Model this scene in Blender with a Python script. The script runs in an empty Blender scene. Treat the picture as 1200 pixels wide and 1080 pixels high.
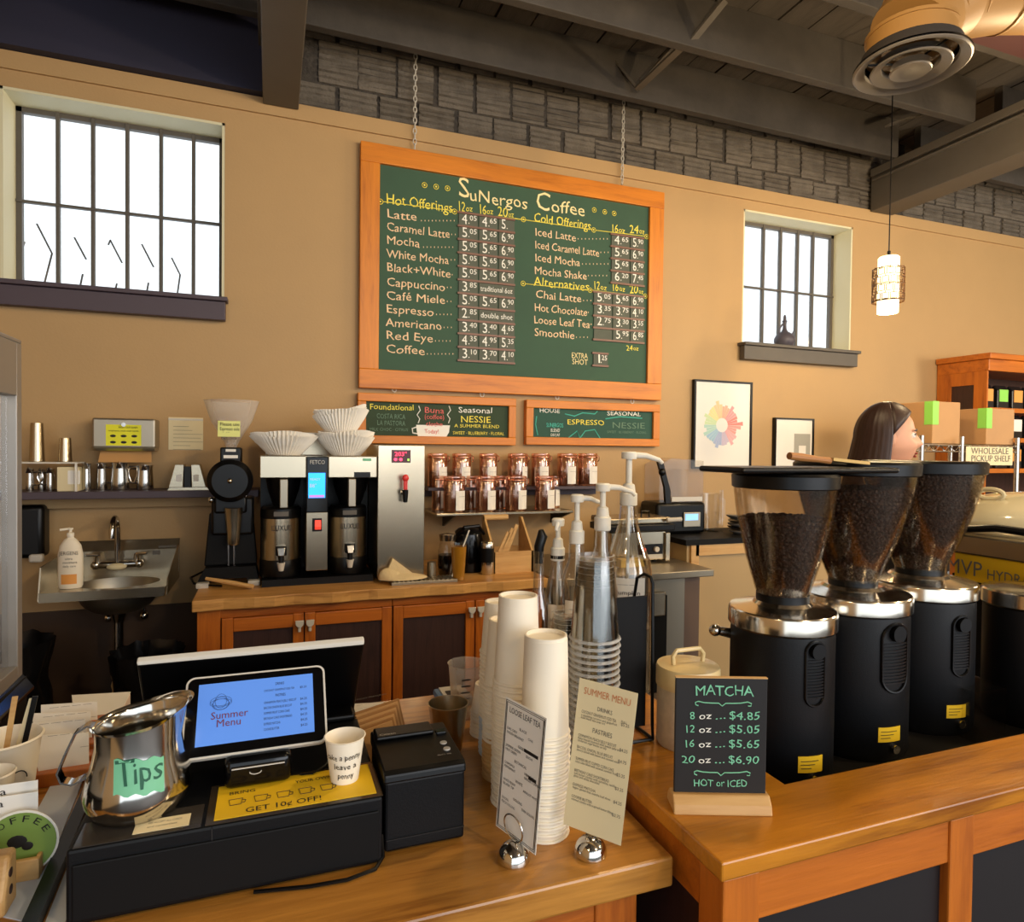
import bpy, bmesh, math, random
from math import sin, cos, pi, radians as R, atan2, sqrt, hypot
from mathutils import Vector, Matrix, noise
random.seed(7)
C = bpy.context.scene.collection
# ------------------------------------------------------------------ camera
F = 761.7
YAW, PIT, ROL = 0.35429, -0.0194, 0.011745
CAM = Vector((0, 0, 1.5))
fv = Vector((sin(YAW)*cos(PIT), cos(YAW)*cos(PIT), sin(PIT)))
r0 = fv.cross(Vector((0, 0, 1))).normalized(); u0 = r0.cross(fv)
rv = r0*cos(ROL) + u0*sin(ROL); uv = u0*cos(ROL) - r0*sin(ROL)
cd = bpy.data.cameras.new('camera'); cam = bpy.data.objects.new('camera', cd); C.objects.link(cam)
cam.matrix_world = Matrix(((rv.x, uv.x, -fv.x, CAM.x), (rv.y, uv.y, -fv.y, CAM.y), (rv.z, uv.z, -fv.z, CAM.z), (0, 0, 0, 1)))
cd.sensor_fit = 'HORIZONTAL'; cd.sensor_width = 36; cd.lens = 36*F/1200; cd.clip_start = .02; cd.clip_end = 200
bpy.context.scene.camera = cam
vs = bpy.context.scene.view_settings
vs.view_transform = 'Standard'; vs.look = 'None'; vs.gamma = 1; vs.use_curve_mapping = False
bpy.context.scene.display_settings.display_device = 'sRGB'
vs.exposure = 0.56
# ------------------------------------------------------------------ world and lamps
w = bpy.data.worlds.new('world'); bpy.context.scene.world = w; w.use_nodes = True
bg = w.node_tree.nodes['Background']; bg.inputs[0].default_value = (.84, .93, 1, 1); bg.inputs[1].default_value = 1.35

def lamp(name, loc, energy, col, size, target=None, kind='AREA', sy=None):
    l = bpy.data.lights.new(name, kind); l.energy = energy; l.color = col
    if kind == 'AREA':
        l.size = size
        if sy: l.shape = 'RECTANGLE'; l.size_y = sy
    else: l.shadow_soft_size = size
    o = bpy.data.objects.new(name, l); C.objects.link(o); o.location = loc
    if target is not None:
        o.rotation_euler = (Vector(target)-Vector(loc)).to_track_quat('-Z', 'Y').to_euler()
    return o
WARM = (1, .74, .42)
for i, (x, y, e) in enumerate([(-1.2, -.8, 15), (1.4, -1.2, 46), (3.4, -.3, 78), (1.3, 1.3, 27), (3.2, 1.7, 36)]):
    lamp('pendant_bulb', (x, y, 2.75), e, WARM, .05, kind='POINT')
lamp('added_right_fill', (5.6, 1.0, 2.2), 85, (1, .84, .62), .25, kind='POINT')  # added out-of-view lamp, brightens the right wall, tiles and beam underside
lamp('shop_front_daylight', (3.2, -3.6, 2.0), 70, (.95, .95, 1), 4.5, (2.0, 2.5, 1.2), sy=2.4)
# ------------------------------------------------------------------ pixel -> world point on a plane of the room
def P(x, y, X=None, Y=None, Z=None, D=None):
    d = fv + rv*((x-600)/F) - uv*((y-540)/F)
    t = (X-CAM.x)/d.x if X is not None else (Y-CAM.y)/d.y if Y is not None else (Z-CAM.z)/d.z if Z is not None else D
    return CAM + d*t
def S(x0, x1, yt, yb, Y):
    """rectangle on the plane y=Y: X0, X1, z bottom, z top"""
    a = P(x0, (yt+yb)/2, Y=Y); b = P(x1, (yt+yb)/2, Y=Y); m = (x0+x1)/2
    return a.x, b.x, P(m, yb, Y=Y).z, P(m, yt, Y=Y).z
def K(x0, x1, yt, yb, Y=None, D=None):
    """upright round thing: centre x, y, radius, z bottom, z top"""
    ym = (yt+yb)/2
    a = P(x0, ym, D=1)-CAM; b = P(x1, ym, D=1)-CAM
    aa = atan2(a.x, a.y); ab = atan2(b.x, b.y); m = (aa+ab)/2; h = abs(ab-aa)/2
    if Y is None: Y = P((x0+x1)/2, ym, D=D).y
    L = Y/cos(m); mp = (x0+x1)/2
    return L*sin(m), Y, L*sin(h), P(mp, yb, Y=Y).z, P(mp, yt, Y=Y).z
# ------------------------------------------------------------------ materials
def lin(c):
    if isinstance(c, str):
        c = [int(c[i:i+2], 16)/255 for i in (0, 2, 4)]
        c = [v/12.92 if v <= .04045 else ((v+.055)/1.055)**2.4 for v in c]
    return (c[0], c[1], c[2], 1)
def newmat(name):
    m = bpy.data.materials.new(name); m.use_nodes = True
    return m, m.node_tree.nodes, m.node_tree.links, m.node_tree.nodes['Principled BSDF']
def mat(name, col, rough=.5, metal=0, var=0, vs=6, bump=0, bs=60, emit=0, trans=0, ior=1.45, alpha=1, col2=None, stretch=None, coat=0, spec=None, aniso=0):
    m, N, L, b = newmat(name)
    b.inputs['Base Color'].default_value = lin(col); b.inputs['Roughness'].default_value = rough; b.inputs['Metallic'].default_value = metal
    b.inputs['Transmission Weight'].default_value = trans; b.inputs['IOR'].default_value = ior; b.inputs['Alpha'].default_value = alpha
    b.inputs['Coat Weight'].default_value = coat
    if spec is not None: b.inputs['Specular IOR Level'].default_value = spec
    if emit: b.inputs['Emission Color'].default_value = lin(col); b.inputs['Emission Strength'].default_value = emit
    if var or bump:
        tc = N.new('ShaderNodeTexCoord'); mp = N.new('ShaderNodeMapping'); L.new(tc.outputs['Object'], mp.inputs[0])
        if stretch: mp.inputs['Scale'].default_value = stretch
    if var:
        n = N.new('ShaderNodeTexNoise'); n.inputs['Scale'].default_value = vs; n.inputs['Detail'].default_value = 6; n.inputs['Roughness'].default_value = .65
        L.new(mp.outputs[0], n.inputs[0])
        rp = N.new('ShaderNodeValToRGB'); a = lin(col); c2 = lin(col2) if col2 else tuple(v*(1-var) for v in a[:3])+(1,)
        rp.color_ramp.elements[0].position = .35; rp.color_ramp.elements[1].position = .65
        rp.color_ramp.elements[0].color = c2; rp.color_ramp.elements[1].color = a
        L.new(n.outputs[0], rp.inputs[0]); L.new(rp.outputs[0], b.inputs['Base Color'])
        mr = N.new('ShaderNodeMapRange'); mr.inputs[3].default_value = max(0, rough-.08); mr.inputs[4].default_value = min(1, rough+.08)
        L.new(n.outputs[0], mr.inputs[0]); L.new(mr.outputs[0], b.inputs['Roughness'])
    if bump:
        n2 = N.new('ShaderNodeTexNoise'); n2.inputs['Scale'].default_value = bs; n2.inputs['Detail'].default_value = 4
        L.new(mp.outputs[0], n2.inputs[0]); bp = N.new('ShaderNodeBump'); bp.inputs['Strength'].default_value = bump; bp.inputs['Distance'].default_value = .01
        L.new(n2.outputs[0], bp.inputs['Height']); L.new(bp.outputs[0], b.inputs['Normal'])
    return m
def wood(name, c1, c2, axis='X', rough=.4, coat=0, scale=1., c3=None):
    m, N, L, b = newmat(name)
    tc = N.new('ShaderNodeTexCoord'); mp = N.new('ShaderNodeMapping'); L.new(tc.outputs['Object'], mp.inputs[0])
    s = {'X': (1.2, 14, 14), 'Y': (14, 1.2, 14), 'Z': (14, 14, 1.2)}[axis]; mp.inputs['Scale'].default_value = [v*scale for v in s]
    n = N.new('ShaderNodeTexNoise'); n.inputs['Scale'].default_value = 1.6; n.inputs['Detail'].default_value = 8; n.inputs['Roughness'].default_value = .6; n.inputs['Distortion'].default_value = .8
    L.new(mp.outputs[0], n.inputs[0])
    n3 = N.new('ShaderNodeTexNoise'); n3.inputs['Scale'].default_value = 12; n3.inputs['Detail'].default_value = 3; L.new(mp.outputs[0], n3.inputs[0])
    n4 = N.new('ShaderNodeTexNoise'); n4.inputs['Scale'].default_value = 3.2; n4.inputs['Detail'].default_value = 3; L.new(tc.outputs['Object'], n4.inputs[0])
    ad = N.new('ShaderNodeMath'); ad.operation = 'MULTIPLY_ADD'; ad.inputs[1].default_value = .25; L.new(n3.outputs[0], ad.inputs[0]); L.new(n.outputs[0], ad.inputs[2])
    ad2 = N.new('ShaderNodeMath'); ad2.operation = 'MULTIPLY_ADD'; ad2.inputs[1].default_value = .35; L.new(n4.outputs[0], ad2.inputs[0]); L.new(ad.outputs[0], ad2.inputs[2])
    rp = N.new('ShaderNodeValToRGB'); e = rp.color_ramp.elements
    e[0].position = .58; e[0].color = lin(c2); e[1].position = 1.0; e[1].color = lin(c1)
    k = e.new(.76); a, c = lin(c1), lin(c2); k.color = tuple((a[i]*.6+c[i]*.4) for i in range(3))+(1,)
    L.new(ad2.outputs[0], rp.inputs[0]); L.new(rp.outputs[0], b.inputs['Base Color'])
    b.inputs['Roughness'].default_value = rough; b.inputs['Coat Weight'].default_value = coat; b.inputs['Coat Roughness'].default_value = .15
    bp = N.new('ShaderNodeBump'); bp.inputs['Strength'].default_value = .12; bp.inputs['Distance'].default_value = .004
    L.new(n3.outputs[0], bp.inputs['Height']); L.new(bp.outputs[0], b.inputs['Normal'])
    return m
def clear(name, col=(1, 1, 1), mix=.12, rough=.05, tint=None, edge=.45, gloss=False):
    """thin clear plastic or glass: see-through with a glossy skin"""
    m, N, L, b = newmat(name); N.remove(b)
    out = N['Material Output']; t = N.new('ShaderNodeBsdfTransparent'); g = N.new('ShaderNodeBsdfGlossy' if gloss else 'ShaderNodeBsdfPrincipled'); mx = N.new('ShaderNodeMixShader'); lw = N.new('ShaderNodeLayerWeight')
    t.inputs[0].default_value = lin(tint or (.96, .96, .96)); g.inputs['Color' if gloss else 'Base Color'].default_value = lin(col); g.inputs['Roughness'].default_value = rough
    lw.inputs['Blend'].default_value = .25; ma = N.new('ShaderNodeMath'); ma.operation = 'MULTIPLY_ADD'; ma.use_clamp = True
    ma.inputs[1].default_value = edge; ma.inputs[2].default_value = mix; L.new(lw.outputs['Facing'], ma.inputs[0])
    L.new(ma.outputs[0], mx.inputs[0]); L.new(t.outputs[0], mx.inputs[1]); L.new(g.outputs[0], mx.inputs[2]); L.new(mx.outputs[0], out.inputs[0])
    return m
M = {}
M['tan'] = mat('wall_tan_paint', 'B69465', .62, var=.05, vs=2.5, bump=.06, bs=90)
M['reveal'] = mat('cream_reveal_paint', 'D9D2B0', .6, bump=.05)
M['dark'] = mat('charcoal_ceiling_paint', '4A4540', .75, var=.3, vs=5, bump=.25, bs=40)
M['darkblue'] = mat('blue_black_paint', '2B2A3E', .7, var=.15, vs=3)
M['plank'] = mat('painted_deck_board', '524B44', .75, var=.35, vs=4, bump=.3, bs=30, stretch=(6, 1, 1))
M['steelpaint'] = mat('dark_grey_steel_paint', '5C564E', .55, var=.15, vs=4)
M['tile'] = mat('painted_clay_tile', '6C645A', .8, var=.35, vs=12, bump=.8, bs=45)
M['mortar'] = mat('painted_mortar', '4A443E', .9, var=.5, vs=25, bump=1, bs=40)
M['floor'] = mat('dark_floor', '3A2E26', .6, var=.3, vs=3)
M['frameorange'] = wood('honey_oak_frame', 'DC8418', 'B4630A', 'X', .45, 0)
M['frameorangeZ'] = wood('honey_oak_frame_upright', 'DC8418', 'B4630A', 'Z', .45, 0)
M['ctop'] = wood('maple_butcher_counter', 'DAA45C', '9A6428', 'X', .42, .1)
M['bartop'] = wood('amber_varnished_bar_top', 'CC8420', '8A4E0C', 'X', .28, .4)
M['midtop'] = wood('worn_varnished_counter', 'C58A3C', '7C4A14', 'X', .3, .4)
M['cab'] = wood('orange_cabinet_wood', 'C8701E', '954A10', 'Z', .4, .15)
M['cabX'] = wood('orange_cabinet_wood_rail', 'C8701E', '954A10', 'X', .4, .15)
M['panel'] = wood('dark_walnut_panel', '3E2520', '2A1714', 'Z', .5, 0, 2)
M['lightwood'] = wood('light_beech', 'D6AC70', 'B98A4E', 'X', .5)
M['board'] = mat('green_chalkboard', '3C5A45', .75, var=.15, vs=3)
M['boarddark'] = mat('dark_green_chalkboard', '34472F', .75, var=.25, vs=6)
M['boardblue'] = mat('teal_chalkboard', '2F5648', .75, var=.2, vs=6)
M['slate'] = mat('price_slate', '5A5F52', .7, var=.15, vs=12)
M['strip'] = mat('brown_metal_strip', '7A5646', .45)
M['chalkpink'] = mat('peach_chalk', 'F2CFA6', .8)
M['chalkyellow'] = mat('yellow_chalk', 'F3E25C', .8)
M['chalkcream'] = mat('cream_chalk', 'F6E3A8', .8)
M['chalkwhite'] = mat('white_chalk', 'F3F1E6', .8)
M['chalkgreen'] = mat('mint_chalk', '7FC9A4', .8)
M['chalkteal'] = mat('teal_chalk', '58C8B4', .8)
M['chalkred'] = mat('red_chalk', 'E0706A', .8)
M['chalkdim'] = mat('faint_chalk', '6E8A74', .8)
M['ink'] = mat('black_ink', '1E1C1C', .6)
M['inkgrey'] = mat('grey_print', '6A655E', .7)
M['inkred'] = mat('dark_red_print', '6E2A34', .6)
M['inkorange'] = mat('orange_print', 'C97A4A', .6)
M['inkgreen'] = mat('green_ink', '1F5A44', .6)
M['steel'] = mat('brushed_stainless', 'BBAF98', .27, 1)
M['steeldull'] = mat('dull_stainless', 'A89F8E', .42, 1)
M['discsteel'] = mat('polished_disc_steel', 'D8CFC0', .17, 1)
M['chrome'] = mat('polished_chrome', 'D2CEC6', .12, 1)
M['chromesoft'] = mat('satin_chrome', 'C9C5BE', .2, 1)
M['black'] = mat('black_plastic', '060607', .36, spec=.35)
M['blackmatte'] = mat('matte_black', '0A0A0B', .6, spec=.25)
M['blackgloss'] = mat('gloss_black', '060607', .14, spec=.4)
M['blacktext'] = mat('textured_black_housing', '08090C', .5, bump=.06, bs=400, spec=.3)
M['greyrim'] = mat('grey_rim', 'C9C4BA', .35)
M['white'] = mat('white_plastic', 'E6E1D4', .4)
M['cream'] = mat('cream_enamel', 'DDC58F', .35, coat=.3)
M['speck'] = mat('speckled_stoneware', 'D6C6AC', .5, var=.2, vs=40)
M['paper'] = mat('white_paper', 'EDE8DE', .7)
M['papercream'] = mat('cream_card', 'E2D2A8', .7)
M['papercup'] = mat('white_paper_cup', 'F0E6D2', .55)
M['papercupk'] = mat('kraft_paper_cup', 'CFA468', .6)
M['papercupb'] = mat('pale_blue_paper_cup', 'CBD6E2', .55)
M['filter'] = mat('coffee_filter_paper', 'F4EEE2', .85)
M['yellow'] = mat('yellow_paper', 'E8BC18', .6)
M['yellowneon'] = mat('bright_yellow_notice', 'E6E22A', .6)
M['yellowpale'] = mat('pale_yellow_note', 'DDE08A', .6)
M['yellowpanel'] = mat('yellow_machine_panel', 'E3B41C', .3, coat=.4)
M['kraft'] = mat('kraft_cardboard', 'B98E60', .75, var=.08, vs=5)
M['green'] = mat('lime_tape', '8FD85A', .6)
M['mint'] = mat('mint_sticker', '74BE96', .5)
M['badge'] = mat('olive_green_sticker', '7C9A4A', .5)
M['blue'] = mat('blue_plastic', '3A78B8', .4)
M['bluedark'] = mat('slate_blue', '5A7EA8', .4)
M['red'] = mat('red_plastic', 'D8352E', .35)
M['orange'] = mat('orange_plastic', 'E08A2A', .4)
M['orangebag'] = mat('orange_label', 'E8A050', .5)
M['screen'] = mat('tablet_screen', '4C74BA', .2, emit=.55)
M['bluescreen'] = mat('blue_display', '1E8CFF', .2, emit=1.6)
M['redled'] = mat('red_display', 'FF3050', .3, emit=2.5)
M['reddisp'] = mat('dark_red_display', '4A0818', .3)
M['glass'] = clear('clear_glass', (1, 1, 1), .05, .03, None, .5, True)
M['plastic'] = clear('clear_plastic_cup', (.95, .95, .93), .045, .12, (.975, .975, .97), .30, True)
M['hopper'] = clear('smoky_hopper', (.8, .76, .7), .05, .13, (.88, .84, .78), .30, True)
M['frost'] = clear('cloudy_hopper', (.9, .85, .78), .18, .3, (.93, .91, .88), .4)
M['cuprim'] = clear('cup_rim', (.9, .9, .88), .26, .2, (.93, .93, .93), .3)
M['jar'] = clear('pink_copper_tinted_jar', (.98, .70, .58), .26, .10, (.93, .74, .66), .6, True)
M['copper'] = mat('copper_band', 'C98A70', .22, 1)
M['coffee'] = mat('roasted_beans_dark', '4A3229', .42, var=.5, vs=60, bump=.6, bs=140)
M['tea'] = mat('iced_tea', 'C48A2A', .15, trans=.3)
M['loose'] = mat('loose_leaf', '8A6650', .9, var=.5, vs=60)
M['jug'] = clear('clear_syrup_bottle', (.97, .95, .92), .08, .05, (.97, .96, .94), .6, True)
M['skin'] = mat('skin', 'D9A080', .5)
M['hair'] = mat('dark_brown_hair', '3A241C', .45, var=.4, vs=8, stretch=(30, 30, 2))
M['shirt'] = mat('dark_shirt', '25252A', .8)
M['lip'] = mat('lip', 'B05A50', .45)
M['eye'] = mat('eye_white', 'E8E4DE', .3)
M['lampglow'] = mat('lit_shade', 'FFE6B0', .5, emit=2.2)
M['lattice'] = mat('bronze_lattice', '5E3C18', .5)
M['duct'] = mat('tan_duct_paint', '8E6A3A', .5)
M['diffuser'] = mat('aged_grey_diffuser', '6E6862', .45, .3)
M['maroon'] = mat('maroon_paint', '4A2F30', .6)
M['bag'] = mat('black_bin_liner', '101012', .22)
M['cloth'] = mat('cream_cloth', 'DCC598', .9, bump=.4, bs=80)
M['clay'] = mat('dark_clay', '4A4650', .5)
M['espwhite'] = mat('ivory_machine_enamel', 'D8CCA8', .12, coat=.6)
M['brushhair'] = mat('tan_bristle', 'D2AE6C', .8)
M['rope'] = mat('tan_pipe_wrap', 'C9A46A', .8)
M['tanpanel'] = mat('tan_laminate', 'B5986A', .5)
# ------------------------------------------------------------------ mesh builder
class B:
    def __init__(s): s.v = []; s.f = []
    def add(s, vs, fs):
        o = len(s.v); s.v += [tuple(p) for p in vs]; s.f += [tuple(i+o for i in f) for f in fs]; return s
    def box(s, x0, x1, y0, y1, z0, z1):
        v = [(x, y, z) for z in (z0, z1) for y in (y0, y1) for x in (x0, x1)]
        return s.add(v, [(0, 2, 3, 1), (4, 5, 7, 6), (0, 1, 5, 4), (2, 6, 7, 3), (0, 4, 6, 2), (1, 3, 7, 5)])
    def obox(s, c, ax, ay, az):
        """box from centre and three half axes"""
        c, ax, ay, az = map(Vector, (c, ax, ay, az))
        v = [c+ax*i+ay*j+az*k for k in (-1, 1) for j in (-1, 1) for i in (-1, 1)]
        return s.add(v, [(0, 2, 3, 1), (4, 5, 7, 6), (0, 1, 5, 4), (2, 6, 7, 3), (0, 4, 6, 2), (1, 3, 7, 5)])
    def prism(s, poly, ext, closed=True):
        """poly list of 3D points, extruded by vector ext"""
        n = len(poly); e = Vector(ext); p = [Vector(q) for q in poly]
        fs = [tuple(range(n))[::-1], tuple(range(n, 2*n))]+[(i, (i+1) % n, (i+1) % n+n, i+n) for i in range(n)]
        return s.add(p+[q+e for q in p], fs)
    def lathe(s, prof, c=(0, 0, 0), n=32, ax=None, capa=True, capb=True, sx=1, sy=1):
        """prof [(r, h)], around ax through c"""
        ax = Vector(ax).normalized() if ax else Vector((0, 0, 1)); c = Vector(c)
        if abs(ax.z) > .999: e1 = Vector((1, 0, 0)); e2 = Vector((0, 1, 0))
        else: e1 = ax.cross(Vector((0, 0, 1))).normalized(); e2 = ax.cross(e1)
        v = []; f = []
        for r, h in prof:
            for i in range(n):
                a = 2*pi*i/n; v.append(c+ax*h+e1*(r*cos(a)*sx)+e2*(r*sin(a)*sy))
        for j in range(len(prof)-1):
            for i in range(n):
                k = (i+1) % n; f.append((j*n+i, j*n+k, (j+1)*n+k, (j+1)*n+i))
        if capa: f.append(tuple(range(n))[::-1])
        if capb: f.append(tuple((len(prof)-1)*n+i for i in range(n)))
        return s.add(v, f)
    def cyl(s, a, b, ra, rb=None, n=20):
        a, b = Vector(a), Vector(b); return s.lathe([(ra, 0), (ra if rb is None else rb, (b-a).length)], a, n, b-a)
    def tube(s, pts, r, n=8, closed=False):
        p = [Vector(q) for q in pts]; m = len(p); v = []; f = []; up = None
        for i in range(m):
            if closed: t = (p[(i+1) % m]-p[i-1]).normalized()
            else: t = (p[min(i+1, m-1)]-p[max(i-1, 0)]).normalized()
            if up is None: up = Vector((0, 0, 1)) if abs(t.z) < .9 else Vector((1, 0, 0))
            e1 = (up-t*up.dot(t)).normalized(); e2 = t.cross(e1); up = e1
            rr = r[i] if isinstance(r, (list, tuple)) else r
            for k in range(n):
                a = 2*pi*k/n; v.append(p[i]+e1*(rr*cos(a))+e2*(rr*sin(a)))
        for i in range(m if closed else m-1):
            j = (i+1) % m
            for k in range(n): l = (k+1) % n; f.append((i*n+k, i*n+l, j*n+l, j*n+k))
        if not closed: f.append(tuple(range(n))[::-1]); f.append(tuple((m-1)*n+i for i in range(n)))
        return s.add(v, f)
    def ball(s, c, rx, ry=None, rz=None, n=20, m=12):
        ry = ry or rx; rz = rz or rx; v = []; f = []
        for j in range(1, m):
            t = pi*j/m
            for i in range(n): a = 2*pi*i/n; v.append((c[0]+rx*sin(t)*cos(a), c[1]+ry*sin(t)*sin(a), c[2]+rz*cos(t)))
        v += [(c[0], c[1], c[2]+rz), (c[0], c[1], c[2]-rz)]; q = len(v)
        for j in range(m-2):
            for i in range(n): k = (i+1) % n; f.append((j*n+i, (j+1)*n+i, (j+1)*n+k, j*n+k))
        for i in range(n): k = (i+1) % n; f.append((q-2, i, k)); f.append((q-1, (m-2)*n+k, (m-2)*n+i))
        return s.add(v, f)
    def map(s, fn): s.v = [tuple(fn(Vector(p))) for p in s.v]; return s
    def build(s, name, m, parent=None, world=False, smooth=35, bevel=0, seg=2):
        v = s.v
        root = parent
        while root is not None and root.parent: root = root.parent
        if world and root is not None:
            inv = root.matrix_basis.inverted(); v = [inv @ Vector(p) for p in v]
        me = bpy.data.meshes.new(name); me.from_pydata([tuple(p) for p in v], [], s.f)
        bm = bmesh.new(); bm.from_mesh(me); bmesh.ops.recalc_face_normals(bm, faces=bm.faces); bm.to_mesh(me); bm.free()
        me.materials.append(M[m] if isinstance(m, str) else m)
        if smooth: me.shade_smooth(); me.set_sharp_from_angle(angle=R(smooth))
        o = bpy.data.objects.new(name, me); C.objects.link(o)
        if parent is not None: o.parent = parent
        if bevel:
            md = o.modifiers.new('bevel', 'BEVEL'); md.width = bevel; md.segments = seg; md.limit_method = 'ANGLE'; md.angle_limit = R(40)
        return o
def thing(name, label, cat, loc=(0, 0, 0), rz=0, group=None):
    o = bpy.data.objects.new(name, None); C.objects.link(o); o.location = loc; o.rotation_euler = (0, 0, rz); o.empty_display_size = .05
    o['label'] = label; o['category'] = cat
    if group: o['group'] = group
    return o
def tag(o, label, cat, group=None):
    o['label'] = label; o['category'] = cat
    if group: o['group'] = group
    return o
def lab(o, l): o['label'] = l; return o
def struct(o): o['kind'] = 'structure'; return o
def dup(root, loc=None, rz=None, label=None, group=None):
    def cp(o, par):
        c = o.copy(); C.objects.link(c); c.parent = par
        for ch in o.children: cp(ch, c)
        return c
    r = cp(root, None)
    if loc is not None: r.location = loc
    if rz is not None: r.rotation_euler = (0, 0, rz)
    if label: r['label'] = label
    if group: r['group'] = group
    return r
def one(root_name, label, cat, b, m, loc=(0, 0, 0), rz=0, group=None, **k):
    """a thing that is a single mesh authored in local coordinates"""
    o = b.build(root_name, m, None, **k); o.location = loc; o.rotation_euler = (0, 0, rz); return tag(o, label, cat, group)
def text(name, items, m, parent, O, ax, ay, world=True, depth=.0006, wob=0):
    """items (string, x, y, size, fitwidth or None) in the plane O + ax*x + ay*y; one mesh"""
    ax, ay, O = Vector(ax).normalized(), Vector(ay).normalized(), Vector(O); az = ax.cross(ay)
    b = B()
    for it in items:
        s, x, y, size = it[:4]; fit = it[4] if len(it) > 4 else None; rot = it[5] if len(it) > 5 else 0
        cu = bpy.data.curves.new('t', 'FONT'); cu.body = s; cu.size = 1; cu.extrude = 0; cu.resolution_u = 2
        ob = bpy.data.objects.new('t', cu); C.objects.link(ob)
        dg = bpy.context.evaluated_depsgraph_get(); ev = ob.evaluated_get(dg); me = ev.to_mesh()
        pts = [v.co.copy() for v in me.vertices]; fs = [tuple(p.vertices) for p in me.polygons]; ev.to_mesh_clear()
        bpy.data.objects.remove(ob); bpy.data.curves.remove(cu)
        if not pts: continue
        wmax = max(p.x for p in pts); sx = fit/wmax if fit else size
        cr, sr = cos(rot), sin(rot); V = []
        for p in pts:
            a, c = p.x*sx, p.y*size
            if wob: c += wob*size*(sin(p.x*3.1+x*50)+.6*sin(p.x*7.3+y*31))*.5; a += wob*size*.4*sin(p.y*6+p.x*5)
            a, c = a*cr-c*sr, a*sr+c*cr
            V.append(O+ax*(x+a)+ay*(y+c)+az*depth)
        b.add(V, fs)
    o = b.build(name, m, parent, world=world, smooth=0)
    return o
# ================================================================== THE ROOM
W = 3.42
XL, XR = -2.6, 8.5
wz = P(22, 128, X=-1.10).y
b = B()                                     # tan wall with its two deep window openings
def cutwall(b, x0, x1, z0, z1, holes, y0, y1):
    xs = sorted({x0, x1, *[h[0] for h in holes], *[h[1] for h in holes]}); zs = sorted({z0, z1, *[h[2] for h in holes], *[h[3] for h in holes]})
    for i in range(len(xs)-1):
        for j in range(len(zs)-1):
            mx, mz = (xs[i]+xs[i+1])/2, (zs[j]+zs[j+1])/2
            if not any(h[0] < mx < h[1] and h[2] < mz < h[3] for h in holes): b.box(xs[i], xs[i+1], y0, y1, zs[j], zs[j+1])
H1 = (-1.105, -.216, 2.194, 3.035); H2 = (2.826, 3.750, 2.190, 3.048)
cutwall(b, XL, XR, 0, 3.18, [H1, H2], W, W+.185)
wall = struct(b.build('wall_back', 'tan', smooth=0))
struct(B().box(XL, XR, W-.014, W, 3.108, 3.185).build('trim_1', 'tan', smooth=0, bevel=.003))
struct(B().box(XL-.15, XL, -3.5, W+.2, 0, 3.72).build('wall_left', 'tan', smooth=0))
struct(B().box(XR, XR+.15, -3.5, W+.2, 0, 3.72).build('wall_right', 'tan', smooth=0))
struct(B().box(XL, XR, -6, W+.3, -.06, 0).build('floor', 'floor', smooth=0))
# upper band of ribbed clay tiles
mort = struct(B().box(XL, XR, W+.016, W+.26, 3.18, 3.74).build('wall_upper', 'mortar', smooth=0))
tw, th = .205, .215
rng = random.Random(3)
variants = []
for k in range(5):
    b = B(); wx = tw-.014-rng.random()*.006; n = 7
    pts = [(0, 0)]
    for i in range(n):
        z = th*(i/n); pts += [(-.030-rng.random()*.004, z+.004), (-.030-rng.random()*.004, z+th/n-.010), (-.021, z+th/n-.005)]
    pts += [(-.02, th-.008), (0, th-.008)]
    b.prism([(0, y, z) for y, z in pts], (wx, 0, 0)); o = b.build('tile', 'tile', smooth=0); 
    for v_ in o.data.vertices:
        if v_.co.y < -.01: v_.co.y += rng.uniform(-.004, .006); v_.co.x += rng.uniform(-.003, .003)
    variants.append(o.data); bpy.data.objects.remove(o)
for row, z in enumerate((3.105, 3.32, 3.535)):
    x = .10+(row % 2)*.11
    while x < 7.4:
        if not 3.86 < x < 4.05:
            o = bpy.data.objects.new('tile', rng.choice(variants)); C.objects.link(o); o.parent = mort
            o.location = (x+rng.uniform(-.004, .004), W+.04-rng.uniform(0, .006), z+rng.uniform(-.003, .003)); o.rotation_euler = (rng.uniform(-.02, .02), rng.uniform(-.012, .012), 0)
            if row == 0: o.scale = (1, 1, 1)
        x += tw+rng.uniform(-.006, .01)
# ceiling of deck boards running away from the camera
ceil = struct(B().box(XL, XR, -4, W+.25, 3.735, 3.78).build('ceiling', 'dark', smooth=0))
x = XL
pl = []
for k in range(3):
    o = B().box(0, .184, -4, W+.25, 3.70, 3.735).build('plank', 'plank', smooth=0, bevel=.003, seg=1); pl.append(o.data); bpy.data.objects.remove(o)
while x < 7.5:
    o = bpy.data.objects.new('plank', rng.choice(pl)); C.objects.link(o); o.parent = ceil; o.location = (x, 0, rng.uniform(-.004, .004)); x += .193
def joist(name, y, label, x0=.117, x1=3.88, d=.05, zb=3.45):
    o = B().box(x0, x1, y, y+d, zb, 3.70).build(name, 'dark', smooth=0, bevel=.004); o['kind'] = 'structure'; return o
yj2 = P(813, 55, Z=3.45).y; yj3 = P(1010, 4, Z=3.45).y
joist('ceiling_joist', 3.19, '')
joist('ceiling_joist', yj2, '')
joist('ceiling_joist', yj3, '')
step = yj2-yj3
for i in range(1, 4): joist('ceiling_joist', yj3-i*step, '')
for i in range(0, 6): joist('ceiling_joist', 3.19-i*step, '', 4.08, XR)
for i in range(0, 6): joist('ceiling_joist', 3.19-i*step, '', XL, -.05)
struct(B().box(XL, -.049, W-.06, W+.035, 3.187, 3.70).build('trim_2', 'darkblue', smooth=0))
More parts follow.
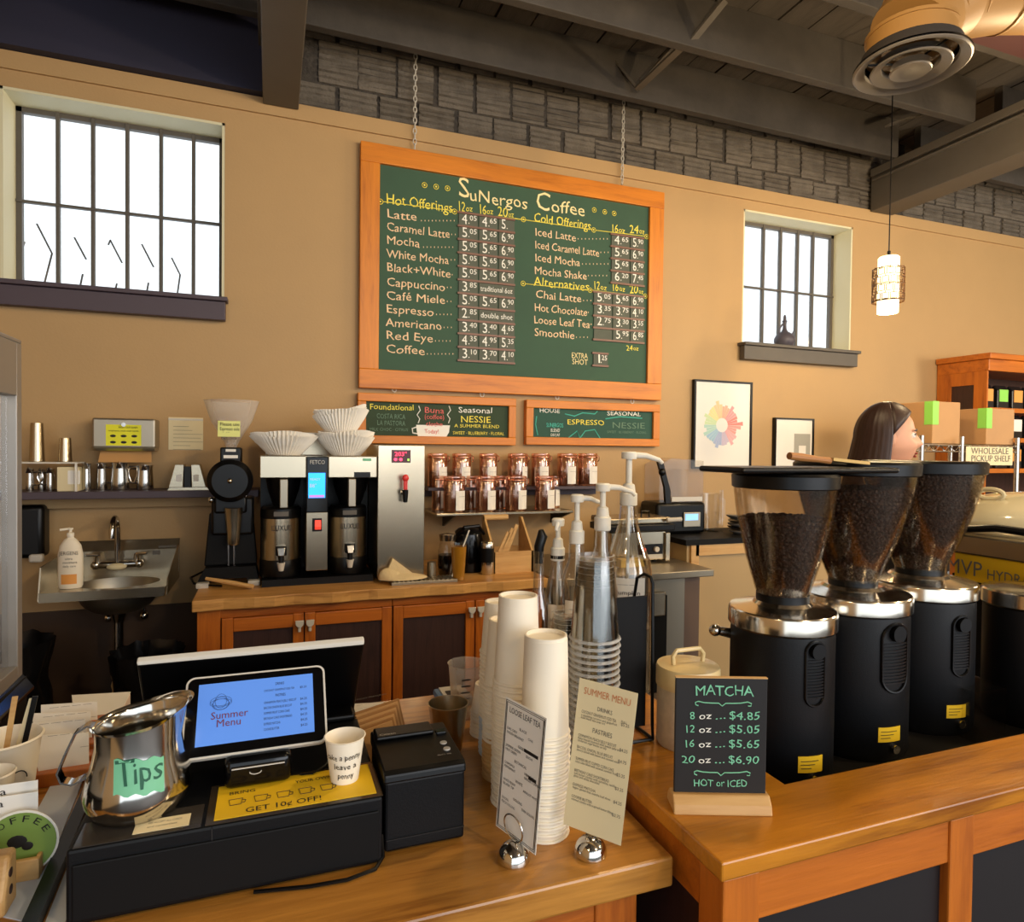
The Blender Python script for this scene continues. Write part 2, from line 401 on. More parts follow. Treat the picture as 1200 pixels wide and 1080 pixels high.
def steelbeam(x0, x1, zb, led):
    b = B().box(x0, x1, -4, W-.02, zb, 3.44)
    b.box(x0-.02, x1+.02, -4, W-.03, 3.40, 3.45)
    if led: b.box(x0-.035, x0, -4, W-.05, 3.36, 3.372)
    o = b.build('steel_beam', 'steelpaint', smooth=0, bevel=.004); o['kind'] = 'structure'; return o
steelbeam(-.047, .117, 3.15, 0); steelbeam(3.883, 4.085, 3.168, 1)
def strut(p, q):
    p, q = Vector(p), Vector(q); d = q-p; n = Vector((0, 1, 0)).cross(d).normalized()
    w2 = d.cross(Vector((0, 0, 1))).normalized()
    o = B().obox((p+q)/2, d/2, w2*.02, d.cross(w2).normalized()*.006).build('ceiling_brace', 'steelpaint', smooth=0); o['kind'] = 'structure'
a = P(747, 104, Z=3.46); c = P(799, 55, Z=3.46)
strut(a, c); strut(P(716, 66, Z=3.67), a+Vector((0, 0, .0))); strut((a.x+.02, a.y, 3.50), P(790, 53, Z=3.68))
strut(P(803, 58, Z=3.46), P(850, 0, Z=3.60)); strut(P(812, 5, Z=3.69), P(803, 55, Z=3.46))
strut(P(1040, 147, Z=3.5), P(1100, 128, Z=3.66))
# maroon box beam at the right
q = P(1190, 60, Z=3.5)
struct(B().box(q.x-.5, q.x+2.0, q.y-.28, q.y-.05, 3.43, 3.69).build('trim_3', 'maroon', smooth=0))

def window(n, H, xs, hz, ornaments):
    x0, x1, z0, z1 = H; yg = W+.16
    r = B()
    t = .012
    r.box(x0-.0, x0+t, W+.002, yg, z0, z1).box(x1-t, x1, W+.002, yg, z0, z1).box(x0, x1, W+.002, yg, z1-t, z1).box(x0, x1, W+.002, yg, z0, z0+t)
    win = struct(r.build('window_%d' % n, 'reveal', smooth=0))
    f = B().box(x0+.012, x0+.035, yg-.01, yg+.02, z0+.01, z1-.01).box(x1-.035, x1-.012, yg-.01, yg+.02, z0+.01, z1-.01).box(x0+.012, x1-.012, yg-.01, yg+.02, z1-.035, z1-.012).box(x0+.012, x1-.012, yg-.01, yg+.02, z0+.01, z0+.03)
    f.build('window_frame', 'steelpaint', win, smooth=0)
    ww = x1-x0; X = [x0+.02]+list(xs)+[x1-.02]
    for x in xs: B().box(x-.008, x+.008, yg-.015, yg+.012, z0+.012, z1-.012).build('bar', 'steelpaint', win, smooth=0, bevel=.002)
    B().box(x0+.012, x1-.012, yg-.018, yg+.006, hz-.006, hz+.006).build('bar', 'steelpaint', win, smooth=0, bevel=.002)
    for i in range(len(X)-1):
        for a, c in ((z0+.012, hz), (hz, z1-.02)):
            B().box(X[i]+.009, X[i+1]-.009, yg+.002, yg+.006, a+.006, c-.006).build('pane', 'glass', win, smooth=0)
    # sill board with apron
    B().box(x0-.10 if n == 1 else x0-.03, x1+.018, W-.075, W+.01, z0-.018, z0+.002).box(x0-.10 if n == 1 else x0-.02, x1+.008, W-.055, W-.01, z0-.105, z0-.018).build('window_sill', 'steelpaint' if n == 2 else M['darksill'], win, smooth=0, bevel=.003)
    return win
M['darksill'] = mat('dark_brown_grey_sill', '4C4048', .5)
xs1 = [P(px, 235, Y=W+.16).x for px in (68.5, 109.5, 149.5, 189, 227)]
xs2 = [P(px, 335, Y=W+.16).x for px in (893, 913, 933, 951)]
win1 = window(1, H1, xs1, P(150, 251, Y=W+.16).z, True)
win2 = window(2, H2, xs2, P(920, 342, Y=W+.16).z, False)
# bent metal ornaments of the outer window guard
for pts in ([(43, 262), (61, 297), (52, 332)], [(29, 283), (23, 300), (28, 330)], [(87, 278), (101, 304)], [(97, 321), (94, 335)], [(127, 287), (129, 281), (143, 308)], [(137, 332), (135, 340)], [(166, 286), (180, 313)], [(174, 331), (172, 342)], [(201, 302), (211, 322), (208, 343)]):
    B().tube([P(x, y, Y=W+.24) for x, y in pts], .0045, 5).build('guard_ornament', 'steelpaint', win1)

# ================================================================== MENU BOARDS ON THE WALL
def wallboard(name, label, x0, x1, z0, z1, fw, bmat, cat='chalkboard', yf=3.375):
    t = thing(name, label, cat, ((x0+x1)/2, 3.41, z0))
    for za_, zb_ in ((z0, z0+fw), (z1-fw, z1)): B().box(x0, x1, yf, 3.415, za_, zb_).build('frame_rail', 'frameorange', t, world=True, smooth=0, bevel=.003)
    B().box(x0, x0+fw, yf+.001, 3.415, z0+fw, z1-fw).build('frame_stile', 'frameorangeZ', t, world=True, smooth=0, bevel=.003)
    B().box(x1-fw, x1, yf+.001, 3.415, z0+fw, z1-fw).build('frame_stile', 'frameorangeZ', t, world=True, smooth=0, bevel=.003)
    B().box(x0+fw-.005, x1-fw+.005, yf+.018, 3.412, z0+fw-.005, z1-fw+.005).build('writing_surface', bmat, t, world=True, smooth=0)
    return t
mb = wallboard('menu_board', 'large green chalkboard menu in an orange wood frame hung by two chains', .415, 2.205, 1.800, 3.045, .098, 'board')
YB = 3.392
def ztxt(ox, oy, sc, Y):
    def f(zx, zy): p = P(ox+zx/sc, oy+zy/sc, Y=Y); return p.x, p.z
    return f
z4 = ztxt(410, 150, 3.158, YB)
def rows(name, lst, m, parent, zf, size, Y=YB, wob=.06):
    it = []
    for r in lst:
        s, xa, ya, xb = r[:4]; sz = r[4] if len(r) > 4 else size
        x, z = zf(xa, ya); x2, _ = zf(xb, ya); it.append((s, x, z, sz, x2-x, 0))
    if name == 'dot_leaders':
        o = text('dot_leader', it, m, parent, (0, Y, 0), (1, 0, 0), (0, 0, 1), wob=0); o['kind'] = 'stuff'; return o
    for q in it: o = text(name, [q], m, parent, (0, Y, 0), (1, 0, 0), (0, 0, 1), wob=wob)
    return o
rows('title_lettering', [('S', 398, 254, 442, .150), ('uNergos', 440, 268, 657, .092), ('C', 685, 302, 740, .145), ('offee', 742, 308, 870, .098)], 'chalkcream', mb, z4, .1)
rows('item_lettering', [('Latte', 135, 330, 248), ('Caramel Latte', 135, 378, 370), ('Mocha', 135, 427, 258), ('White Mocha', 135, 478, 366), ('Black+White', 135, 528, 372), ('Cappuccino', 135, 582, 352),
    ('Café Miele', 133, 632, 352), ('Espresso', 133, 682, 310), ('Americano', 132, 732, 340), ('Red Eye', 132, 780, 308), ('Coffee', 132, 830, 276),
    ('Iced Latte', 684, 398, 836), ('Iced Caramel Latte', 684, 445, 922), ('Iced Mocha', 684, 492, 852), ('Mocha Shake', 682, 540, 876),
    ('Chai Latte', 686, 628, 856), ('Hot Chocolate', 682, 677, 878), ('Loose Leaf Tea', 680, 722, 888), ('Smoothie', 682, 768, 830)], 'chalkpink', mb, z4, .062)
dots = []
for a, c, y in ((262, 385, 345), (374, 388, 396), (270, 385, 443), (372, 388, 490), (376, 388, 545), (358, 385, 592), (358, 385, 644), (318, 380, 692), (346, 380, 740), (314, 380, 790), (284, 380, 838), (842, 960, 412), (926, 960, 462), (858, 960, 505), (880, 960, 548), (862, 890, 640), (880, 890, 684), (890, 897, 728), (836, 890, 776)):
    x = a
    while x < c: dots.append(('.', x, y, x+4, .075)); x += 13.5
rows('dot_leaders', dots, 'chalkpink', mb, z4, .09, wob=0)
rows('heading_lettering', [('Hot Offerings', 133, 278, 380, .075), ('12', 398, 305, 426, .075), ('oz', 428, 306, 454, .045), ('16', 476, 316, 504, .075), ('oz', 505, 316, 530, .045), ('20', 546, 325, 584, .075), ('oz', 586, 328, 606, .045),
    ('Cold Offerings', 680, 346, 892, .07), ('16', 966, 385, 992, .07), ('oz', 993, 386, 1018, .045), ('24', 1034, 387, 1068, .07), ('oz', 1070, 390, 1090, .045),
    ('Alternatives', 680, 582, 885, .07), ('12', 900, 597, 924, .07), ('oz', 926, 598, 950, .045), ('16', 968, 602, 994, .07), ('oz', 996, 603, 1018, .045), ('20', 1034, 610, 1066, .07), ('oz', 1068, 612, 1086, .04), ('24', 1022, 822, 1046, .045), ('oz', 1048, 822, 1068, .035)], 'chalkyellow', mb, z4, .07)
rows('extra_shot_lettering', [('EXTRA', 820, 850, 880, .045), ('SHOT', 822, 873, 880, .045)], 'chalkcream', mb, z4, .05, wob=.02)
b = B()                                                       # underlines and ringed dots
def ring(b, x, z, r, t=.004): b.tube([(x+r*cos(i*pi/8), YB-.001, z+r*sin(i*pi/8)) for i in range(16)], t*.5, 4, closed=True)
for pa, pc in (((122, 272), (380, 306)), ((608, 334), (898, 376)), ((908, 378), (1092, 400)), ((648, 576), (882, 600)), ((894, 600), (1086, 622)), ((392, 309), (632, 338))):
    x, z = z4(*pa); x2, zz2 = z4(*pc); b.tube([(x, YB-.001, z), (x2, YB-.001, zz2)], .0022, 4)
for p in ((113, 272), (387, 309), (642, 338), (902, 377), (1098, 402), (641, 575), (889, 600), (1093, 622), (276, 211), (319, 217), (361, 223), (904, 303), (943, 310), (978, 316)):
    x, z = z4(*p); ring(b, x, z, .013); b.lathe([(.005, 0), (.005, .001)], (x, YB-.001, z), 8, (0, -1, 0))
b.build('underline_ornament', 'chalkyellow', mb, world=True)
# price slots: brown strips with slate tiles pushed in between
L3 = [(400, 475, 548, 612)]
prices = [('4.05', '4.65', '5.'), ('5.05', '5.65', '6.90'), ('5.05', '5.65', '6.90'), ('5.05', '5.65', '6.90'), ('5.05', '5.65', '6.90'), ('3.85', 'traditional 6oz', None), ('5.05', '5.65', '6.90'), ('2.85', 'double shot', None), ('3.40', '3.40', '4.65'), ('4.35', '4.95', '5.35'), ('3.10', '3.70', '4.10')]
def slots(cols, ytops, vals, x_end_fix=None):
    n = len(vals)
    for i, v in enumerate(vals):
        for j, s in enumerate(v):
            if s is None: continue
            xa = cols[j]; xb = cols[j+1] if not (len(s) > 5) else cols[-1]
            x0, x1 = z4(xa, ytops(i+1, xa)+(xa-cols[0])*.08)[0], z4(xb, ytops(i, xb)+(xb-cols[0])*.08)[0]
            zb, zt2 = z4(cols[0], ytops(i+1, xa))[1], z4(cols[0], ytops(i, xa))[1]
            t = B().box(x0+.003, x1-.003, YB-.006, YB, zb+.004, zt2-.008).build('price_tile', 'slate', mb, world=True, smooth=0)
            if not s: continue
            h = zt2-zb; wd = x1-x0
            if len(s) > 5: it = [(s, x0+.01, zb+.022, .042, wd*.88, 0)]
            else:
                a, c = s.split('.'); it = [(a, x0+wd*.16, zb+.014, .075, wd*.28, 0), ('.', x0+wd*.47, zb+.016, .05)]
                if c: it.append((c, x0+wd*.55, zb+.034, .04, wd*.36, 0))
            text('price_lettering', it, 'chalkwhite', t, (0, YB-.006, 0), (1, 0, 0), (0, 0, 1), wob=.04)
    for i in range(n+1):
        x0, z0 = z4(cols[0]-3, ytops(i, cols[0])); x1, _ = z4(cols[-1], ytops(i, cols[-1]))
        B().box(x0, x1, YB-.010, YB-.001, z0-.006, z0+.005).build('slot_strip', 'strip', mb, world=True, smooth=0)
slots([400, 475, 548, 610], lambda i, x: 311+i*49.8, prices)
slots([965, 1035, 1088], lambda i, x: 392+i*45, [('4.65', '5.90'), ('5.65', '6.90'), ('5.65', '6.90'), ('6.20', '7.45')])
slots([900, 970, 1035, 1088], lambda i, x: 605+i*44.2, [('5.05', '5.65', '6.90'), ('3.35', '3.75', '4.10'), ('2.75', '3.30', '3.55'), ('', '5.95', '6.85')])
slots([898, 955], lambda i, x: 832+i*46, [('1.25',)])
# chains
def chain(xp, y0, y1, label):
    a = P(xp[0], y0, Y=3.385); c = P(xp[1], y1, Y=3.385); n = int((a-c).length/.026); b = B()
    for i in range(n+1):
        p = a.lerp(c, i/n); pts = []
        for k in range(10):
            t = 2*pi*k/10; u, v = .0085*cos(t), .0165*sin(t)
            pts.append((p.x+(u if i % 2 else 0), p.y+(0 if i % 2 else u), p.z+v))
        b.tube(pts, .0028, 5, closed=True)
    o = b.build('chain', 'greyrim', None); tag(o, label, 'chain', 'chains holding the big menu board'); return o
chain((487, 486), 60, 172, 'left steel chain from the ceiling joist to the menu board')
chain((731, 729), 115, 213, 'right steel chain from the ceiling joist to the menu board')
# small boards
zs = ztxt(410, 440, 3.158, 3.395)
a0 = P(419.5, 459.6, Y=3.375); a1 = P(604.5, 521.7, Y=3.375)
sa = wallboard('brew_board', 'small left chalkboard under the menu with a white cup drawing', a0.x, a1.x, a1.z, a0.z, .042, 'boarddark')
rows('lettering', [('Foundational', 72, 124, 235, .042)], 'chalkyellow', sa, zs, .04, 3.391)
rows('lettering', [('COSTA RICA', 98, 158, 205), ('LA PASTORA', 100, 183, 205), ('MILK CHOC · CITRUS', 72, 203, 215, .022)], 'chalkdim', sa, zs, .036, 3.391)
rows('lettering', [('Seasonal', 400, 136, 525, .044)], 'chalkwhite', sa, zs, .04, 3.391)
rows('lettering', [('NESSIE', 408, 172, 520, .05), ('A SUMMER BLEND', 386, 191, 552, .026), ('SWEET · BLUEBERRY · FLORAL', 380, 217, 570, .024)], 'chalkyellow', sa, zs, .04, 3.391)
rows('lettering', [('Buna', 274, 138, 348, .045), ('(coffee)', 274, 160, 348, .036), ('clothe', 280, 186, 342, .032), ('Today!', 275, 213, 328, .032)], 'chalkred', sa, zs, .04, 3.390)
def zp(p, Y=3.3915): x, z = zs(*p); return Vector((x, Y, z))
cupd = B().prism([zp(p) for p in ((245, 182), (370, 184), (366, 210), (355, 229), (252, 226), (247, 205))], (0, .003, 0)); cupd.tube([zp(p, 3.3915) for p in ((247, 190), (230, 196), (232, 212), (250, 215))], .004, 5)
cupd.build('cup_drawing', 'chalkwhite', sa, world=True, smooth=0)
for k in (0, 1):
    xo = 252+k*112; B().tube([zp((xo+dx, y)) for dx, y in ((0, 176), (6, 160), (-4, 145), (8, 128), (2, 112))], .0028, 5).build('steam_drawing', 'chalkwhite', sa, world=True)
b0 = P(617.2, 468, Y=3.375); b1 = P(773, 523, Y=3.375)
sb = wallboard('espresso_board', 'small right chalkboard under the menu with teal lettering', b0.x, b1.x, b1.z, b0.z, .044, 'boardblue')
rows('lettering', [('HOUSE', 700, 136, 776), ('SEASONAL', 950, 146, 1075), ('BLEND', 742, 208, 776, .028), ('DECAF', 742, 224, 776, .022)], 'chalkwhite', sb, zs, .036, 3.391)
rows('lettering', [('ESPRESSO', 802, 180, 940, .042)], 'chalkyellow', sb, zs, .036, 3.391)
rows('lettering', [('SUNERGOS', 726, 190, 788, .034)], 'chalkteal', sb, zs, .036, 3.391)
rows('lettering', [('NESSIE', 968, 194, 1090, .05), ('SWEET · BLUEBERRY · FLORAL', 950, 212, 1096, .02)], 'chalkdim', sb, zs, .036, 3.391)
b = B()
for pts in (((795, 142), (830, 150), (860, 138), (905, 142), (915, 132)), ((850, 232), (870, 205), (905, 200), (925, 232)), ((800, 236), (840, 205), (850, 232)), ((690, 150), (686, 180), (694, 220)), ((945, 160), (1000, 152), (1080, 158))): b.tube([zp(p) for p in pts], .003, 4)
b.build('swirl_drawing', 'chalkteal', sb, world=True)
for bd, pxs in ((sa, ((462, 456), (565, 462))), (sb, ((653, 465), (741, 470)))):
    for x, y in pxs:
        p = P(x, y, Y=3.39); B().tube([(p.x+.011*cos(i*pi/6), 3.39, p.z+.014*sin(i*pi/6)) for i in range(12)], .0025, 5, closed=True).build('hook', 'greyrim', bd, world=True)

# pictures on the wall
def picture(name, label, x0, x1, z0, z1, fw, y=3.39):
    t = thing(name, label, 'picture', ((x0+x1)/2, 3.415, z0))
    for q_ in ((x0, x1, z0, z0+fw), (x0, x1, z1-fw, z1), (x0, x0+fw, z0+fw, z1-fw), (x1-fw, x1, z0+fw, z1-fw)): B().box(q_[0], q_[1], y, 3.417, q_[2], q_[3]).build('frame_bar', 'black', t, world=True, smooth=0)
    B().box(x0+fw, x1-fw, y+.01, 3.416, z0+fw, z1-fw).build('print', 'paper', t, world=True, smooth=0); return t
a0 = P(814.5, 444, Y=3.39); a1 = P(880.5, 549, Y=3.39)
pw = picture('flavor_wheel_poster', 'framed poster with a pastel colour wheel, left of the smaller picture', a0.x, a1.x, a1.z, a0.z, .012)
cx, cz = P(846, 498, Y=3.4).x, P(846, 498, Y=3.4).z
cols = ['E98C84', 'EFA0A0', 'F2B49A', 'F3CFA0', 'EFE0A0', 'CFE0B0', 'B8D8C8', 'A8C8D8', 'B0BCD8', 'D0C0D0', 'E8B0B0', 'E8A098']
for i in range(36):
    a = 2*pi*i/36; bb = a+2*pi/36*.9; r1, r2 = .045, .115+.022*rng.random()+(.03 if i % 5 == 0 else 0)
    k = cols[(i//3) % 12]; mk = 'wheel'+k
    if mk not in M: M[mk] = mat('pastel_ink_'+str(i), k, .7)
    ring_pts = [(cx+r*cos(t), 3.399, cz+r*sin(t)*1.0) for r, t in ((r1, a), (r2, a), (r2, bb), (r1, bb))]
    B().prism(ring_pts, (0, .001, 0)).build('wheel_segment', mk, pw, world=True, smooth=0)
a0 = P(909, 489, Y=3.39); a1 = P(953.5, 548, Y=3.39)
pw2 = picture('small_picture', 'small white framed print with a grey cup, right of the colour wheel poster', a0.x, a1.x, a1.z-.03, a0.z, .010)
q0 = P(931, 508, Y=3.399); q1 = P(949, 534, Y=3.399)
B().box(q0.x, q1.x, 3.398, 3.4, q1.z, q0.z).build('cup_print', mat('print_grey', 'A9A79C', .7), pw2, world=True, smooth=0)
q0 = P(936, 522, Y=3.399); q1 = P(944, 532, Y=3.399)
B().box(q0.x, q1.x, 3.397, 3.399, q1.z, q0.z).build('cup_logo', 'paper', pw2, world=True, smooth=0)
# clay ewer on the sill
k = K(906, 930, 385, 405, Y=W+.05); e = thing('ewer', 'dark round clay ewer with thin neck on the right window sill', 'vase', (k[0], W+.04, 2.192))
B().lathe([(.035, 0), (.052, .012), (.066, .04), (.066, .062), (.05, .09), (.022, .108), (.013, .125), (.011, .165), (.017, .178), (.010, .185), (.010, .205), (.004, .22)], (0, 0, 0), 24).build('body', 'clay', e)
B().tube([(.012, 0, .165), (-.02, 0, .155), (-.042, 0, .125), (-.046, 0, .085)], .006, 8).build('handle', 'clay', e)
B().tube([(.045, 0, .07), (.065, 0, .09), (.075, 0, .115)], [.008, .006, .004], 8).build('spout', 'clay', e)

struct(B().box(XL, -.27, W-.012, W-.0005, 0, P(214, 706, Y=W).z).build('trim_4', mat('dark_brown_lower_wall', '4A3626', .6, var=.2, vs=3), smooth=0))  # thin dark brown sheet over the lower wall around the sink
# ================================================================== BACK COUNTER
CZ, CY = .90, 2.755
xa, xb = -.285, 1.205
def slabtop(x0, x1, y0, y1, z, t, wav=.006):
    b = B(); n = 40; rg = random.Random(5)
    top = [(x0, y1, z), (x1, y1, z)]+[(x1+(x0-x1)*i/n, y0+wav*sin(i*.9)+rg.uniform(-1, 1)*wav*.4, z) for i in range(n+1)]
    return b.prism(top, (0, 0, -t))
ct = slabtop(xa, xb, CY, 3.405, CZ, .045).build('countertop', 'ctop', None, smooth=0, bevel=.004)
tag(ct, 'thick maple countertop with live edge along the back wall', 'countertop')
def fx(px, py=770): return P(px, py, Y=CY+.03).x
def cabinet(label, x0, x1, doors, handles, leg):
    t = thing('base_cabinet', label, 'cabinet', ((x0+x1)/2, 3.1, 0))
    yf = CY+.03
    b = B().box(x0, x1, yf+.022, 3.40, .08, .853); b.box(x0+.02, x1-.02, yf+.08, 3.38, 0, .08)
    b.build('body', 'panel', t, world=True, smooth=0)
    B().box(x0, x1, yf+.006, yf+.022, .815, .853).build('top_rail', 'cabX', t, world=True, smooth=0, bevel=.002)
    if leg: B().box(x0-.001, x0+leg, yf+.002, yf+.06, .0, .853).build('leg', 'cab', t, world=True, smooth=0, bevel=.003)
    for i, (a, c) in enumerate(doors):
        zt, zb, fw = .815, .10, .055
        dr = B().box(a+fw*.8, c-fw*.8, yf+.008, yf+.016, zb+fw, zt-fw).build('door', 'panel', t, world=True, smooth=0)
        for u0, u1 in ((a+.002, a+fw*.8), (c-fw*.8, c-.002)): B().box(u0, u1, yf-.004, yf+.02, zb, zt).build('stile', 'cab', dr, world=True, smooth=0, bevel=.003)
        for u0, u1 in ((zt-fw, zt-.002), (zb, zb+fw)): B().box(a+fw*.8, c-fw*.8, yf-.004, yf+.02, u0, u1).build('rail', 'cabX', dr, world=True, smooth=0, bevel=.003)
        hx = handles[i]
        h = B(); h.prism([(hx-.017, yf-.028, .79), (hx+.017, yf-.028, .79), (hx+.015, yf-.028, .772), (hx+.006, yf-.028, .762), (hx-.006, yf-.028, .762), (hx-.015, yf-.028, .772)], (0, .012, 0))
        h.cyl((hx, yf-.018, .775), (hx, yf-.003, .775), .005, n=10); h.box(hx-.006, hx+.006, yf-.02, yf-.004, .742, .762)
        h.build('handle', 'greyrim', dr, world=True, bevel=.002)
    return t
X0, X1, X2, X3, X4 = fx(231), fx(356.5, 730), fx(460), fx(556), 1.195
cabinet('orange wood base cabinet under the coffee grinder and twin brewer', X0, X2-.002, [(X0+.085, X1), (X1, X2-.003)], [X1-.019, X1+.022], .083)
cabinet('orange wood base cabinet under the hot water tower and jar shelf', X2, X4, [(X2, X3), (X3, X4-.004)], [X3-.02, X3+.022], 0)

# ---------------------------------------------------------------- wall shelf on the left with pitchers
SZ = 1.295
x0s, x1s = -1.55, P(303, 575, Y=3.22).x
sh = thing('wall_shelf', 'long dark narrow wall shelf above the hand sink', 'shelf', ((x0s+x1s)/2, 3.33, 1.26))
B().box(x0s, x1s, 3.215, W-.002, SZ-.032, SZ).build('shelf_board', 'darksill', sh, world=True, smooth=0, bevel=.003)
B().box(x0s, x1s-.01, W-.045, W-.002, SZ-.085, SZ-.032).build('cleat', 'tan', sh, world=True, smooth=0, bevel=.003)
Ys = 3.30
def onshelf(x0, x1, yt, yb=573, Y=Ys): return K(x0, x1, yt, yb, Y=Y)
def pitcher(cx, cy, r, h, label, hand=1, z=SZ, shiny='chromesoft', rz=None):
    t = thing('milk_pitcher', label, 'pitcher', (cx, cy, z), 0 if rz is None else rz, 'steel pitchers on the left wall shelf')
    p = [(r*.92, 0), (r*1.0, .006), (r*1.0, h*.35), (r*.9, h*.75), (r*.93, h*.95), (r*.97, h)]
    B().lathe(p+[(r*.94, h), (r*.88, h*.75), (r*.96, h*.35), (r*.9, .01)], (0, 0, 0), 24, capa=True, capb=False).build('body', shiny, t)
    B().tube([(hand*r*.9, 0, h*.85), (hand*(r+.028), 0, h*.86), (hand*(r+.032), 0, h*.6), (hand*(r+.02), 0, h*.3), (hand*r*.98, 0, h*.28)], .0045, 8).build('handle', shiny, t)
    B().prism([(-.012, -r*.9, h*.8), (.012, -r*.9, h*.8), (0, -r-.014, h+.004)], (0, .004, .006)).build('spout', shiny, t); return t
for (a, c, yt, dy, lb, hd) in ((30, 40, 549, 0, 'steel milk pitcher at far left under the white riser', 1), (41, 51, 550, .03, 'second steel milk pitcher under the white riser', 1), (54, 64, 549, 0, 'third steel milk pitcher just left of the white box', -1),
    (96, 107, 543, 0, 'first steel pitcher right of the riser, mirror bright', -1), (111, 125, 543, .02, 'tall steel pitcher second right of the riser', 1), (130, 152, 542, 0, 'wide steel pitcher under the towel dispenser middle', 1), (160, 180, 545, 0, 'steel pitcher under the right end of the towel dispenser', -1)):
    k = onshelf(a, c, yt); pitcher(k[0], Ys+dy, k[2], P((a+c)/2, yt, Y=Ys+dy).z-SZ, lb, hd)
# riser, tumblers on it
a = P(28, 541, Y=3.28); c = P(94.5, 541, Y=3.28)
rs = thing('shelf_riser', 'white metal riser standing on the dark wall shelf', 'riser', ((a.x+c.x)/2, 3.3, SZ))
B().box(a.x-.1, c.x, 3.23, 3.36, a.z-.006, a.z).build('top', 'white', rs, world=True, smooth=0, bevel=.002)
for x in (c.x-.006, a.x-.094):
    for y in (3.235, 3.355): B().box(x-.004, x+.004, y-.004, y+.004, SZ, a.z-.006).build('leg', 'white', rs, world=True, smooth=0)
rz_ = a.z
for (x0, x1, yt, lb) in ((33.5, 53, 495.5, 'tall steel shaker cup upside down on the white riser'), (67.5, 85, 513, 'shorter steel shaker cup on the white riser')):
    k = K(x0, x1, yt, 541, Y=3.29); h = k[4]-rz_; r = k[2]
    one('shaker_cup', lb, 'cup', B().lathe([(r, 0), (r*1.02, .004), (r*.98, .01), (r*.82, h*.93), (r*.78, h), (0.001, h)], (0, 0, 0), 24, capb=False), 'steel', (k[0], 3.29, rz_), group='steel shaker cups on the riser')
x0, x1, zb, zt = S(66.5, 92.5, 547, 573, 3.25)
bx = thing('white_box', 'small cream box with a photo label under the riser', 'box', ((x0+x1)/2, 3.28, SZ)); B().box(x0, x1, 3.25, 3.33, SZ, zt).build('carton', 'papercream', bx, world=True, smooth=0, bevel=.003)
B().box(x0+.04, x0+.085, 3.2485, 3.25, SZ+.03, zt-.015).build('label', 'paper', bx, world=True, smooth=0)
# square steel dispenser at the right of the shelf
x0, x1, zb, zt = S(197, 243, 544, 572, 3.27)
nb = thing('napkin_holder', 'steel tapered holder with two white labels on the shelf', 'holder', ((x0+x1)/2, 3.3, SZ))
xc = (x0+x1)/2; hw = (x1-x0)/2
for s in (-1, 1):
    B().prism([(xc+s*.018, 3.25, SZ+.012), (xc+s*(hw-.004), 3.25, SZ+.012), (xc+s*(hw-.03), 3.25, zt), (xc+s*.014, 3.25, zt)], (0, .08, 0)).build('side', 'steel', nb, world=True, smooth=0, bevel=.002)
    B().box(*sorted((xc+s*.024, xc+s*(hw-.035))), 3.247, 3.25, SZ+.04, SZ+.07).build('label', 'paper', nb, world=True, smooth=0)
B().box(xc-.013, xc+.013, 3.252, 3.32, SZ, zt-.01).build('divider', 'black', nb, world=True, smooth=0)
B().prism([(xc-hw, 3.24, SZ), (xc+hw+.01, 3.24, SZ), (xc+hw, 3.24, SZ+.012), (xc-hw+.01, 3.24, SZ+.012)], (0, .1, 0)).build('base', 'steel', nb, world=True, smooth=0)
# paper towel dispenser
x0, x1, zb, zt = S(107.5, 182, 490, 528, 3.30)
pt = thing('towel_dispenser', 'steel paper towel dispenser with bright yellow notice on the wall', 'towel dispenser', ((x0+x1)/2, 3.36, zb))
B().box(x0, x1, 3.30, W-.002, zb+.012, zt).build('case', 'steeldull', pt, world=True, smooth=0, bevel=.008)
B().prism([(x0, 3.30, zb+.014), (x1, 3.30, zb+.014), (x1, 3.27, zb), (x0, 3.27, zb)], (0, .11, 0)).build('tray', 'steeldull', pt, world=True, smooth=0)
B().cyl(((x0+x1)/2, 3.302, zt-.028), ((x0+x1)/2, 3.29, zt-.028), .009, n=14).build('lock', 'chromesoft', pt, world=True)
a0, a1, b0, b1 = S(115, 177.5, 528, 541.5, 3.29)
B().prism([(a0, 3.29, b0), (a1, 3.29, b0), (a1-.004, 3.31, b1+.02), (a0+.008, 3.31, b1+.02)], (0, .004, 0)).build('paper_towel', mat('brown_towel', 'C09058', .9), pt, world=True, smooth=0)
a0, a1, b0, b1 = S(124, 165.5, 497.5, 522, 3.298)
ns = B().box(a0, a1, 3.2975, 3.2995, b0, b1).build('notice', 'yellowneon', pt, world=True, smooth=0)
it = [('WASH YOUR HANDS', a0+(a1-a0)*.35, b1-.016, .012, (a1-a0)*.55), ('employees must wash hands', a0+(a1-a0)*.08, b1-.030, .010, (a1-a0)*.84)]
text('lettering', it, 'ink', ns, (0, 3.297, 0), (1, 0, 0), (0, 0, 1))
for r in range(2):
    for c in range(3):
        x, z = a0+(a1-a0)*(.2+.3*c), b0+(b1-b0)*(.46-.30*r); B().ball((x, 3.2972, z), (a1-a0)*.085, .0006, .006, 10, 6).build('hand_drawing', 'ink', ns, world=True)
a0, a1, b0, b1 = S(197.5, 238, 489, 527, W-.002)
nt = thing('wall_notice', 'white typed notice taped to the wall right of the towel dispenser', 'notice', ((a0+a1)/2, W-.002, b0))
B().box(a0, a1, W-.003, W-.001, b0, b1).build('sheet', 'papercream', nt, world=True, smooth=0)
text('print', [('—'*k, a0+.02, b1-.03-i*.018, .02, (a1-a0)*q) for i, (k, q) in enumerate(((9, .9), (5, .45), (6, .55), (9, .85), (9, .8), (8, .85), (6, .5), (8, .8)))][1:], 'inkgrey', nt, (0, W-.004, 0), (1, 0, 0), (0, 0, 1))
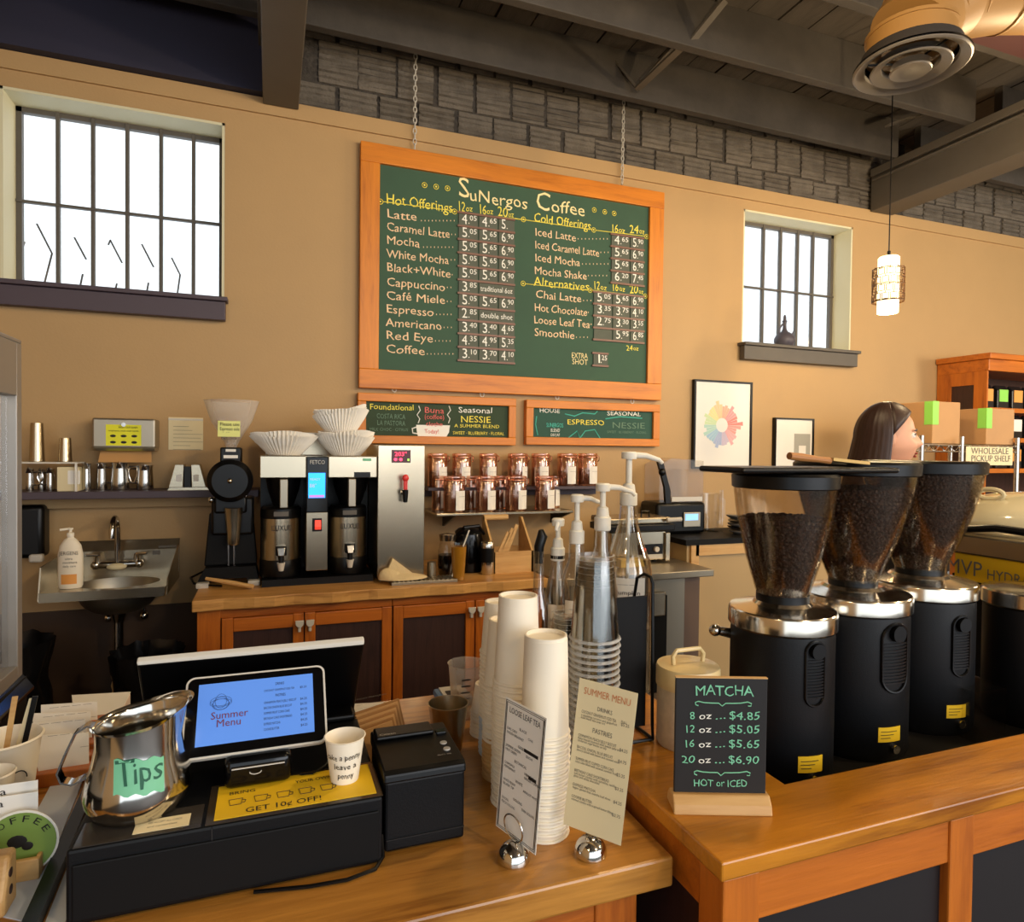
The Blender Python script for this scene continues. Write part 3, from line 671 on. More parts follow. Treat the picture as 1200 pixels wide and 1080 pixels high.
B().box(a0, a1, W-.0045, W-.003, b1-.014, b1-.006).build('clip_strip', 'greyrim', nt, world=True, smooth=0)
# black soap dispenser
x0, x1, zb, zt = S(14, 51, 592, 682, 3.32)
sd = thing('soap_dispenser', 'black wall dispenser left of the hand sink', 'dispenser', ((x0+x1)/2, 3.37, zb+.05))
B().box(x0, x1, 3.32, W-.002, zb+.1, zt).build('housing', 'black', sd, world=True, bevel=.02, seg=3)
B().box(x1-.05, x1+.0, 3.30, 3.34, zb+.085, zb+.12).build('nozzle_tray', 'greyrim', sd, world=True, bevel=.008)

# ---------------------------------------------------------------- hand sink
sk = thing('hand_sink', 'stainless wall mounted hand sink with splash guards', 'sink', (-.43, 3.2, .6))
# geometry: front corners and back corners from the photograph
yfS = 3.02
fz = P(47, 700, Y=yfS).z+.012; x0, x1 = P(45, 700, Y=yfS).x, P(193, 700, Y=yfS).x
zd = P(120, 698, Y=yfS).z+.02
bk0, bk1 = P(85, 635, Y=W-.03), P(206, 634, Y=W-.03)
xl = x0; xr = x1
deck = B(); nseg = 36; oc = ((xl+xr)/2+.02, 3.19); ra, rb_ = (xr-xl)*.36, .125
outer = []
for i in range(nseg):
    t = 2*pi*i/nseg; dx, dy = cos(t), sin(t); s = min(((xr if dx > 0 else xl)-oc[0])/dx if abs(dx) > 1e-6 else 9, ((W-.02 if dy > 0 else yfS)-oc[1])/dy if abs(dy) > 1e-6 else 9)
    outer.append((oc[0]+dx*s, oc[1]+dy*s, zd))
inner = [(oc[0]+ra*cos(2*pi*i/nseg), oc[1]+rb_*sin(2*pi*i/nseg), zd) for i in range(nseg)]
deck.add(outer+inner, [(i, (i+1) % nseg, (i+1) % nseg+nseg, i+nseg) for i in range(nseg)])
deck.box(xl, xr, yfS-.002, yfS+.004, zd-.035, zd+.003)
deck.build('rim', 'steel', sk, world=True, smooth=0)
bw = []
for j in range(8):
    q = j/7; rr = cos(q*pi/2)**.6 if q < 1 else .08; bw.append((max(rr, .1), -.13*sin(q*pi/2)))
B().lathe(bw, (oc[0], oc[1], zd), nseg, capa=False, capb=True, sx=ra, sy=rb_).build('bowl', 'steeldull', sk, world=True)
zs1 = bk0.z
B().box(xl, xr+.01, W-.035, W-.012, zd, zs1-.045).build('backsplash', 'steel', sk, world=True, smooth=0)
B().prism([(xl, W-.035, zs1-.045), (xr+.01, W-.035, zs1-.045), (xr+.01, W-.012, zs1), (xl, W-.012, zs1)], (0, .006, 0)).build('splash_cap', 'steel', sk, world=True, smooth=0)
for x, nm in ((xl-.004, 0), (xr+.004, 1)):
    B().prism([(x, yfS, zd-.03), (x, W-.012, zd-.03), (x, W-.012, zs1-.02), (x, W-.08, zs1-.04), (x, yfS+.03, zd+.10 if nm == 0 else zd+.03)], (.005, 0, 0)).build('splash_guard', 'steel', sk, world=True, smooth=0)
# faucet
q = P(139, 660, Y=W-.05)
fc = thing('faucet', 'chrome two handle faucet with gooseneck spout on the sink splash', 'faucet', (q.x, W-.04, q.z))
B().tube([(-.085, -.03, 0), (.085, -.03, 0)], .016, 12).ball((-.085, -.03, 0), .02).ball((.085, -.03, 0), .02).build('body', 'chrome', fc)
B().tube([(0, -.03, 0)]+[(0, -.03, .07)]+[(0, -.03-.055*(1-cos(t)), .16+.055*sin(t)) for t in [i*pi/8 for i in range(9)]]+[(0, -.14, .13)], .012, 12).build('spout', 'chrome', fc)
for s in (-1, 1):
    B().cyl((s*.075, -.03, .01), (s*.075, -.035, .045), .014, .010, 12).tube([(s*.075, -.04, .045), (s*.118, -.05, .048)], .006, 8).build('handle', 'chrome', fc)
B().ball((0, -.05, -.008), .04, .02, .016).build('escutcheon', 'papercream', fc)
B().box(xr-.10, xr-.07, W-.0365, W-.035, zs1-.07, zs1-.05).box(xr-.075, xr+.0, W-.038, W-.036, zs1-.038, zs1-.03).build('maker_plate', 'inkgrey', sk, world=True, smooth=0)
# drain
dx, dy = oc[0]+.0, oc[1]
B().cyl((dx, dy, zd-.128), (dx, dy, zd-.17), .035, .022).cyl((dx, dy, zd-.17), (dx, dy, zd-.32), .020).build('drain_pipe', 'chromesoft', sk, world=True)
bb = B(); z = zd-.31
bb.lathe([(.032 if i % 2 else .038, -i*.022) for i in range(12)], (dx+.01, dy, z), 16); bb.build('pipe_wrap', 'rope', sk, world=True)
for s in (-1, 1): B().tube([(dx+s*.07, W-.01, zd-.18), (dx+s*.07, W-.06, zd-.18), (dx+s*.07, W-.06, zd-.10)], .008, 8).ball((dx+s*.07, W-.06, zd-.19), .02).build('supply_valve', 'chromesoft', sk, world=True)
# lotion pump bottle on the left of the sink
k = K(67, 98, 618, 688, Y=3.12); h = k[4]-zd
bt = thing('soap_bottle', 'white pump soap bottle with orange label at sink left', 'bottle', (k[0], 3.12, zd+.001)); r = k[2]
B().lathe([(r*.88, 0), (r*.98, .01), (r, h*.3), (r*1.0, h*.55), (r*.85, h*.7), (r*.5, h*.80), (r*.28, h*.83), (r*.28, h*.87)], (0, 0, 0), 28, sy=.65).build('body', 'papercup', bt)
B().lathe([(r*.3, h*.86), (r*.3, h*.91), (r*.12, h*.92), (r*.12, h*.96), (r*.22, h*.965), (r*.22, h*.99)], (0, 0, 0), 16).tube([(0, 0, h*.98), (-.035, -.01, h*.965)], .005, 6).build('pump', 'papercup', bt)
lbm = B()
for i in range(9):
    pass
n = 10; vv = []
for j in range(2):
    for i in range(n+1):
        t = -pi/2-.65+1.3*i/n; vv.append((r*1.005*cos(t), r*.66*sin(t), h*(.08 if j == 0 else .24)))
lbm.add(vv, [(i, i+1, i+n+2, i+n+1) for i in range(n)]); lbm.build('orange_label', 'orangebag', bt)
text('lettering', [('JERGENS', -.032, h*.56, .022, .066), ('ultra', -.012, h*.48, .014), ('moisture', -.02, h*.42, .014), ('daily care', -.02, h*.36, .012)], 'inkgrey', bt, (0, -r*.665, 0), (1, 0, 0), (0, 0, 1), world=False)
# wall under the sink and bin liners
def binliner(label, cx, cy, r, h, seed, lumps=.05):
    rg = random.Random(seed); b = B(); n, m = 40, 22; v = []
    for j in range(m+1):
        z = h*j/m
        for i in range(n):
            t = 2*pi*i/n; rr = r*(.9+.12*sin(j*.2))*(1+lumps*noise.noise(Vector((cos(t)*4, sin(t)*4, z*9+seed)))*3+.02*sin(t*13+seed+z*12))
            if j > m-5: rr *= 1+.06*(j-m+5)
            v.append((cx+rr*cos(t), cy+rr*sin(t), z+.012*noise.noise(Vector((cos(t)*5, sin(t)*5, seed)))*(j/m)))
    b.add(v, [(j*n+i, j*n+(i+1) % n, (j+1)*n+(i+1) % n, (j+1)*n+i) for j in range(m) for i in range(n)]); b.add(v[:n], [tuple(range(n))])
    o = b.build('bin_liner', 'bag', None, smooth=60); return tag(o, label, 'bin bag')
binliner('crinkled black bin liner between the sink and the back counter', -.46, 2.93, .13, .68, 4)
binliner('black bin liner hanging at the left below the sink', -.98, 3.05, .16, .72, 9)
# ================================================================== THINGS ON THE BACK COUNTER
# ---- tall coffee grinder with cloudy hopper
def pz(x, y, Y): return P(x, y, Y=Y).z
Yg = 3.06
gx = P(271, 600, Y=Yg).x
g = thing('coffee_grinder', 'tall black coffee grinder with cloudy hopper and yellow note, left of twin brewer', 'grinder', (gx, Yg, CZ))
gz = lambda y: pz(271, y, Yg)-CZ
mpp = P(371, 600, Y=Yg).x-P(271, 600, Y=Yg).x; mpp /= 100
B().lathe([(.021, gz(524)), (.030*1, gz(518)), (14*mpp, gz(508)), (23*mpp, gz(494)), (28*mpp, gz(480)), (31*mpp, gz(470.5)), (31.5*mpp, gz(469.5)), (30.5*mpp, gz(470.5)), (27*mpp, gz(481)), (22*mpp, gz(494)), (.04, gz(508)), (.018, gz(521))], (0, 0, 0), 32, capa=False, capb=False).build('hopper', 'frost', g)
hz0, hz1 = gz(513), gz(495)
nt = B().obox((-.010*0-.005, -.088, (hz0+hz1)/2+.004), (.043, 0, 0), (0, .001, 0), (0, -.018*0+.006, (hz1-hz0)/2)).build('sticky_note', 'yellowpale', g, smooth=0)
text('lettering', [('Please use', -.04, hz1-.016, .02, .075), ('Espresso side', -.04, hz1-.036, .02, .075), ('grind for pots', -.04, hz1-.056, .02, .075), ('then close', -.035, hz1-.074, .02, .06)], 'ink', nt, (0, -.0915, 0), (1, 0, 0), (0, 0, 1), world=False)
B().box(-.042, .042, -.05, .05, gz(542), gz(524)).build('neck', 'black', g, bevel=.006)
B().box(-.028, .028, -.052, -.050, gz(536.5), gz(533)).box(-.02, .02, -.052, -.05, gz(529), gz(526)).build('neck_label', 'paper', g, smooth=0)
dz = gz(562)
B().lathe([(.082, -.0), (.090, -.02), (.090, -.07), (.07, -.085)], (0, -.02, dz), 36, (0, 1, 0)).build('motor_drum', 'black', g)
B().lathe([(.085, 0), (.090, .012), (.090, .03), (.0, .03)][:3], (0, -.075, dz), 36, (0, 1, 0)).build('burr_housing', 'blacktext', g)
b = B(); 
for i in range(36):
    t = pi*.1+2*pi*.8*i/36; b.obox((.062*cos(t), -.079, dz+.062*sin(t)), (.004*cos(t), 0, .004*sin(t)), (0, .0015, 0), (-.0016*sin(t), 0, .0016*cos(t)))
b.build('dial_marks', 'greyrim', g, smooth=0)['kind'] = 'stuff'
b = B()
b.tube([(.072*cos(t), -.08, dz+.072*sin(t)) for t in [-.9+i*.12 for i in range(17)]], .004, 6); b.build('dial_ring', 'chromesoft', g)
B().cyl((0, -.075, dz), (0, -.098, dz), .016, .014).ball((0, -.1, dz), .012).build('dial_knob', 'steel', g)
B().box(-.075, .09, -.05, .10, gz(625), gz(582)).box(-.065, .065, -.06, .05, gz(600), gz(580)).build('upper_body', 'black', g, bevel=.01)
B().ball((-.075, -.06, gz(584)), .012).ball((.06, -.06, gz(580)), .008).build('clamp_screw', 'chromesoft', g)
B().prism([(-.085, -.02, gz(600)), (.085, -.02, gz(600)), (.105, -.02, gz(661)), (-.105, -.02, gz(661))], (0, .12, 0)).build('column', 'blackmatte', g, smooth=0, bevel=.006)
B().box(-.012, -.006, -.03, -.022, gz(661), gz(637)).box(.010, .016, -.03, -.022, gz(661), gz(637)).build('guide_rod', 'chromesoft', g, smooth=0)
B().prism([(-.10, -.05, gz(662)), (.10, -.05, gz(662)), (.112, -.05, .018), (.07, -.05, .018), (.06, -.05, .03), (-.06, -.05, .03), (-.075, -.05, .018), (-.13, -.05, .018)], (0, .15, 0)).build('base_plate', 'blackmatte', g, smooth=0)
for s in (-1, 1): B().box(s*.10-.03, s*.10+.018, -.085, -.03, .0, .022).box(s*.10-.02, s*.10+.008, -.087, -.08, .006, .016).build('foot', 'greyrim', g, smooth=0, bevel=.004)
kc = K(263, 285, 594, 637, Y=Yg-.05); hh = kc[4]-kc[3]; r = kc[2]
tag(B().lathe([(r*.62, 0), (r*.66, .004), (r*.72, hh*.3), (r*1.0, hh*.97), (r*1.03, hh), (r*.97, hh), (r*.6, .01)], (0, 0, 0), 24, capb=False).build('grounds_cup', 'steel', None), 'steel grounds cup clamped under the black grinder', 'cup').location = (kc[0], Yg-.075, kc[3])
# wooden brush on its foot
a, c = P(241, 659, Y=2.95), P(297, 676, Y=2.90)
br = thing('wooden_brush', 'flat wooden brush lying in front of the black grinder', 'brush', (a.x, 2.93, CZ))
B().tube([Vector((a.x, 2.96, CZ+.045)), Vector(((a.x+c.x)/2, 2.925, CZ+.03)), Vector((c.x, 2.90, CZ+.012))], [.007, .01, .009], 8).build('handle', 'lightwood', br, world=True)
cb = [P(*q, Y=3.2) for q in ((262, 660), (245, 651), (233, 652), (229, 658), (240, 664), (256, 668))]
one('power_cable', 'black cable looping beside the grinder on the counter end', 'cable', B().tube([(gx-.05, 3.2, CZ+.03), (gx-.12, 3.15, CZ+.04), (gx-.16, 3.08, CZ+.03), (gx-.14, 3.0, CZ+.02), (gx-.08, 2.98, CZ+.012), (gx-.03, 2.97, CZ+.008)], .005, 6), 'black')

# ---- twin coffee brewer
Yf = 2.90
xl_, xr_ = P(304, 600, Y=Yf).x, P(441.5, 600, Y=Yf).x
bw_ = thing('twin_coffee_brewer', 'stainless twin coffee brewer with blue display in the middle', 'coffee machine', ((xl_+xr_)/2, 3.1, CZ))
Zf = lambda y: pz(372, y, Yf)
ztop, zh = Zf(534), Zf(560)
m0, m1 = P(359, 600, Y=Yf).x, P(384, 600, Y=Yf).x
for a, c in ((xl_, m0-.001), (m1+.001, xr_)): B().box(a, c, Yf, 3.32, zh, ztop).build('brew_head', 'steel', bw_, world=True, smooth=0, bevel=.004)
B().box(m0, m1, Yf-.004, 3.3, Zf(600), ztop-.004).build('control_panel', 'blackgloss', bw_, world=True, smooth=0, bevel=.003)
B().box(xl_, xr_, 3.20, 3.34, CZ+.03, zh).build('back_column', 'black', bw_, world=True, smooth=0)
B().box(m0, m1, Yf-.004, 3.22, Zf(668), Zf(600)).build('front_column', 'steel', bw_, world=True, smooth=0, bevel=.002)
B().box(xl_+.01, xr_-.01, Yf+.03, 3.34, CZ, CZ+.03).build('base', 'black', bw_, world=True, smooth=0)
s0 = P(361.5, 554, Y=Yf-.005), P(381, 583, Y=Yf-.005)
scr = B().box(s0[0].x, s0[1].x, Yf-.006, Yf-.004, s0[1].z, s0[0].z).build('display', 'bluescreen', bw_, world=True, smooth=0)
B().box(s0[0].x+.004, s0[1].x-.004, Yf-.0068, Yf-.006, s0[1].z-.006*0+.002, s0[1].z+.012).build('touch_bar', mat('violet_bar', 'B070E0', .3, emit=.8), scr, world=True, smooth=0)
text('lettering', [('88°', .004, .045, .022), ('READY', .006, .075, .014)], 'chalkwhite', scr, (s0[0].x, Yf-.007, s0[1].z), (1, 0, 0), (0, 0, 1))
q = P(363, 543.5, Y=Yf-.005); text('lettering', [('FETCO', 0, 0, .024, .062)], 'greyrim', bw_, (q.x, Yf-.0045, q.z), (1, 0, 0), (0, 0, 1))
q0, q1 = P(366, 607, Y=Yf), P(377, 622, Y=Yf)
sw = B().box(q0.x, q1.x, Yf-.010, Yf-.003, q1.z, q0.z).build('power_switch', 'black', bw_, world=True, smooth=0, bevel=.002)
B().prism([(q0.x+.01, Yf-.010, q1.z+.008), (q0.x+.01, Yf-.020, q1.z+.020), (q0.x+.01, Yf-.012, q0.z-.008), (q0.x+.01, Yf-.008, q0.z-.01)], (q1.x-q0.x-.014, 0, 0)).build('rocker', mat('lit_red_rocker', 'FF4A38', .3, emit=.5), sw, world=True, smooth=0)
q0, q1 = P(415, 553, Y=Yf), P(434, 559, Y=Yf); B().box(q0.x, q1.x, Yf-.002, Yf, q1.z, q0.z).build('maker_plate', 'black', bw_, world=True, smooth=0)
q0, q1 = P(425, 537, Y=Yf), P(435, 540, Y=Yf); B().box(q0.x, q1.x, Yf-.002, Yf, q1.z, q0.z).build('mint_tag', 'mint', bw_, world=True, smooth=0)
B().box(xl_+.02, xr_-.10, 3.3, 3.33, ztop, pz(372, 507, 3.3)).build('back_lid', 'steel', bw_, world=True, smooth=0)
for side, (pa, pc) in enumerate(((308, 352), (388, 432))):
    # brew basket
    xa_, xc_ = P(pa, 580, Y=2.98).x, P(pc, 580, Y=2.98).x; cxx = (xa_+xc_)/2+.008; rr = (xc_-xa_)/2
    B().lathe([(rr*.55, Zf(594)-CZ), (rr*.62, Zf(590)-CZ), (rr*.85, Zf(575)-CZ), (rr*.98, Zf(561)-CZ)], (cxx, 3.03, CZ), 28).build('brew_basket', 'black', bw_, world=True)
    x1h = P(329 if side == 0 else 409, 575, Y=2.9).x
    B().box(x1h-.004, x1h+.028, 2.885, 2.93, Zf(594), Zf(561)).build('basket_handle', 'steeldull', bw_, world=True, smooth=0, bevel=.003)
    # thermal dispenser under it
    kk = K(305 if side == 0 else 386, 353 if side == 0 else 430, 596, 672, Y=3.0)
    r = kk[2]; zb = CZ+.031
    zt_ = pz(330, 595, 3.0-r); zs_ = pz(330, 609, 3.0-r); zb2 = pz(330, 658, 3.0-r)
    d = thing('coffee_dispenser', 'stainless round coffee dispenser under the %s side of the twin brewer' % ('left' if side == 0 else 'right'), 'dispenser', (kk[0], 3.03, CZ+.031), group='coffee dispensers in the twin brewer')
    L = lambda z: z-zb
    B().lathe([(r*1.0, 0), (r*1.04, .01), (r*1.03, L(zb2)-.005), (r, L(zb2))], (0, 0, 0), 32).build('base', 'black', d)
    B().lathe([(r*1.0, L(zb2)), (r*1.0, L(zs_))], (0, 0, 0), 40, capb=False).build('shell', 'steel', d)
    B().lathe([(r*1.01, L(zs_)), (r*1.02, L(zs_)+.01), (r*1.0, L(zt_)-.01), (r*.9, L(zt_)), (0.001, L(zt_))], (0, 0, 0), 32, capb=False).build('lid', 'black', d)
    B().box(-.03, .03, -r*1.04, -r*.96, L(zs_)+.012, L(zs_)+.032).build('lid_display', 'inkgrey', d, smooth=0)
    fz_ = L(zb2)+.035
    B().box(-.022, .022, -r-.03, -r+.01, fz_-.01, fz_+.03).cyl((0, -r-.02, fz_), (0, -r-.025, fz_-.045), .013, .011, 12).build('tap', 'black', d, bevel=.003)
    B().prism([(-.016, -r-.04, fz_+.025), (.016, -r-.04, fz_+.025), (.012, -r-.05, fz_-.008), (-.012, -r-.05, fz_-.008)], (0, .01, 0)).build('tap_lever', 'chromesoft', d, bevel=.002)
    B().cyl((0, -r-.024, fz_-.04), (0, -r-.024, fz_-.075), .017, .010, 14).build('tap_nozzle', 'greyrim', d)
    text('lettering', [('LUXUS', -.04, L(zs_)-.05, .034, .082)], 'ink', d, (0, -r*1.005, 0), (1, 0, 0), (0, 0, 1), world=False)
# stacks of paper coffee filters on top of the brewer
def filters(label, px0, px1, yt, yb, tilt, seed, ymid=3.06, z=None, h=None):
    k = K(px0, px1, yt, yb, Y=ymid); r = k[2]; zb = z if z is not None else k[3]; hh = h or (k[4]-k[3])
    rg = random.Random(seed)
    t = thing('filter_stack', label, 'coffee filters', (k[0], ymid, zb), 0, 'paper coffee filters on the brewer')
    for s in range(4):
        b = B(); n = 96; prof = [(.50, 0), (.66, .28), (.84, .62), (1.0, 1.0)]; v = []
        ph = rg.random()*6
        for j, (q, hz_) in enumerate(prof):
            for i in range(n):
                th_ = 2*pi*i/n; am = .035*(j/3+.3); wav = 1+am*(1 if i % 2 else -1)+.05*sin(3*th_+ph)*(j/3)
                v.append((r*q*wav*cos(th_)*(.97-s*.02), r*q*wav*sin(th_)*(.97-s*.02), hh*hz_*(.9+.10*sin(2*th_+ph+s))+s*.006+(tilt*cos(th_)*r*(j/3))))
        b.add(v, [(j*n+i, j*n+(i+1) % n, (j+1)*n+(i+1) % n, (j+1)*n+i) for j in range(3) for i in range(n)]+[tuple(range(n))])
        b.build('filter', 'filter', t, smooth=0)
    return t
filters('low wide stack of paper coffee filters on the left of the brewer', 293, 372, 511, 534, 0.0, 1, 3.04, z=ztop+.001)
fa = filters('lower stack of paper coffee filters on the right of the brewer', 371, 440, 509, 534, 0, 2, 3.06, z=ztop+.001)
fb = filters('upper tilted stack of paper coffee filters on another stack', 367, 432, 481, 508, .12, 5, 3.06, z=pz(400, 508, 3.06))
# ---- hot water tower
Yt = 2.90
x0, x1 = P(442.5, 600, Y=Yt).x, P(497.5, 600, Y=Yt).x
zt = pz(470, 521.5, Yt); wt = thing('hot_water_tower', 'tall narrow stainless hot water tower with red tap', 'water boiler', ((x0+x1)/2, 3.05, CZ))
B().box(x0, x1, Yt, 3.28, CZ+.02, zt).build('body', 'steel', wt, world=True, smooth=0, bevel=.003)
B().box(x0+.01, x1-.01, Yt+.02, 3.26, CZ, CZ+.02).build('foot', 'black', wt, world=True, smooth=0)
q0, q1 = P(459, 527, Y=Yt), P(481, 542, Y=Yt)
dp = B().box(q0.x, q1.x, Yt-.003, Yt, q1.z, q0.z).build('display', 'reddisp', wt, world=True, smooth=0)
text('digits', [('203°', .012, .030, .026, .055), ('● ●', .008, .008, .018, .04)], 'redled', dp, (q0.x, Yt-.0035, q1.z), (1, 0, 0), (0, 0, 1))
B().box(q1.x-.014, q1.x-.006, Yt-.004, Yt-.003, q1.z+.008, q1.z+.018).build('status_light', mat('lime_led', '9ADF50', .4, emit=1), dp, world=True, smooth=0)
q = P(474, 576, Y=Yt-.03)
B().tube([(q.x, Yt, q.z), (q.x, Yt-.045, q.z), (q.x, Yt-.05, q.z-.02)], .011, 10).cyl((q.x, Yt-.05, q.z+.01), (q.x, Yt-.05, q.z-.045), .014, .010, 12).build('tap', 'black', wt, world=True)
B().box(q.x-.009, q.x+.009, Yt-.056, Yt-.044, q.z+.01, q.z+.055).ball((q.x, Yt-.052, q.z+.062), .015, .008, .016).build('tap_lever', 'red', wt, world=True, bevel=.003)
B().cyl((q.x-.02, Yt-.045, q.z-.0), (q.x+.01, Yt-.045, q.z-.0), .008, n=8).build('tap_guard', 'chromesoft', wt, world=True)
q0, q1 = P(449, 675, Z=CZ), P(523, 672, Z=CZ)
tr = thing('drip_tray', 'flat steel drip tray in front of the hot water tower', 'tray', ((q0.x+q1.x)/2, 2.84, CZ))
B().box(q0.x, q1.x, 2.795, 2.893, CZ, CZ+.014).build('pan', 'steeldull', tr, world=True, smooth=0, bevel=.002)
for i in range(14): B().box(q0.x+.01+i*(q1.x-q0.x-.02)/14, q0.x+.017+i*(q1.x-q0.x-.02)/14, 2.80, 2.888, CZ+.014, CZ+.018).build('slat', 'steeldull', tr, world=True, smooth=0)
# folded cloth
b = B(); n, m = 24, 14; v = []
ck = (P(473, 668, Y=2.85).x, 2.85)
for j in range(m+1):
    for i in range(n):
        t = 2*pi*i/n; q = 1-j/m; rr = (.105+.012*sin(3*t+1))*sin(min(1, (1-q)*1.0+.0)*pi/2+.0) if 0 else .108*(1-(j/m)**2*.98)*(1+.07*sin(3*t))
        v.append((ck[0]+rr*cos(t), ck[1]+rr*.42*sin(t), CZ+.019+.028*(j/m)+(.045*max(0, cos(t-2.6))*(j/m)*(1-j/m)*3)))
b.add(v, [(j*n+i, j*n+(i+1) % n, (j+1)*n+(i+1) % n, (j+1)*n+i) for j in range(m) for i in range(n)]+[tuple(range(n)), tuple(m*n+i for i in range(n))])
b.prism([(ck[0]-.085, 2.84, CZ+.03), (ck[0]+.055, 2.83, CZ+.03), (ck[0]-.045, 2.87, CZ+.108)], (0, .02, 0))
tag(b.build('cleaning_cloth', 'cloth', None, smooth=60), 'folded cream cloth on the drip tray of the water tower', 'cloth')

# ---- jar shelves
def jar(xp0, xp1, yt, yb, Y, z, label, lab_side=0, n=0):
    k = K(xp0, xp1, yt, yb, Y=Y); r = k[2]; h = pz((xp0+xp1)/2, yt, Y)-z
    t = thing('storage_jar', label, 'jar', (k[0], Y, z), 0, 'clip top jars on the wall shelves')
    if not hasattr(jar, 'm'): jar.m = {}
    B().lathe([(r*.96, 0), (r, .006), (r, h*.86), (r*.97, h*.88)], (0, 0, 0), 24, capb=False).build('body', 'jar', t)
    B().lathe([(r*.9, .008), (r*.9, h*(.45+.2*((n*7) % 5)/5)), (.001, h*(.47+.2*((n*7) % 5)/5))], (0, 0, 0), 18, capb=False).build('loose_leaf', 'loose', t)
    B().lathe([(r*1.03, h*.86), (r*1.05, h*.88), (r*1.03, h*.9)], (0, 0, 0), 24).tube([(r*1.05, -.005, h*.93), (r*1.22, -.01, h*.9), (r*1.2, -.01, h*.78), (r*1.05, -.01, h*.74)], .003, 6).build('clamp', 'copper', t)
    B().lathe([(r*.98, h*.905), (r*1.02, h*.93), (r*1.0, h*.985), (r*.9, h), (.001, h)], (0, 0, 0), 24, capb=False).build('lid', 'jar', t)
    a0 = -pi/2-.35+lab_side; a1 = a0+1.15; m = 8; v = []
    for z_ in (h*.06, h*.60 if h > .16 else h*.36):
        for i in range(m+1): a = a0+(a1-a0)*i/m; v.append((r*1.01*cos(a), r*1.01*sin(a), z_))
    lb_ = B().add(v, [(i, i+1, i+m+2, i+m+1) for i in range(m)]).build('label', 'paper', t)
    am = (a0+a1)/2
    text('print', [('————', -.02, h*.42 if h > .16 else h*.26, .016, .04)], 'inkgrey', lb_, (r*1.03*cos(am), r*1.03*sin(am), 0), (-sin(am), cos(am), 0), (0, 0, 1), world=False)
    return t
zlow = P(590, 600, Y=3.10).z; zup = P(690, 569.5, Y=3.25).z
sl = thing('jar_shelf', 'lower steel wall shelf holding the front rows of jars', 'shelf', (P(590, 600, Y=3.1).x, 3.3, zlow-.012))
B().box(P(512, 600, Y=3.10).x, P(672, 600, Y=3.10).x, 3.10, W-.001, zlow-.012, zlow).build('shelf_board', 'steel', sl, world=True, smooth=0, bevel=.002)
for px in (525, 655): B().prism([(P(px, 600, Y=3.3).x, 3.14, zlow-.012), (P(px, 600, Y=3.3).x, W-.002, zlow-.012), (P(px, 600, Y=3.3).x, W-.002, zlow-.10)], (.012, 0, 0)).build('bracket', 'black', sl, world=True, smooth=0)
su = thing('jar_shelf', 'upper dark wall shelf holding the back row of jars', 'shelf', (P(610, 569, Y=3.25).x, 3.3, zup-.014))
B().box(P(502, 569, Y=3.25).x, P(718, 569, Y=3.25).x, 3.25, W-.001, zup-.016, zup).build('shelf_board', 'darksill', su, world=True, smooth=0, bevel=.002)
B().box(P(502, 569, Y=3.25).x, P(712, 569, Y=3.25).x, W-.03, W-.002, zup-.055, zup-.016).build('cleat', 'darksill', su, world=True, smooth=0)
ordn = ['first', 'second', 'third', 'fourth', 'fifth', 'sixth', 'seventh']
for i, (a, c) in enumerate(((501, 524), (530, 552), (561.5, 582.5), (595, 618), (622.5, 644), (653, 675.5), (677, 700))):
    jar(a, c, 531, 569, 3.325, zup+.001, ordn[i]+' clip top jar from the left on the upper wall shelf', [.3, .1, 0, .5, -.1, 0, .1][i], i)
for i, (a, c) in enumerate(((519.5, 545), (557.5, 581), (592, 617), (627, 650))):
    jar(a, c, 557.5, 599, 3.165, zlow+.001, ordn[i]+' clip top jar from the left in the lower front row', .25, i+3)
for i, (a, c) in enumerate(((506, 522), (543, 561), (577, 595), (637, 656))):
    jar(a, c, 557, 596, 3.30, zlow+.001, ordn[i]+' jar half hidden behind the lower front row of jars', .45, i+1)

# ---- under the jar shelf
Yk = 3.05
k = K(532, 566, 617, 664, Y=Yk)
ke = thing('kettle_server', 'black round airpot with handle behind the iced tea', 'coffee pot', (k[0], Yk, CZ)); r = k[2]; h = k[4]-CZ
B().lathe([(r*1.05, 0), (r*1.08, .01), (r*1.05, h*.3), (r, h*.7), (r*.9, h*.85)], (0, 0, 0), 28).build('body', 'blackgloss', ke)
B().lathe([(r*.93, h*.85), (r*.95, h*.9), (r*.7, h*.97), (r*.2, h)], (0, 0, 0), 28).build('lid', 'black', ke)
B().tube([(-r*.9, -.02, h*.82), (-r*.5, -.05, h*1.02), (r*.5, -.05, h*1.04), (r*1.0, -.02, h*.84)], .009, 8).build('handle', 'black', ke)
k = K(513, 535, 626, 664, Y=2.98); c_ = thing('glass_carafe', 'small dark glass carafe left of the black airpot', 'carafe', (k[0], 2.98, CZ)); r = k[2]; h = k[4]-CZ
B().lathe([(r*.9, 0), (r*1.05, h*.25), (r, h*.6), (r*.75, h*.85), (r*.85, h)], (0, 0, 0), 24, capb=False).build('body', 'glass', c_)
B().lathe([(r*.85, .004), (r*1.0, h*.25), (r*.96, h*.5), (.001, h*.5)], (0, 0, 0), 24, capb=False).build('coffee', 'blackgloss', c_)
B().lathe([(r*.8, h*.85), (r*.9, h*1.0), (.001, h*1.04)], (0, 0, 0), 24).build('lid', 'chromesoft', c_)
k = K(501.5, 512, 641, 662, Y=2.90); one('small_canister', 'tiny steel canister between tower and carafe', 'canister', B().lathe([(k[2], 0), (k[2]*1.02, .05), (k[2]*.95, .075), (k[2]*.5, .078)], (0, 0, 0), 20), 'steeldull', (k[0], 2.915, CZ))
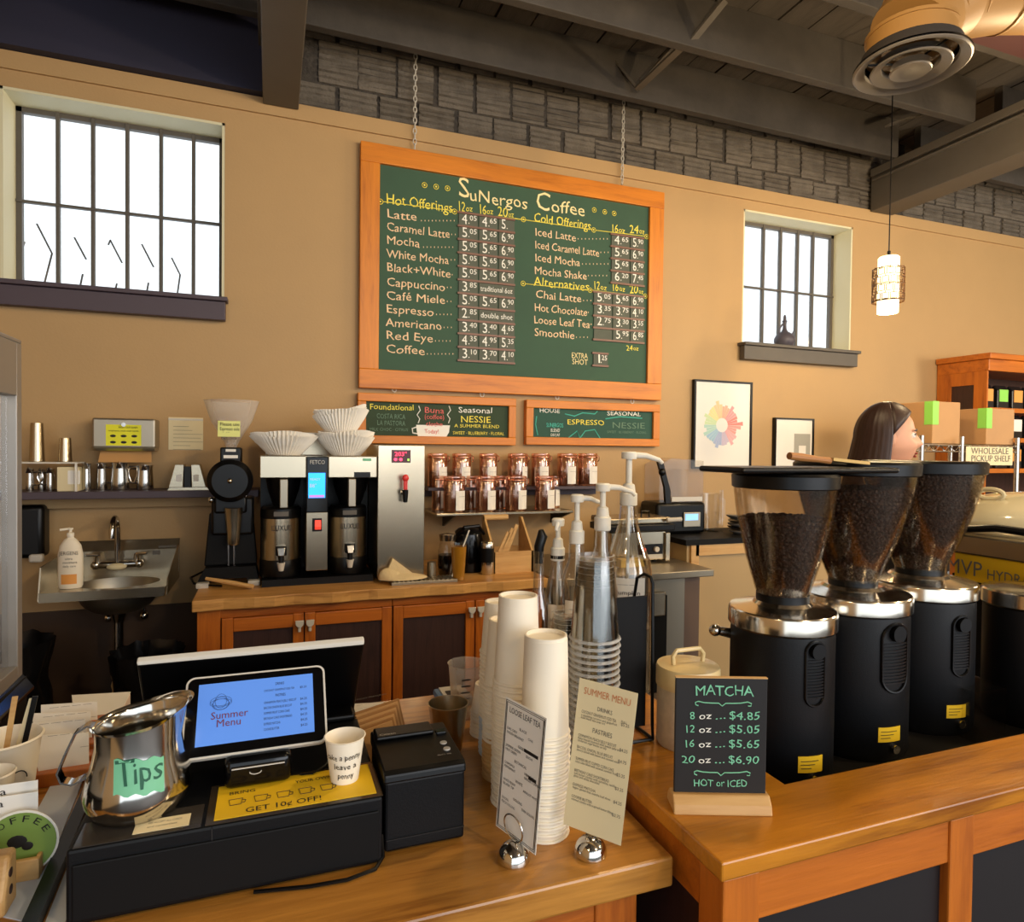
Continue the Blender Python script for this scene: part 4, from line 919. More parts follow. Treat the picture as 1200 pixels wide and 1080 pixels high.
# iced tea with straw
k = K(528, 547, 638, 674, Y=2.83); r = k[2]; h = pz(537, 637, 2.83)-CZ
t_ = thing('iced_tea', 'clear cup of amber iced tea with a straw on the counter', 'drink', (k[0], 2.83, CZ))
B().lathe([(r*.72, 0), (r*.75, .004), (r*1.0, h*.97), (r*1.04, h)], (0, 0, 0), 28, capb=False).build('cup', 'plastic', t_)
B().lathe([(r*.70, .004), (r*.95, h*.93), (.001, h*.93)], (0, 0, 0), 28, capb=False).build('tea', 'tea', t_)
B().tube([(-.03, 0, .02), (.048, 0, h+.06)], .0035, 8).build('straw', 'white', t_)
k = K(563.5, 579, 634, 663, Y=2.93); r = k[2]; h = pz(571, 634, 2.93)-CZ
t_ = thing('travel_tumbler', 'steel tumbler with a wide black band beside the wooden box', 'tumbler', (k[0], 2.93, CZ))
B().lathe([(r*.9, 0), (r, .006), (r, h*.38)], (0, 0, 0), 24).build('lower_shell', 'chromesoft', t_)
B().lathe([(r*1.04, h*.38), (r*1.04, h*.80)], (0, 0, 0), 24).build('grip_band', 'black', t_)
B().lathe([(r, h*.80), (r, h*.94), (r*.8, h), (.001, h)], (0, 0, 0), 24, capb=False).build('upper_shell', 'chromesoft', t_)
# wooden box with sticks, stand and timer
q0, q1 = P(578, 660, Y=2.93), P(625, 655, Y=2.93)
wb = thing('wooden_caddy', 'light wooden caddy with sloped side and paper filters', 'caddy', ((q0.x+q1.x)/2, 3.0, CZ))
zb = CZ+.012; z1 = pz(600, 646, 2.93)
B().box(q0.x, q1.x, 2.93, 2.94, CZ, z1).build('front', 'lightwood', wb, world=True, smooth=0)
B().box(q0.x, q1.x, 3.10, 3.11, CZ, z1).build('back', 'lightwood', wb, world=True, smooth=0)
B().box(q0.x, q1.x, 2.94, 3.10, CZ, zb).build('bottom', 'lightwood', wb, world=True, smooth=0)
B().prism([(q1.x-.01, 2.93, CZ), (q1.x-.01, 3.11, CZ), (q1.x-.01, 3.11, z1+.15), (q1.x-.01, 3.08, z1+.15), (q1.x-.01, 2.93, z1)], (.01, 0, 0)).build('side', 'lightwood', wb, world=True, smooth=0)
B().prism([(q0.x, 2.93, CZ), (q0.x, 3.11, CZ), (q0.x, 3.11, z1+.15), (q0.x, 3.08, z1+.15), (q0.x, 2.93, z1)], (.01, 0, 0)).build('side', 'lightwood', wb, world=True, smooth=0)
B().tube([(q0.x+.0, 3.085, z1+.15), (q1.x-.08, 3.085, z1+.15)], .014, 10).build('rod', 'lightwood', wb, world=True)
for i, dx_ in enumerate((.0, .022, .045)): one('stir_paddle', ['wooden paddle leaning in the caddy at the left', 'second wooden paddle leaning in the caddy', 'third, tallest wooden paddle leaning in the caddy'][i], 'paddle', B().obox((q0.x+.055+dx_, 2.985, CZ+.105+i*.01), (.040, .0, .085+i*.008), (0, .004, 0), (.008, 0, -.004)), 'lightwood', group='wooden paddles in the caddy')
q = P(611, 636, Y=2.97); tm = thing('kitchen_timer', 'small orange kitchen timer propped in the wooden caddy', 'timer', (q.x, 2.97, CZ+.012))
B().prism([(-.042, 0, 0), (.042, 0, 0), (.045, 0, .045), (.03, 0, .075), (-.03, 0, .075), (-.045, 0, .045)], (0, .025, 0)).build('case', 'orange', tm, bevel=.006)
B().box(-.024, .024, -.002, .001, .024, .052).build('display', mat('lcd', '7C8A4A', .4), tm, smooth=0)
one('blue_lid', 'small round blue plastic lid on the counter front', 'lid', B().lathe([(.042, 0), (.044, .008), (.038, .022), (.03, .024), (.028, .018)], (0, 0, 0), 24), 'blue', (P(589, 666, Z=CZ).x, P(589, 666, Z=CZ).y, CZ))
for i in range(3):
    q = P(590+i*13, 612-i*2, Y=3.16)
# ---- stainless prep table with panini press
ty0 = 2.76; tx1 = P(837, 667, Z=.90).x; tx0 = 1.225; ty0 = P(837, 667, Z=.90).y
tb = thing('prep_table', 'stainless prep table with thick top right of the back counter', 'table', ((tx0+tx1)/2, 3.0, 0))
B().box(tx0, tx1, ty0, 3.40, .865, .90).build('top', 'steeldull', tb, world=True, smooth=0, bevel=.004)
B().box(tx0+.01, tx1-.14, ty0+.05, 3.38, .10, .865).build('cabinet', 'steeldull', tb, world=True, smooth=0)
B().box(tx1-.14, tx1-.05, ty0+.05, 3.38, .10, .862).build('side_panel', mat('warm_steel', '7A6558', .45, .6), tb, world=True, smooth=0)
B().box(tx0+.02, tx1-.25, ty0+.035, ty0+.052, .14, .78).build('door', 'blackmatte', tb, world=True, smooth=0, bevel=.004)
B().box(tx1-.42, tx1-.27, ty0+.02, ty0+.04, .68, .80).build('door_handle', 'steel', tb, world=True, smooth=0, bevel=.006)
for x in (tx0+.06, tx1-.1):
    for y in (ty0+.09, 3.33): B().cyl((x, y, 0), (x, y, .10), .02, n=10).build('leg', 'chromesoft', tb, world=True)
Yp = 2.97
q0, q1 = P(740, 640, Y=Yp), P(780, 640, Y=Yp)
pp = thing('panini_press', 'steel panini press with black grill lid and red lamp', 'grill press', ((q0.x+q1.x)/2, Yp+.12, .90))
Zp = lambda y: pz(765, y, Yp)
yb2 = Yp+.20
B().box(q0.x-.12, q1.x, Yp, yb2, .915, Zp(622)).build('base', 'steel', pp, world=True, smooth=0, bevel=.006)
B().box(q1.x-.01, q1.x+.02, Yp-.015, yb2, .91, Zp(624)).build('side_post', 'steel', pp, world=True, smooth=0, bevel=.004)
pn = B().box(P(748, 640, Y=Yp).x, P(776, 640, Y=Yp).x, Yp-.006, Yp, Zp(649), Zp(637)).build('control_panel', 'black', pp, world=True, smooth=0)
B().cyl((P(754, 640, Y=Yp).x, Yp-.012, Zp(643)), (P(754, 640, Y=Yp).x, Yp-.006, Zp(643)), .010, n=12).build('red_lamp', mat('lit_red_lamp', 'FF5040', .3, emit=1.0), pn, world=True)
B().cyl((P(768, 640, Y=Yp).x, Yp-.02, Zp(643)), (P(768, 640, Y=Yp).x, Yp-.006, Zp(643)), .014, n=16).build('knob', 'greyrim', pn, world=True)
xe = P(789, 615, Y=Yp).x
B().box(q0.x-.14, xe, Yp-.02, yb2+.01, Zp(622), Zp(614)).build('lower_plate', 'black', pp, world=True, smooth=0, bevel=.006)
B().box(q0.x-.14, xe-.02, Yp-.01, yb2, Zp(614)+.002, Zp(606)).build('upper_plate', 'steel', pp, world=True, smooth=0, bevel=.008)
B().tube([(xe-.06, Yp-.03, Zp(609)), (xe+.02, Yp-.045, Zp(608))], .012, 10).build('lid_handle', 'greyrim', pp, world=True)
qh = P(756, 604, Y=Yp+.04); B().tube([(qh.x-.025, Yp+.04, qh.z-.01), (qh.x-.022, Yp+.04, qh.z+.025), (qh.x+.022, Yp+.04, qh.z+.025), (qh.x+.025, Yp+.04, qh.z-.01)], .005, 8).build('wire_handle', 'black', pp, world=True)
for i in (0, 1): B().cyl((q0.x-.05+i*.22, Yp+.05, .90), (q0.x-.05+i*.22, Yp+.05, .915), .014, n=10).build('foot', 'black', pp, world=True)
q = P(748, 664, Z=.9); one('butter_block', 'pale yellow block on the prep table front edge', 'food', B().prism([(-.08, 0, 0), (.06, 0, 0), (.045, 0, .04), (-.08, 0, .04)], (0, .05, 0)), mat('butter', 'DDBF6E', .5), (q.x-.02, q.y, .90), smooth=0)
# ---- further counter with blender
q = P(797, 652, Z=.96)
bx0, by0 = 1.98, 2.62
zc2 = P(800, 633, Y=2.98).z
bc = thing('side_counter', 'dark topped tan counter carrying the blender, right of the prep table', 'counter', (2.6, 3.0, 0))
cxa, cxb = P(786, 640, Y=2.98).x, P(1000, 640, Y=2.98).x; ptx = tx1; tx1 = tx1-.005; pass
B().box(tx1+.02, cxb+.3, 2.98, 3.40, zc2-.03, zc2).build('top', 'blackmatte', bc, world=True, smooth=0)
B().box(tx1+.04, cxb+.28, 3.00, 3.38, 0, zc2-.031).build('body', 'tanpanel', bc, world=True, smooth=0)
B().box(tx1+.06, tx1+.11, 2.985, 3.0, .3, zc2-.031).box(tx1+.09, cxb+.28, 2.985, 3.0, zc2-.09, zc2-.031).build('edge_trim', 'lightwood', bc, world=True, smooth=0)
Yb = 3.20
q0, q1 = P(770, 600, Y=Yb), P(826, 600, Y=Yb); Zb = lambda y: pz(822, y, Yb)
bl = thing('blender', 'black commercial blender with clear sound enclosure and blue display', 'blender', ((q0.x+q1.x)/2, 3.2, zc2))
bx1 = P(824, 600, Y=Yb).x
B().box(q0.x, bx1+.02, Yb, 3.39, zc2, Zb(588)).build('base', 'black', bl, world=True, bevel=.02)
xa_, xb_ = P(785, 600, Y=Yb).x, P(826, 600, Y=Yb).x
s0, s1 = P(802, 602, Y=Yb), P(815, 609, Y=Yb)
B().box(s0.x-.01, s1.x+.03, Yb-.01, Yb, s1.z-.04, s0.z+.01).build('control_panel', 'steeldull', bl, world=True, smooth=0, bevel=.004)
B().box(s0.x, s1.x+.01, Yb-.012, Yb-.009, s1.z, s0.z).build('display', mat('pale_blue_display', '7FB4E8', .3, emit=.8), bl, world=True, smooth=0)
B().prism([(xa_-.12*0-.06, Yb+.02, Zb(588)), (xb_, Yb+.02, Zb(588)), (xb_, Yb+.02, Zb(540)), (xa_+.02, Yb+.02, Zb(537)), (xa_-.06, Yb+.02, Zb(545))], (0, .16, 0)).build('enclosure', 'hopper', bl, world=True, smooth=0)
B().lathe([(.06, 0), (.075, .15), (.09, .19)], ((xa_+xb_)/2, Yb+.10, Zb(588)), 4, capb=False).build('blender_jug', 'plastic', bl, world=True, smooth=0)
B().prism([(xa_-.08, Yb+.01, Zb(540)), (xa_-.045, Yb+.01, Zb(540)), (xa_+.01, Yb+.01, Zb(575)), (xa_+.01, Yb+.01, Zb(590)), (xa_-.02, Yb+.01, Zb(590)), (xa_-.03, Yb+.01, Zb(570))], (0, .02, 0)).ball((xa_-.05, Yb+.01, Zb(553)), .022, .02, .022).build('hinge_arm', 'black', bl, world=True)
B().box(xa_+.02, xb_-.01, Yb+.012, Yb+.02, Zb(587), Zb(582)).build('front_grip', 'greyrim', bl, world=True, smooth=0)
k = K(857, 878, 600, 630, Y=3.1)
ls = thing('lid_stack', 'stack of dark round pans beside the blender', 'pans', (k[0], 3.12, zc2))
for i in range(5): B().lathe([(k[2]*.6, 0), (k[2]*1.2, .016), (k[2]*1.25, .022), (k[2]*1.1, .02), (k[2]*.5, .008)], (rng.uniform(-.02, .02), 0, i*.022), 24, ax=(rng.uniform(-.12, .12), 0, 1)).build('pan', 'blackgloss' if i % 2 else 'inkgrey', ls)
one('clear_tube', 'thin clear spindle behind the dark pans', 'rod', B().cyl((0, 0, 0), (0, 0, .25), .012, n=10), 'glass', (k[0]-.01, 3.26, zc2))
one('clear_pitcher', 'clear plastic blender pitcher right of the blender', 'pitcher', B().lathe([(.05, 0), (.065, .22), (.066, .23), (.06, .225), (.045, .01)], (0, 0, 0), 20, capb=False).tube([(.06, 0, .20), (.10, 0, .19), (.10, 0, .07), (.055, 0, .05)], .008, 6), 'plastic', (P(836, 600, Y=3.25).x, 3.28, zc2))
# ================================================================== FRONT COUNTER AND BAR
MZ, BZ, WZ = .90, .95, .87
mx0, mx1, my0, my1 = -.475, .560, .805, 1.535
t = thing('service_counter', 'worn varnished wooden counter under the till and cup stacks', 'counter', (-.2, 1.17, 0))
B().box(mx0, mx1, my0, my1, MZ-.045, MZ).build('top', 'midtop', t, world=True, smooth=0, bevel=.004)
B().box(mx0+.02, mx1-.07, my0+.05, my1-.03, .05, MZ-.046).build('body', 'panel', t, world=True, smooth=0)
B().box(mx0+.02, mx1-.045, my0+.03, my0+.048, MZ-.13, MZ-.046).build('apron', 'cabX', t, world=True, smooth=0, bevel=.002)
for x in (mx1-.115, mx1-.55, mx1-.98): B().box(x, x+.07, my0+.026, my0+.10, 0, MZ-.046).build('post', 'cab', t, world=True, smooth=0, bevel=.003)
bx0, by0, by1 = .5655, .704, .842
t = thing('bar_counter', 'amber varnished bar top with framed dark panels, front right', 'counter', (1.2, .95, 0))
poly = [(bx0, by0), (2.6, by0), (2.6, by1), (.80, by1), (.80, 1.42), (bx0, 1.42)]
B().prism([(x, y, BZ-.027) for x, y in poly], (0, 0, .027)).build('top', 'bartop', t, world=True, smooth=0, bevel=.003)
B().box(bx0+.012, 2.58, by0+.010, by0+.03, BZ-.10, BZ-.028).build('front_apron', 'cabX', t, world=True, smooth=0, bevel=.002)
B().box(bx0+.012, bx0+.03, by0+.03, 1.40, BZ-.10, BZ-.028).build('side_apron', 'cabX', t, world=True, smooth=0, bevel=.002)
pl_ = P(1117, 1040, Y=by0).x
for x, wd in ((bx0+.008, .062), (pl_, .055), (pl_+.52, .055), (pl_+1.04, .055)): B().box(x, x+wd, by0+.006, by0+.06, 0, BZ-.028).build('post', 'cab', t, world=True, smooth=0, bevel=.003)
B().box(bx0+.04, 2.58, by0+.022, by0+.034, 0, BZ-.10).build('front_panel', mat('black_panel', '1D1A1C', .5), t, world=True, smooth=0)
B().box(bx0+.02, bx0+.03, by0+.06, 1.40, 0, BZ-.10).build('side_panel', 'panel', t, world=True, smooth=0)
one('work_counter', 'dark steel work counter behind the bar carrying the grinders', 'counter', B().box(.81, 2.34, by1+.005, 1.44, WZ-.03, WZ).box(.84, 2.32, by1+.03, 1.42, 0, WZ-.031), mat('dark_steel', '3A3836', .4, .7), smooth=0)

# ---------------------------------------------------------------- coffee grinders with bean hoppers
def hit(px, py, cx, cy, r):
    d = P(px, py, D=1)-CAM; a = d.x**2+d.y**2; b_ = -2*(d.x*cx+d.y*cy); c = cx*cx+cy*cy-r*r; q = b_*b_-4*a*c
    s = (-b_-sqrt(max(q, 0)))/(2*a); return CAM+d*s
def bean_grinder(label, px, D, rd, prof, ydisc, ybeans, ysurf, vent, sticker, seed):
    """prof: hopper (pixel half width, pixel y) from neck to rim"""
    c = P(px, ydisc, D=D); cx, cy = c.x, c.y
    th_ = math.atan((px-600)/F); kpx = D*cos(th_)/F       # metres per pixel across
    zz = lambda y: P(px, y, D=D).z
    t = thing('espresso_grinder', label, 'grinder', (cx, cy, WZ), 0, 'black bean grinders on the work counter'); zl = lambda y: zz(y)-WZ
    zd = zl(ydisc)
    B().lathe([(rd*.90, .0), (rd*.955, .012), (rd*.955, zd-.045), (rd*.93, zd-.032)], (0, 0, 0), 48).build('body', 'blacktext', t)
    B().lathe([(rd*.97, zd-.034), (rd, zd-.030), (rd, zd-.004), (rd*.985, zd), (rd*.97, zd+.002), (rd*.55, zd+.010), (rd*.5, zd+.016), (rd*.36, zd+.018)], (0, 0, 0), 64).build('top_disc', 'discsteel', t)
    # hopper
    pr = [(w_*kpx, zl(y)) for w_, y in prof]
    outer = pr; inner = [(r-.002, z) for r, z in pr[::-1]]
    B().lathe([(outer[0][0]*1.06, zd+.016), (outer[0][0]*1.05, zd+.03), (outer[0][0]*.98, outer[0][1]+.002)], (0, 0, 0), 40).build('hopper_neck', 'black', t)
    B().lathe(outer+inner, (0, 0, 0), 56, capa=False, capb=False).build('hopper', 'hopper', t)
    rr, rz_ = outer[-1]
    B().lathe([(rr*1.005, rz_-.002), (rr*1.03, rz_+.0), (rr*1.04, rz_+.022), (rr*1.0, rz_+.027), (.001, rz_+.027)], (0, 0, 0), 56, capb=False).build('hopper_lid', 'black', t)
    # beans: a filled core and a skin of single beans
    zb = zl(ybeans)
    def rad(z):
        for (r1, z1), (r2, z2) in zip(pr, pr[1:]):
            if z <= z2: return r1+(r2-r1)*(z-z1)/(z2-z1)
        return pr[-1][0]
    core = [(pr[0][0]*.9, pr[0][1])]+[(rad(pr[0][1]+(zb-pr[0][1])*i/10)-.008, pr[0][1]+(zb-pr[0][1])*i/10) for i in range(1, 11)]+[(.001, zb)]
    rg = random.Random(seed); b = B().lathe(core, (0, 0, 0), 32, capb=False)
    def bean(p, nrm):
        u = Vector((rg.uniform(-1, 1), rg.uniform(-1, 1), rg.uniform(-1, 1))).cross(nrm).normalized(); v = nrm.cross(u); L_, S_, T_ = .0052, .0037, .0028
        pts = [p+u*L_, p-u*L_, p+v*S_+u*L_*.35, p+v*S_-u*L_*.35, p-v*S_+u*L_*.35, p-v*S_-u*L_*.35, p+nrm*T_+u*L_*.4, p+nrm*T_-u*L_*.4]
        b.add(pts, [(0, 2, 6), (0, 6, 4), (1, 7, 3), (1, 5, 7), (2, 3, 7, 6), (4, 6, 7, 5)])
    va = atan2(-cy, -cx)
    z = pr[0][1]+.004
    while z < zb:
        r = rad(z)-.0055; n = int(2*pi*r/.0088*.62)
        for i in range(n):
            a = va-pi*.62+2*pi*.62*(i+rg.random()*.8)/n
            bean(Vector((r*cos(a), r*sin(a), z+rg.uniform(-.002, .002))), (Vector((cos(a), sin(a), 0))+Vector((rg.uniform(-.35, .35), rg.uniform(-.35, .35), rg.uniform(-.35, .35)))).normalized())
        z += .0062
    for i in range(500):
        a, q = rg.uniform(0, 2*pi), sqrt(rg.random())*(rad(zb)-.008); bean(Vector((q*cos(a), q*sin(a), zb+rg.uniform(-.001, .003))), Vector((rg.uniform(-.3, .3), rg.uniform(-.3, .3), 1)).normalized())
    b.build('coffee_beans', 'coffee', t, smooth=0)['kind'] = 'stuff'
    # vent grille on the side and sticker
    rb = rd*.955
    def patch(x0, x1, y0, y1, off, name, m, rnd=False, n=8):
        pa = hit(x0, (y0+y1)/2, cx, cy, rb); pb = hit(x1, (y0+y1)/2, cx, cy, rb); a0 = atan2(pa.y-cy, pa.x-cx); a1 = atan2(pb.y-cy, pb.x-cx)
        if a1 < a0: a1 += 2*pi
        z1, z0 = hit((x0+x1)/2, y0, cx, cy, rb).z-WZ, hit((x0+x1)/2, y1, cx, cy, rb).z-WZ
        return a0, a1, z0, z1
    if sticker:
        a0, a1, z0, z1 = patch(*sticker, .001, '', '')
        def curved(a0, a1, z0, z1, ro, ri, n=6):
            v = []
            for r in (ri, ro):
                for z in (z0, z1): v += [(r*cos(a0+(a1-a0)*i/n), r*sin(a0+(a1-a0)*i/n), z) for i in range(n+1)]
            m = n+1; f = []
            for i in range(n): f += [(2*m+i, 2*m+i+1, 3*m+i+1, 3*m+i), (i, m+i, m+i+1, i+1), (m+i, 3*m+i, 3*m+i+1, m+i+1), (i, i+1, 2*m+i+1, 2*m+i)]
            f += [(0, 2*m, 3*m, m), (n, m+n, 3*m+n, 2*m+n)]; return v, f
        s_ = B().add(*curved(a0, a1, z0, z1, rb+.0012, rb-.001)).build('sticker', 'yellow', t)
        for j in range(3): B().add(*curved(a0+(a1-a0)*.1, a0+(a1-a0)*(.5+.15*j), z0+(z1-z0)*(.25+.22*j), z0+(z1-z0)*(.29+.22*j), rb+.0016, rb)).build('print_line', 'ink', s_)
        a0, a1, z0, z1 = patch(*vent, .001, '', '')
        am = (a0+a1)/2
        n = 20; path = []
        hw_, hh_ = (a1-a0)/2, (z1-z0)/2
        for i in range(28):
            q = 2*pi*i/28; sz = (hh_-hw_*rb)*(1 if sin(q) > 0 else -1)+hw_*rb*sin(q); aa = am+hw_*cos(q); path.append(((rb+.002)*cos(aa), (rb+.002)*sin(aa), (z0+z1)/2+sz))
        B().tube(path, .0028, 6, closed=True).build('vent_frame', 'black', t)
        ns = 13
        for i in range(ns):
            z = z0+(z1-z0)*(.12+.62*i/ns); B().add(*curved(a0+.03, a1-.03, z, z+(z1-z0)*.026, rb+.003, rb, 3)).build('vent_slat', 'black', t)
        ka = am; zk = z1-(z1-z0)*.14
        B().cyl((rb*cos(ka), rb*sin(ka), zk), ((rb+.01)*cos(ka), (rb+.01)*sin(ka), zk), (z1-z0)*.12, n=16).build('vent_knob', 'black', t)
        kz = z0; B().cyl((rb*cos(am), rb*sin(am), .03), ((rb+.008)*cos(am), (rb+.008)*sin(am), .03), .009, n=12).build('power_button', 'chromesoft', t)
    return t, cx, cy, zd+WZ
g1 = bean_grinder('front left bean grinder with half full hopper, behind the green lettered slate', 916.5, 1.28, .1005, [(30, 697), (33, 690), (37, 677), (45, 652), (51, 627), (57.5, 600), (61.5, 570)], 712, 607, 0, (944, 965, 752, 827), (935, 963, 886, 905), 1)
g2 = bean_grinder('middle bean grinder of the three hoppers with large vent slot', 999, 1.42, .1155, [(28, 681), (31, 675), (40, 655), (50, 632), (60, 605), (68, 580), (73, 555)], 692, 572, 0, (1033, 1061, 731, 811), (1029, 1054, 852, 869), 2)
g3 = bean_grinder('rear right bean grinder with hopper filled to the brim, beside the yellow machine panel', 1077, 1.55, .119, [(28, 668), (31, 662), (40, 644), (52, 620), (62, 594), (69, 570), (73, 553)], 678, 556, 0, (1116, 1135, 722, 792), (1109, 1131, 826, 841), 3)
# black scale tray and brush lying across the first hopper
ltop = P(920, 545, D=1.28)
a, c = P(850, 548, D=1.22), P(1018, 548, D=1.33)
zz_ = max(P(920, 553, D=1.28).z, 1.0)
def flatbar(name, p, q, wdt, th_, z, m, label, cat):
    p, q = Vector((p.x, p.y, 0)), Vector((q.x, q.y, 0)); d = (q-p); L_ = d.length; b = B()
    b.box(-L_/2, L_/2, -wdt/2, wdt/2, 0, th_); return one(name, label, cat, b, m, ((p.x+q.x)/2, (p.y+q.y)/2, z), atan2(d.y, d.x), smooth=0, bevel=.006, seg=3)
zlid = g1[3]+(P(916.5, 570, D=1.28).z-P(916.5, 712, D=1.28).z)+.028
flatbar('black_tray', P(843, 548, D=1.20), P(1022, 548, D=1.33), .13, .011, zlid+.001, 'black', 'flat black tray lying across the first two grinder hoppers', 'tray')
bq0, bq1 = P(925, 533, D=1.22), P(1008, 540, D=1.30)
wbz = zlid+.013
bb_ = thing('pastry_brush', 'wooden handled brush lying on the black tray over the hoppers', 'brush', (0, 0, wbz))
p0 = Vector((bq0.x, bq0.y, wbz+.02)); p1 = Vector((bq1.x, bq1.y, wbz+.004)); pm = p0.lerp(p1, .55)
B().tube([p0, p0.lerp(pm, .3), p0.lerp(pm, .7), pm], [.007, .008, .006, .007], 10).build('handle', mat('brush_wood', 'A8703C', .5), bb_, world=True)
d_ = (p1-p0).normalized(); sd_ = d_.cross(Vector((0, 0, 1)))
B().prism([pm+sd_*.010, p1+sd_*.022, p1-sd_*.022, pm-sd_*.010], (0, 0, .006)).build('bristles', 'brushhair', bb_, world=True, smooth=0)
# portafilter grip beside grinder one
q = P(838, 738, D=1.30); one('steel_knob_handle', 'short chrome lever sticking out left of the front grinder', 'handle lever', B().cyl((0, 0, 0), (.055, -.01, -.012), .008, .012, 14).ball((0, 0, 0), .012), 'chromesoft', (q.x, q.y, q.z))
# ---- fourth grinder body at the right edge
c4 = P(1206, 690, D=1.55)
t = thing('short_grinder', 'black machine base with steel disc under the yellow panel, right edge', 'grinder', (c4.x, c4.y, WZ)); zd4 = c4.z-WZ
B().lathe([(.085, 0), (.09, .01), (.09, zd4-.04)], (0, 0, 0), 40).build('body', 'blacktext', t)
B().lathe([(.092, zd4-.038), (.095, zd4-.034), (.095, zd4-.004), (.092, zd4), (.05, zd4+.01)], (0, 0, 0), 48).build('top_disc', 'discsteel', t)
# ---- clear plastic bin behind
p = P(1138, 878, Z=WZ); one('clear_bin', 'dark clear plastic bin beside the third grinder at the bar edge', 'bin', B().box(0, .10, 0, .10, 0, .11), M['hopper'], (p.x+.04, p.y+.02, WZ), smooth=0)

# ---------------------------------------------------------------- espresso machine at the right edge
ex = 1.80
y_far, y_near = P(1119, 647, X=ex).y, .875
za, zb = P(1119, 647, X=ex).z, P(1108, 675, X=ex).z
em = thing('espresso_machine', 'ivory domed espresso machine with yellow lettered panel at the right edge', 'espresso machine', (ex+.2, (y_far+y_near)/2, WZ))
yp = B().box(ex, ex+.012, y_near, y_far, zb, za).build('yellow_panel', 'yellowpanel', em, world=True, smooth=0, bevel=.002)
yy = lambda px, py: P(px, py, X=ex-.001).y
text('lettering', [('MVP', -yy(1109, 662), zb+.016, (za-zb)*.80, yy(1109, 662)-yy(1151, 665)), ('HYDRA', -yy(1156, 672), zb+.014, (za-zb)*.55, yy(1156, 672)-yy(1208, 676))], 'inkgrey', yp, (ex-.0005, 0, 0), (0, -1, 0), (0, 0, 1))
B().box(ex+.02, ex+.5, y_near, y_far+.02, WZ+.02, zb+.01).build('lower_body', 'blackmatte', em, world=True, smooth=0)
zt1 = P(1140, 640, X=ex).z
B().box(ex-.01, ex+.45, y_near, y_far+.03, za, za+.055).build('steel_band', 'steel', em, world=True, smooth=0, bevel=.006)
p = P(1176, 632, X=ex+.12)
for i in range(2):
    yc = p.y-i*.42; B().ball((ex+.25, yc, za+.085), .235, .21, P(1195, 578, X=ex+.12).z-za-.085, 32, 20).build('dome_cover', 'espwhite', em, world=True)
B().tube([(ex-.03, y_far+.04, za+.06), (ex-.035, (y_far*2+y_near)/3, za+.085), (ex-.03, y_near, za+.075)], .010, 8).build('black_trim', 'black', em, world=True)
q = P(1161, 579, X=ex+.1); B().tube([(q.x, q.y+.035*cos(t_*pi/8), q.z+.014*sin(t_*pi/8)) for t_ in range(16)], .007, 8, closed=True).build('steam_lever', 'espwhite', em, world=True)
for s in (0, 1): B().cyl((ex+.06, y_near+.1+s*(y_far-y_near-.2), WZ), (ex+.06, y_near+.1+s*(y_far-y_near-.2), WZ+.02), .03, n=14).build('foot', 'chromesoft', em, world=True)

# ---------------------------------------------------------------- matcha slate
pA, pB = P(790, 955, Z=BZ), P(906, 957, Z=BZ)
d = Vector((pB.x-pA.x, pB.y-pA.y, 0)); L_ = d.length; ang = atan2(d.y, d.x)
ms = thing('price_slate', 'small black slate sign lettered MATCHA in green on a wooden foot', 'sign', ((pA.x+pB.x)/2, (pA.y+pB.y)/2, BZ), ang)
B().prism([(-L_/2, 0, 0), (-L_/2, .05, 0), (-L_/2, .045, .014), (-L_/2, .034, .025), (-L_/2, .014, .025), (-L_/2, .004, .014)], (L_, 0, 0)).build('wooden_foot', 'lightwood', ms, smooth=0, bevel=.002)
h0 = .018; dS = ((pA-CAM).dot(fv)+.022); ht = P(846, 792, D=dS).z-BZ; hw = L_/2*.945
sl_ = B().box(-hw, hw, .020, .026, h0, ht).build('slate', 'ink', ms, smooth=0, bevel=.0015)
B().box(-hw, hw, .0195, .0265, ht-.0012, ht+.0002).build('top_edge', 'lightwood', ms, smooth=0)
W5 = 2*hw
tx = lambda u: -hw+W5*(u-205)/(663-205)
tz_ = lambda v: h0*0+ (ht-.0) - (ht-.022)*(v-303)/(885-303)
it = [('MATCHA', tx(300), tz_(390), .022, tx(592)-tx(300))]
for s_, s2, v in (('8', '$4.85', 508), ('12', '$5.05', 575), ('16', '$5.65', 648), ('20', '$6.90', 727)):
    x = {'8': 275, '12': 250, '16': 248, '20': 238}[s_]
    it += [(s_, tx(x), tz_(v), .0165, (tx(302 if s_ != '20' else 306)-tx(x))), ('oz', tx(320), tz_(v), .0145, tx(385)-tx(320)), ('...', tx(400), tz_(v), .016, tx(455)-tx(400)), (s2, tx(470), tz_(v), .0175, tx(625)-tx(470))]
it += [('HOT or ICED', tx(300), tz_(843), .0155, tx(568)-tx(300))]
for q in it: text('lettering', [q], 'chalkgreen' if q[0] != 'oz' else 'chalkwhite', sl_, (0, .0195, 0), (1, 0, 0), (0, 0, 1), world=False, wob=.08)
for v in (433, 778):
    B().tube([(tx(u), .0192, tz_(v+dv)) for u, dv in ((318, 10), (305, 5), (303, -6), (318, -12), (345, -6), (385, -4), (420, -4), (437, 10), (455, -4), (490, -4), (530, -6), (565, -12), (583, -4), (580, 8), (566, 8))], .0009, 5).build('flourish', 'chalkgreen', sl_)

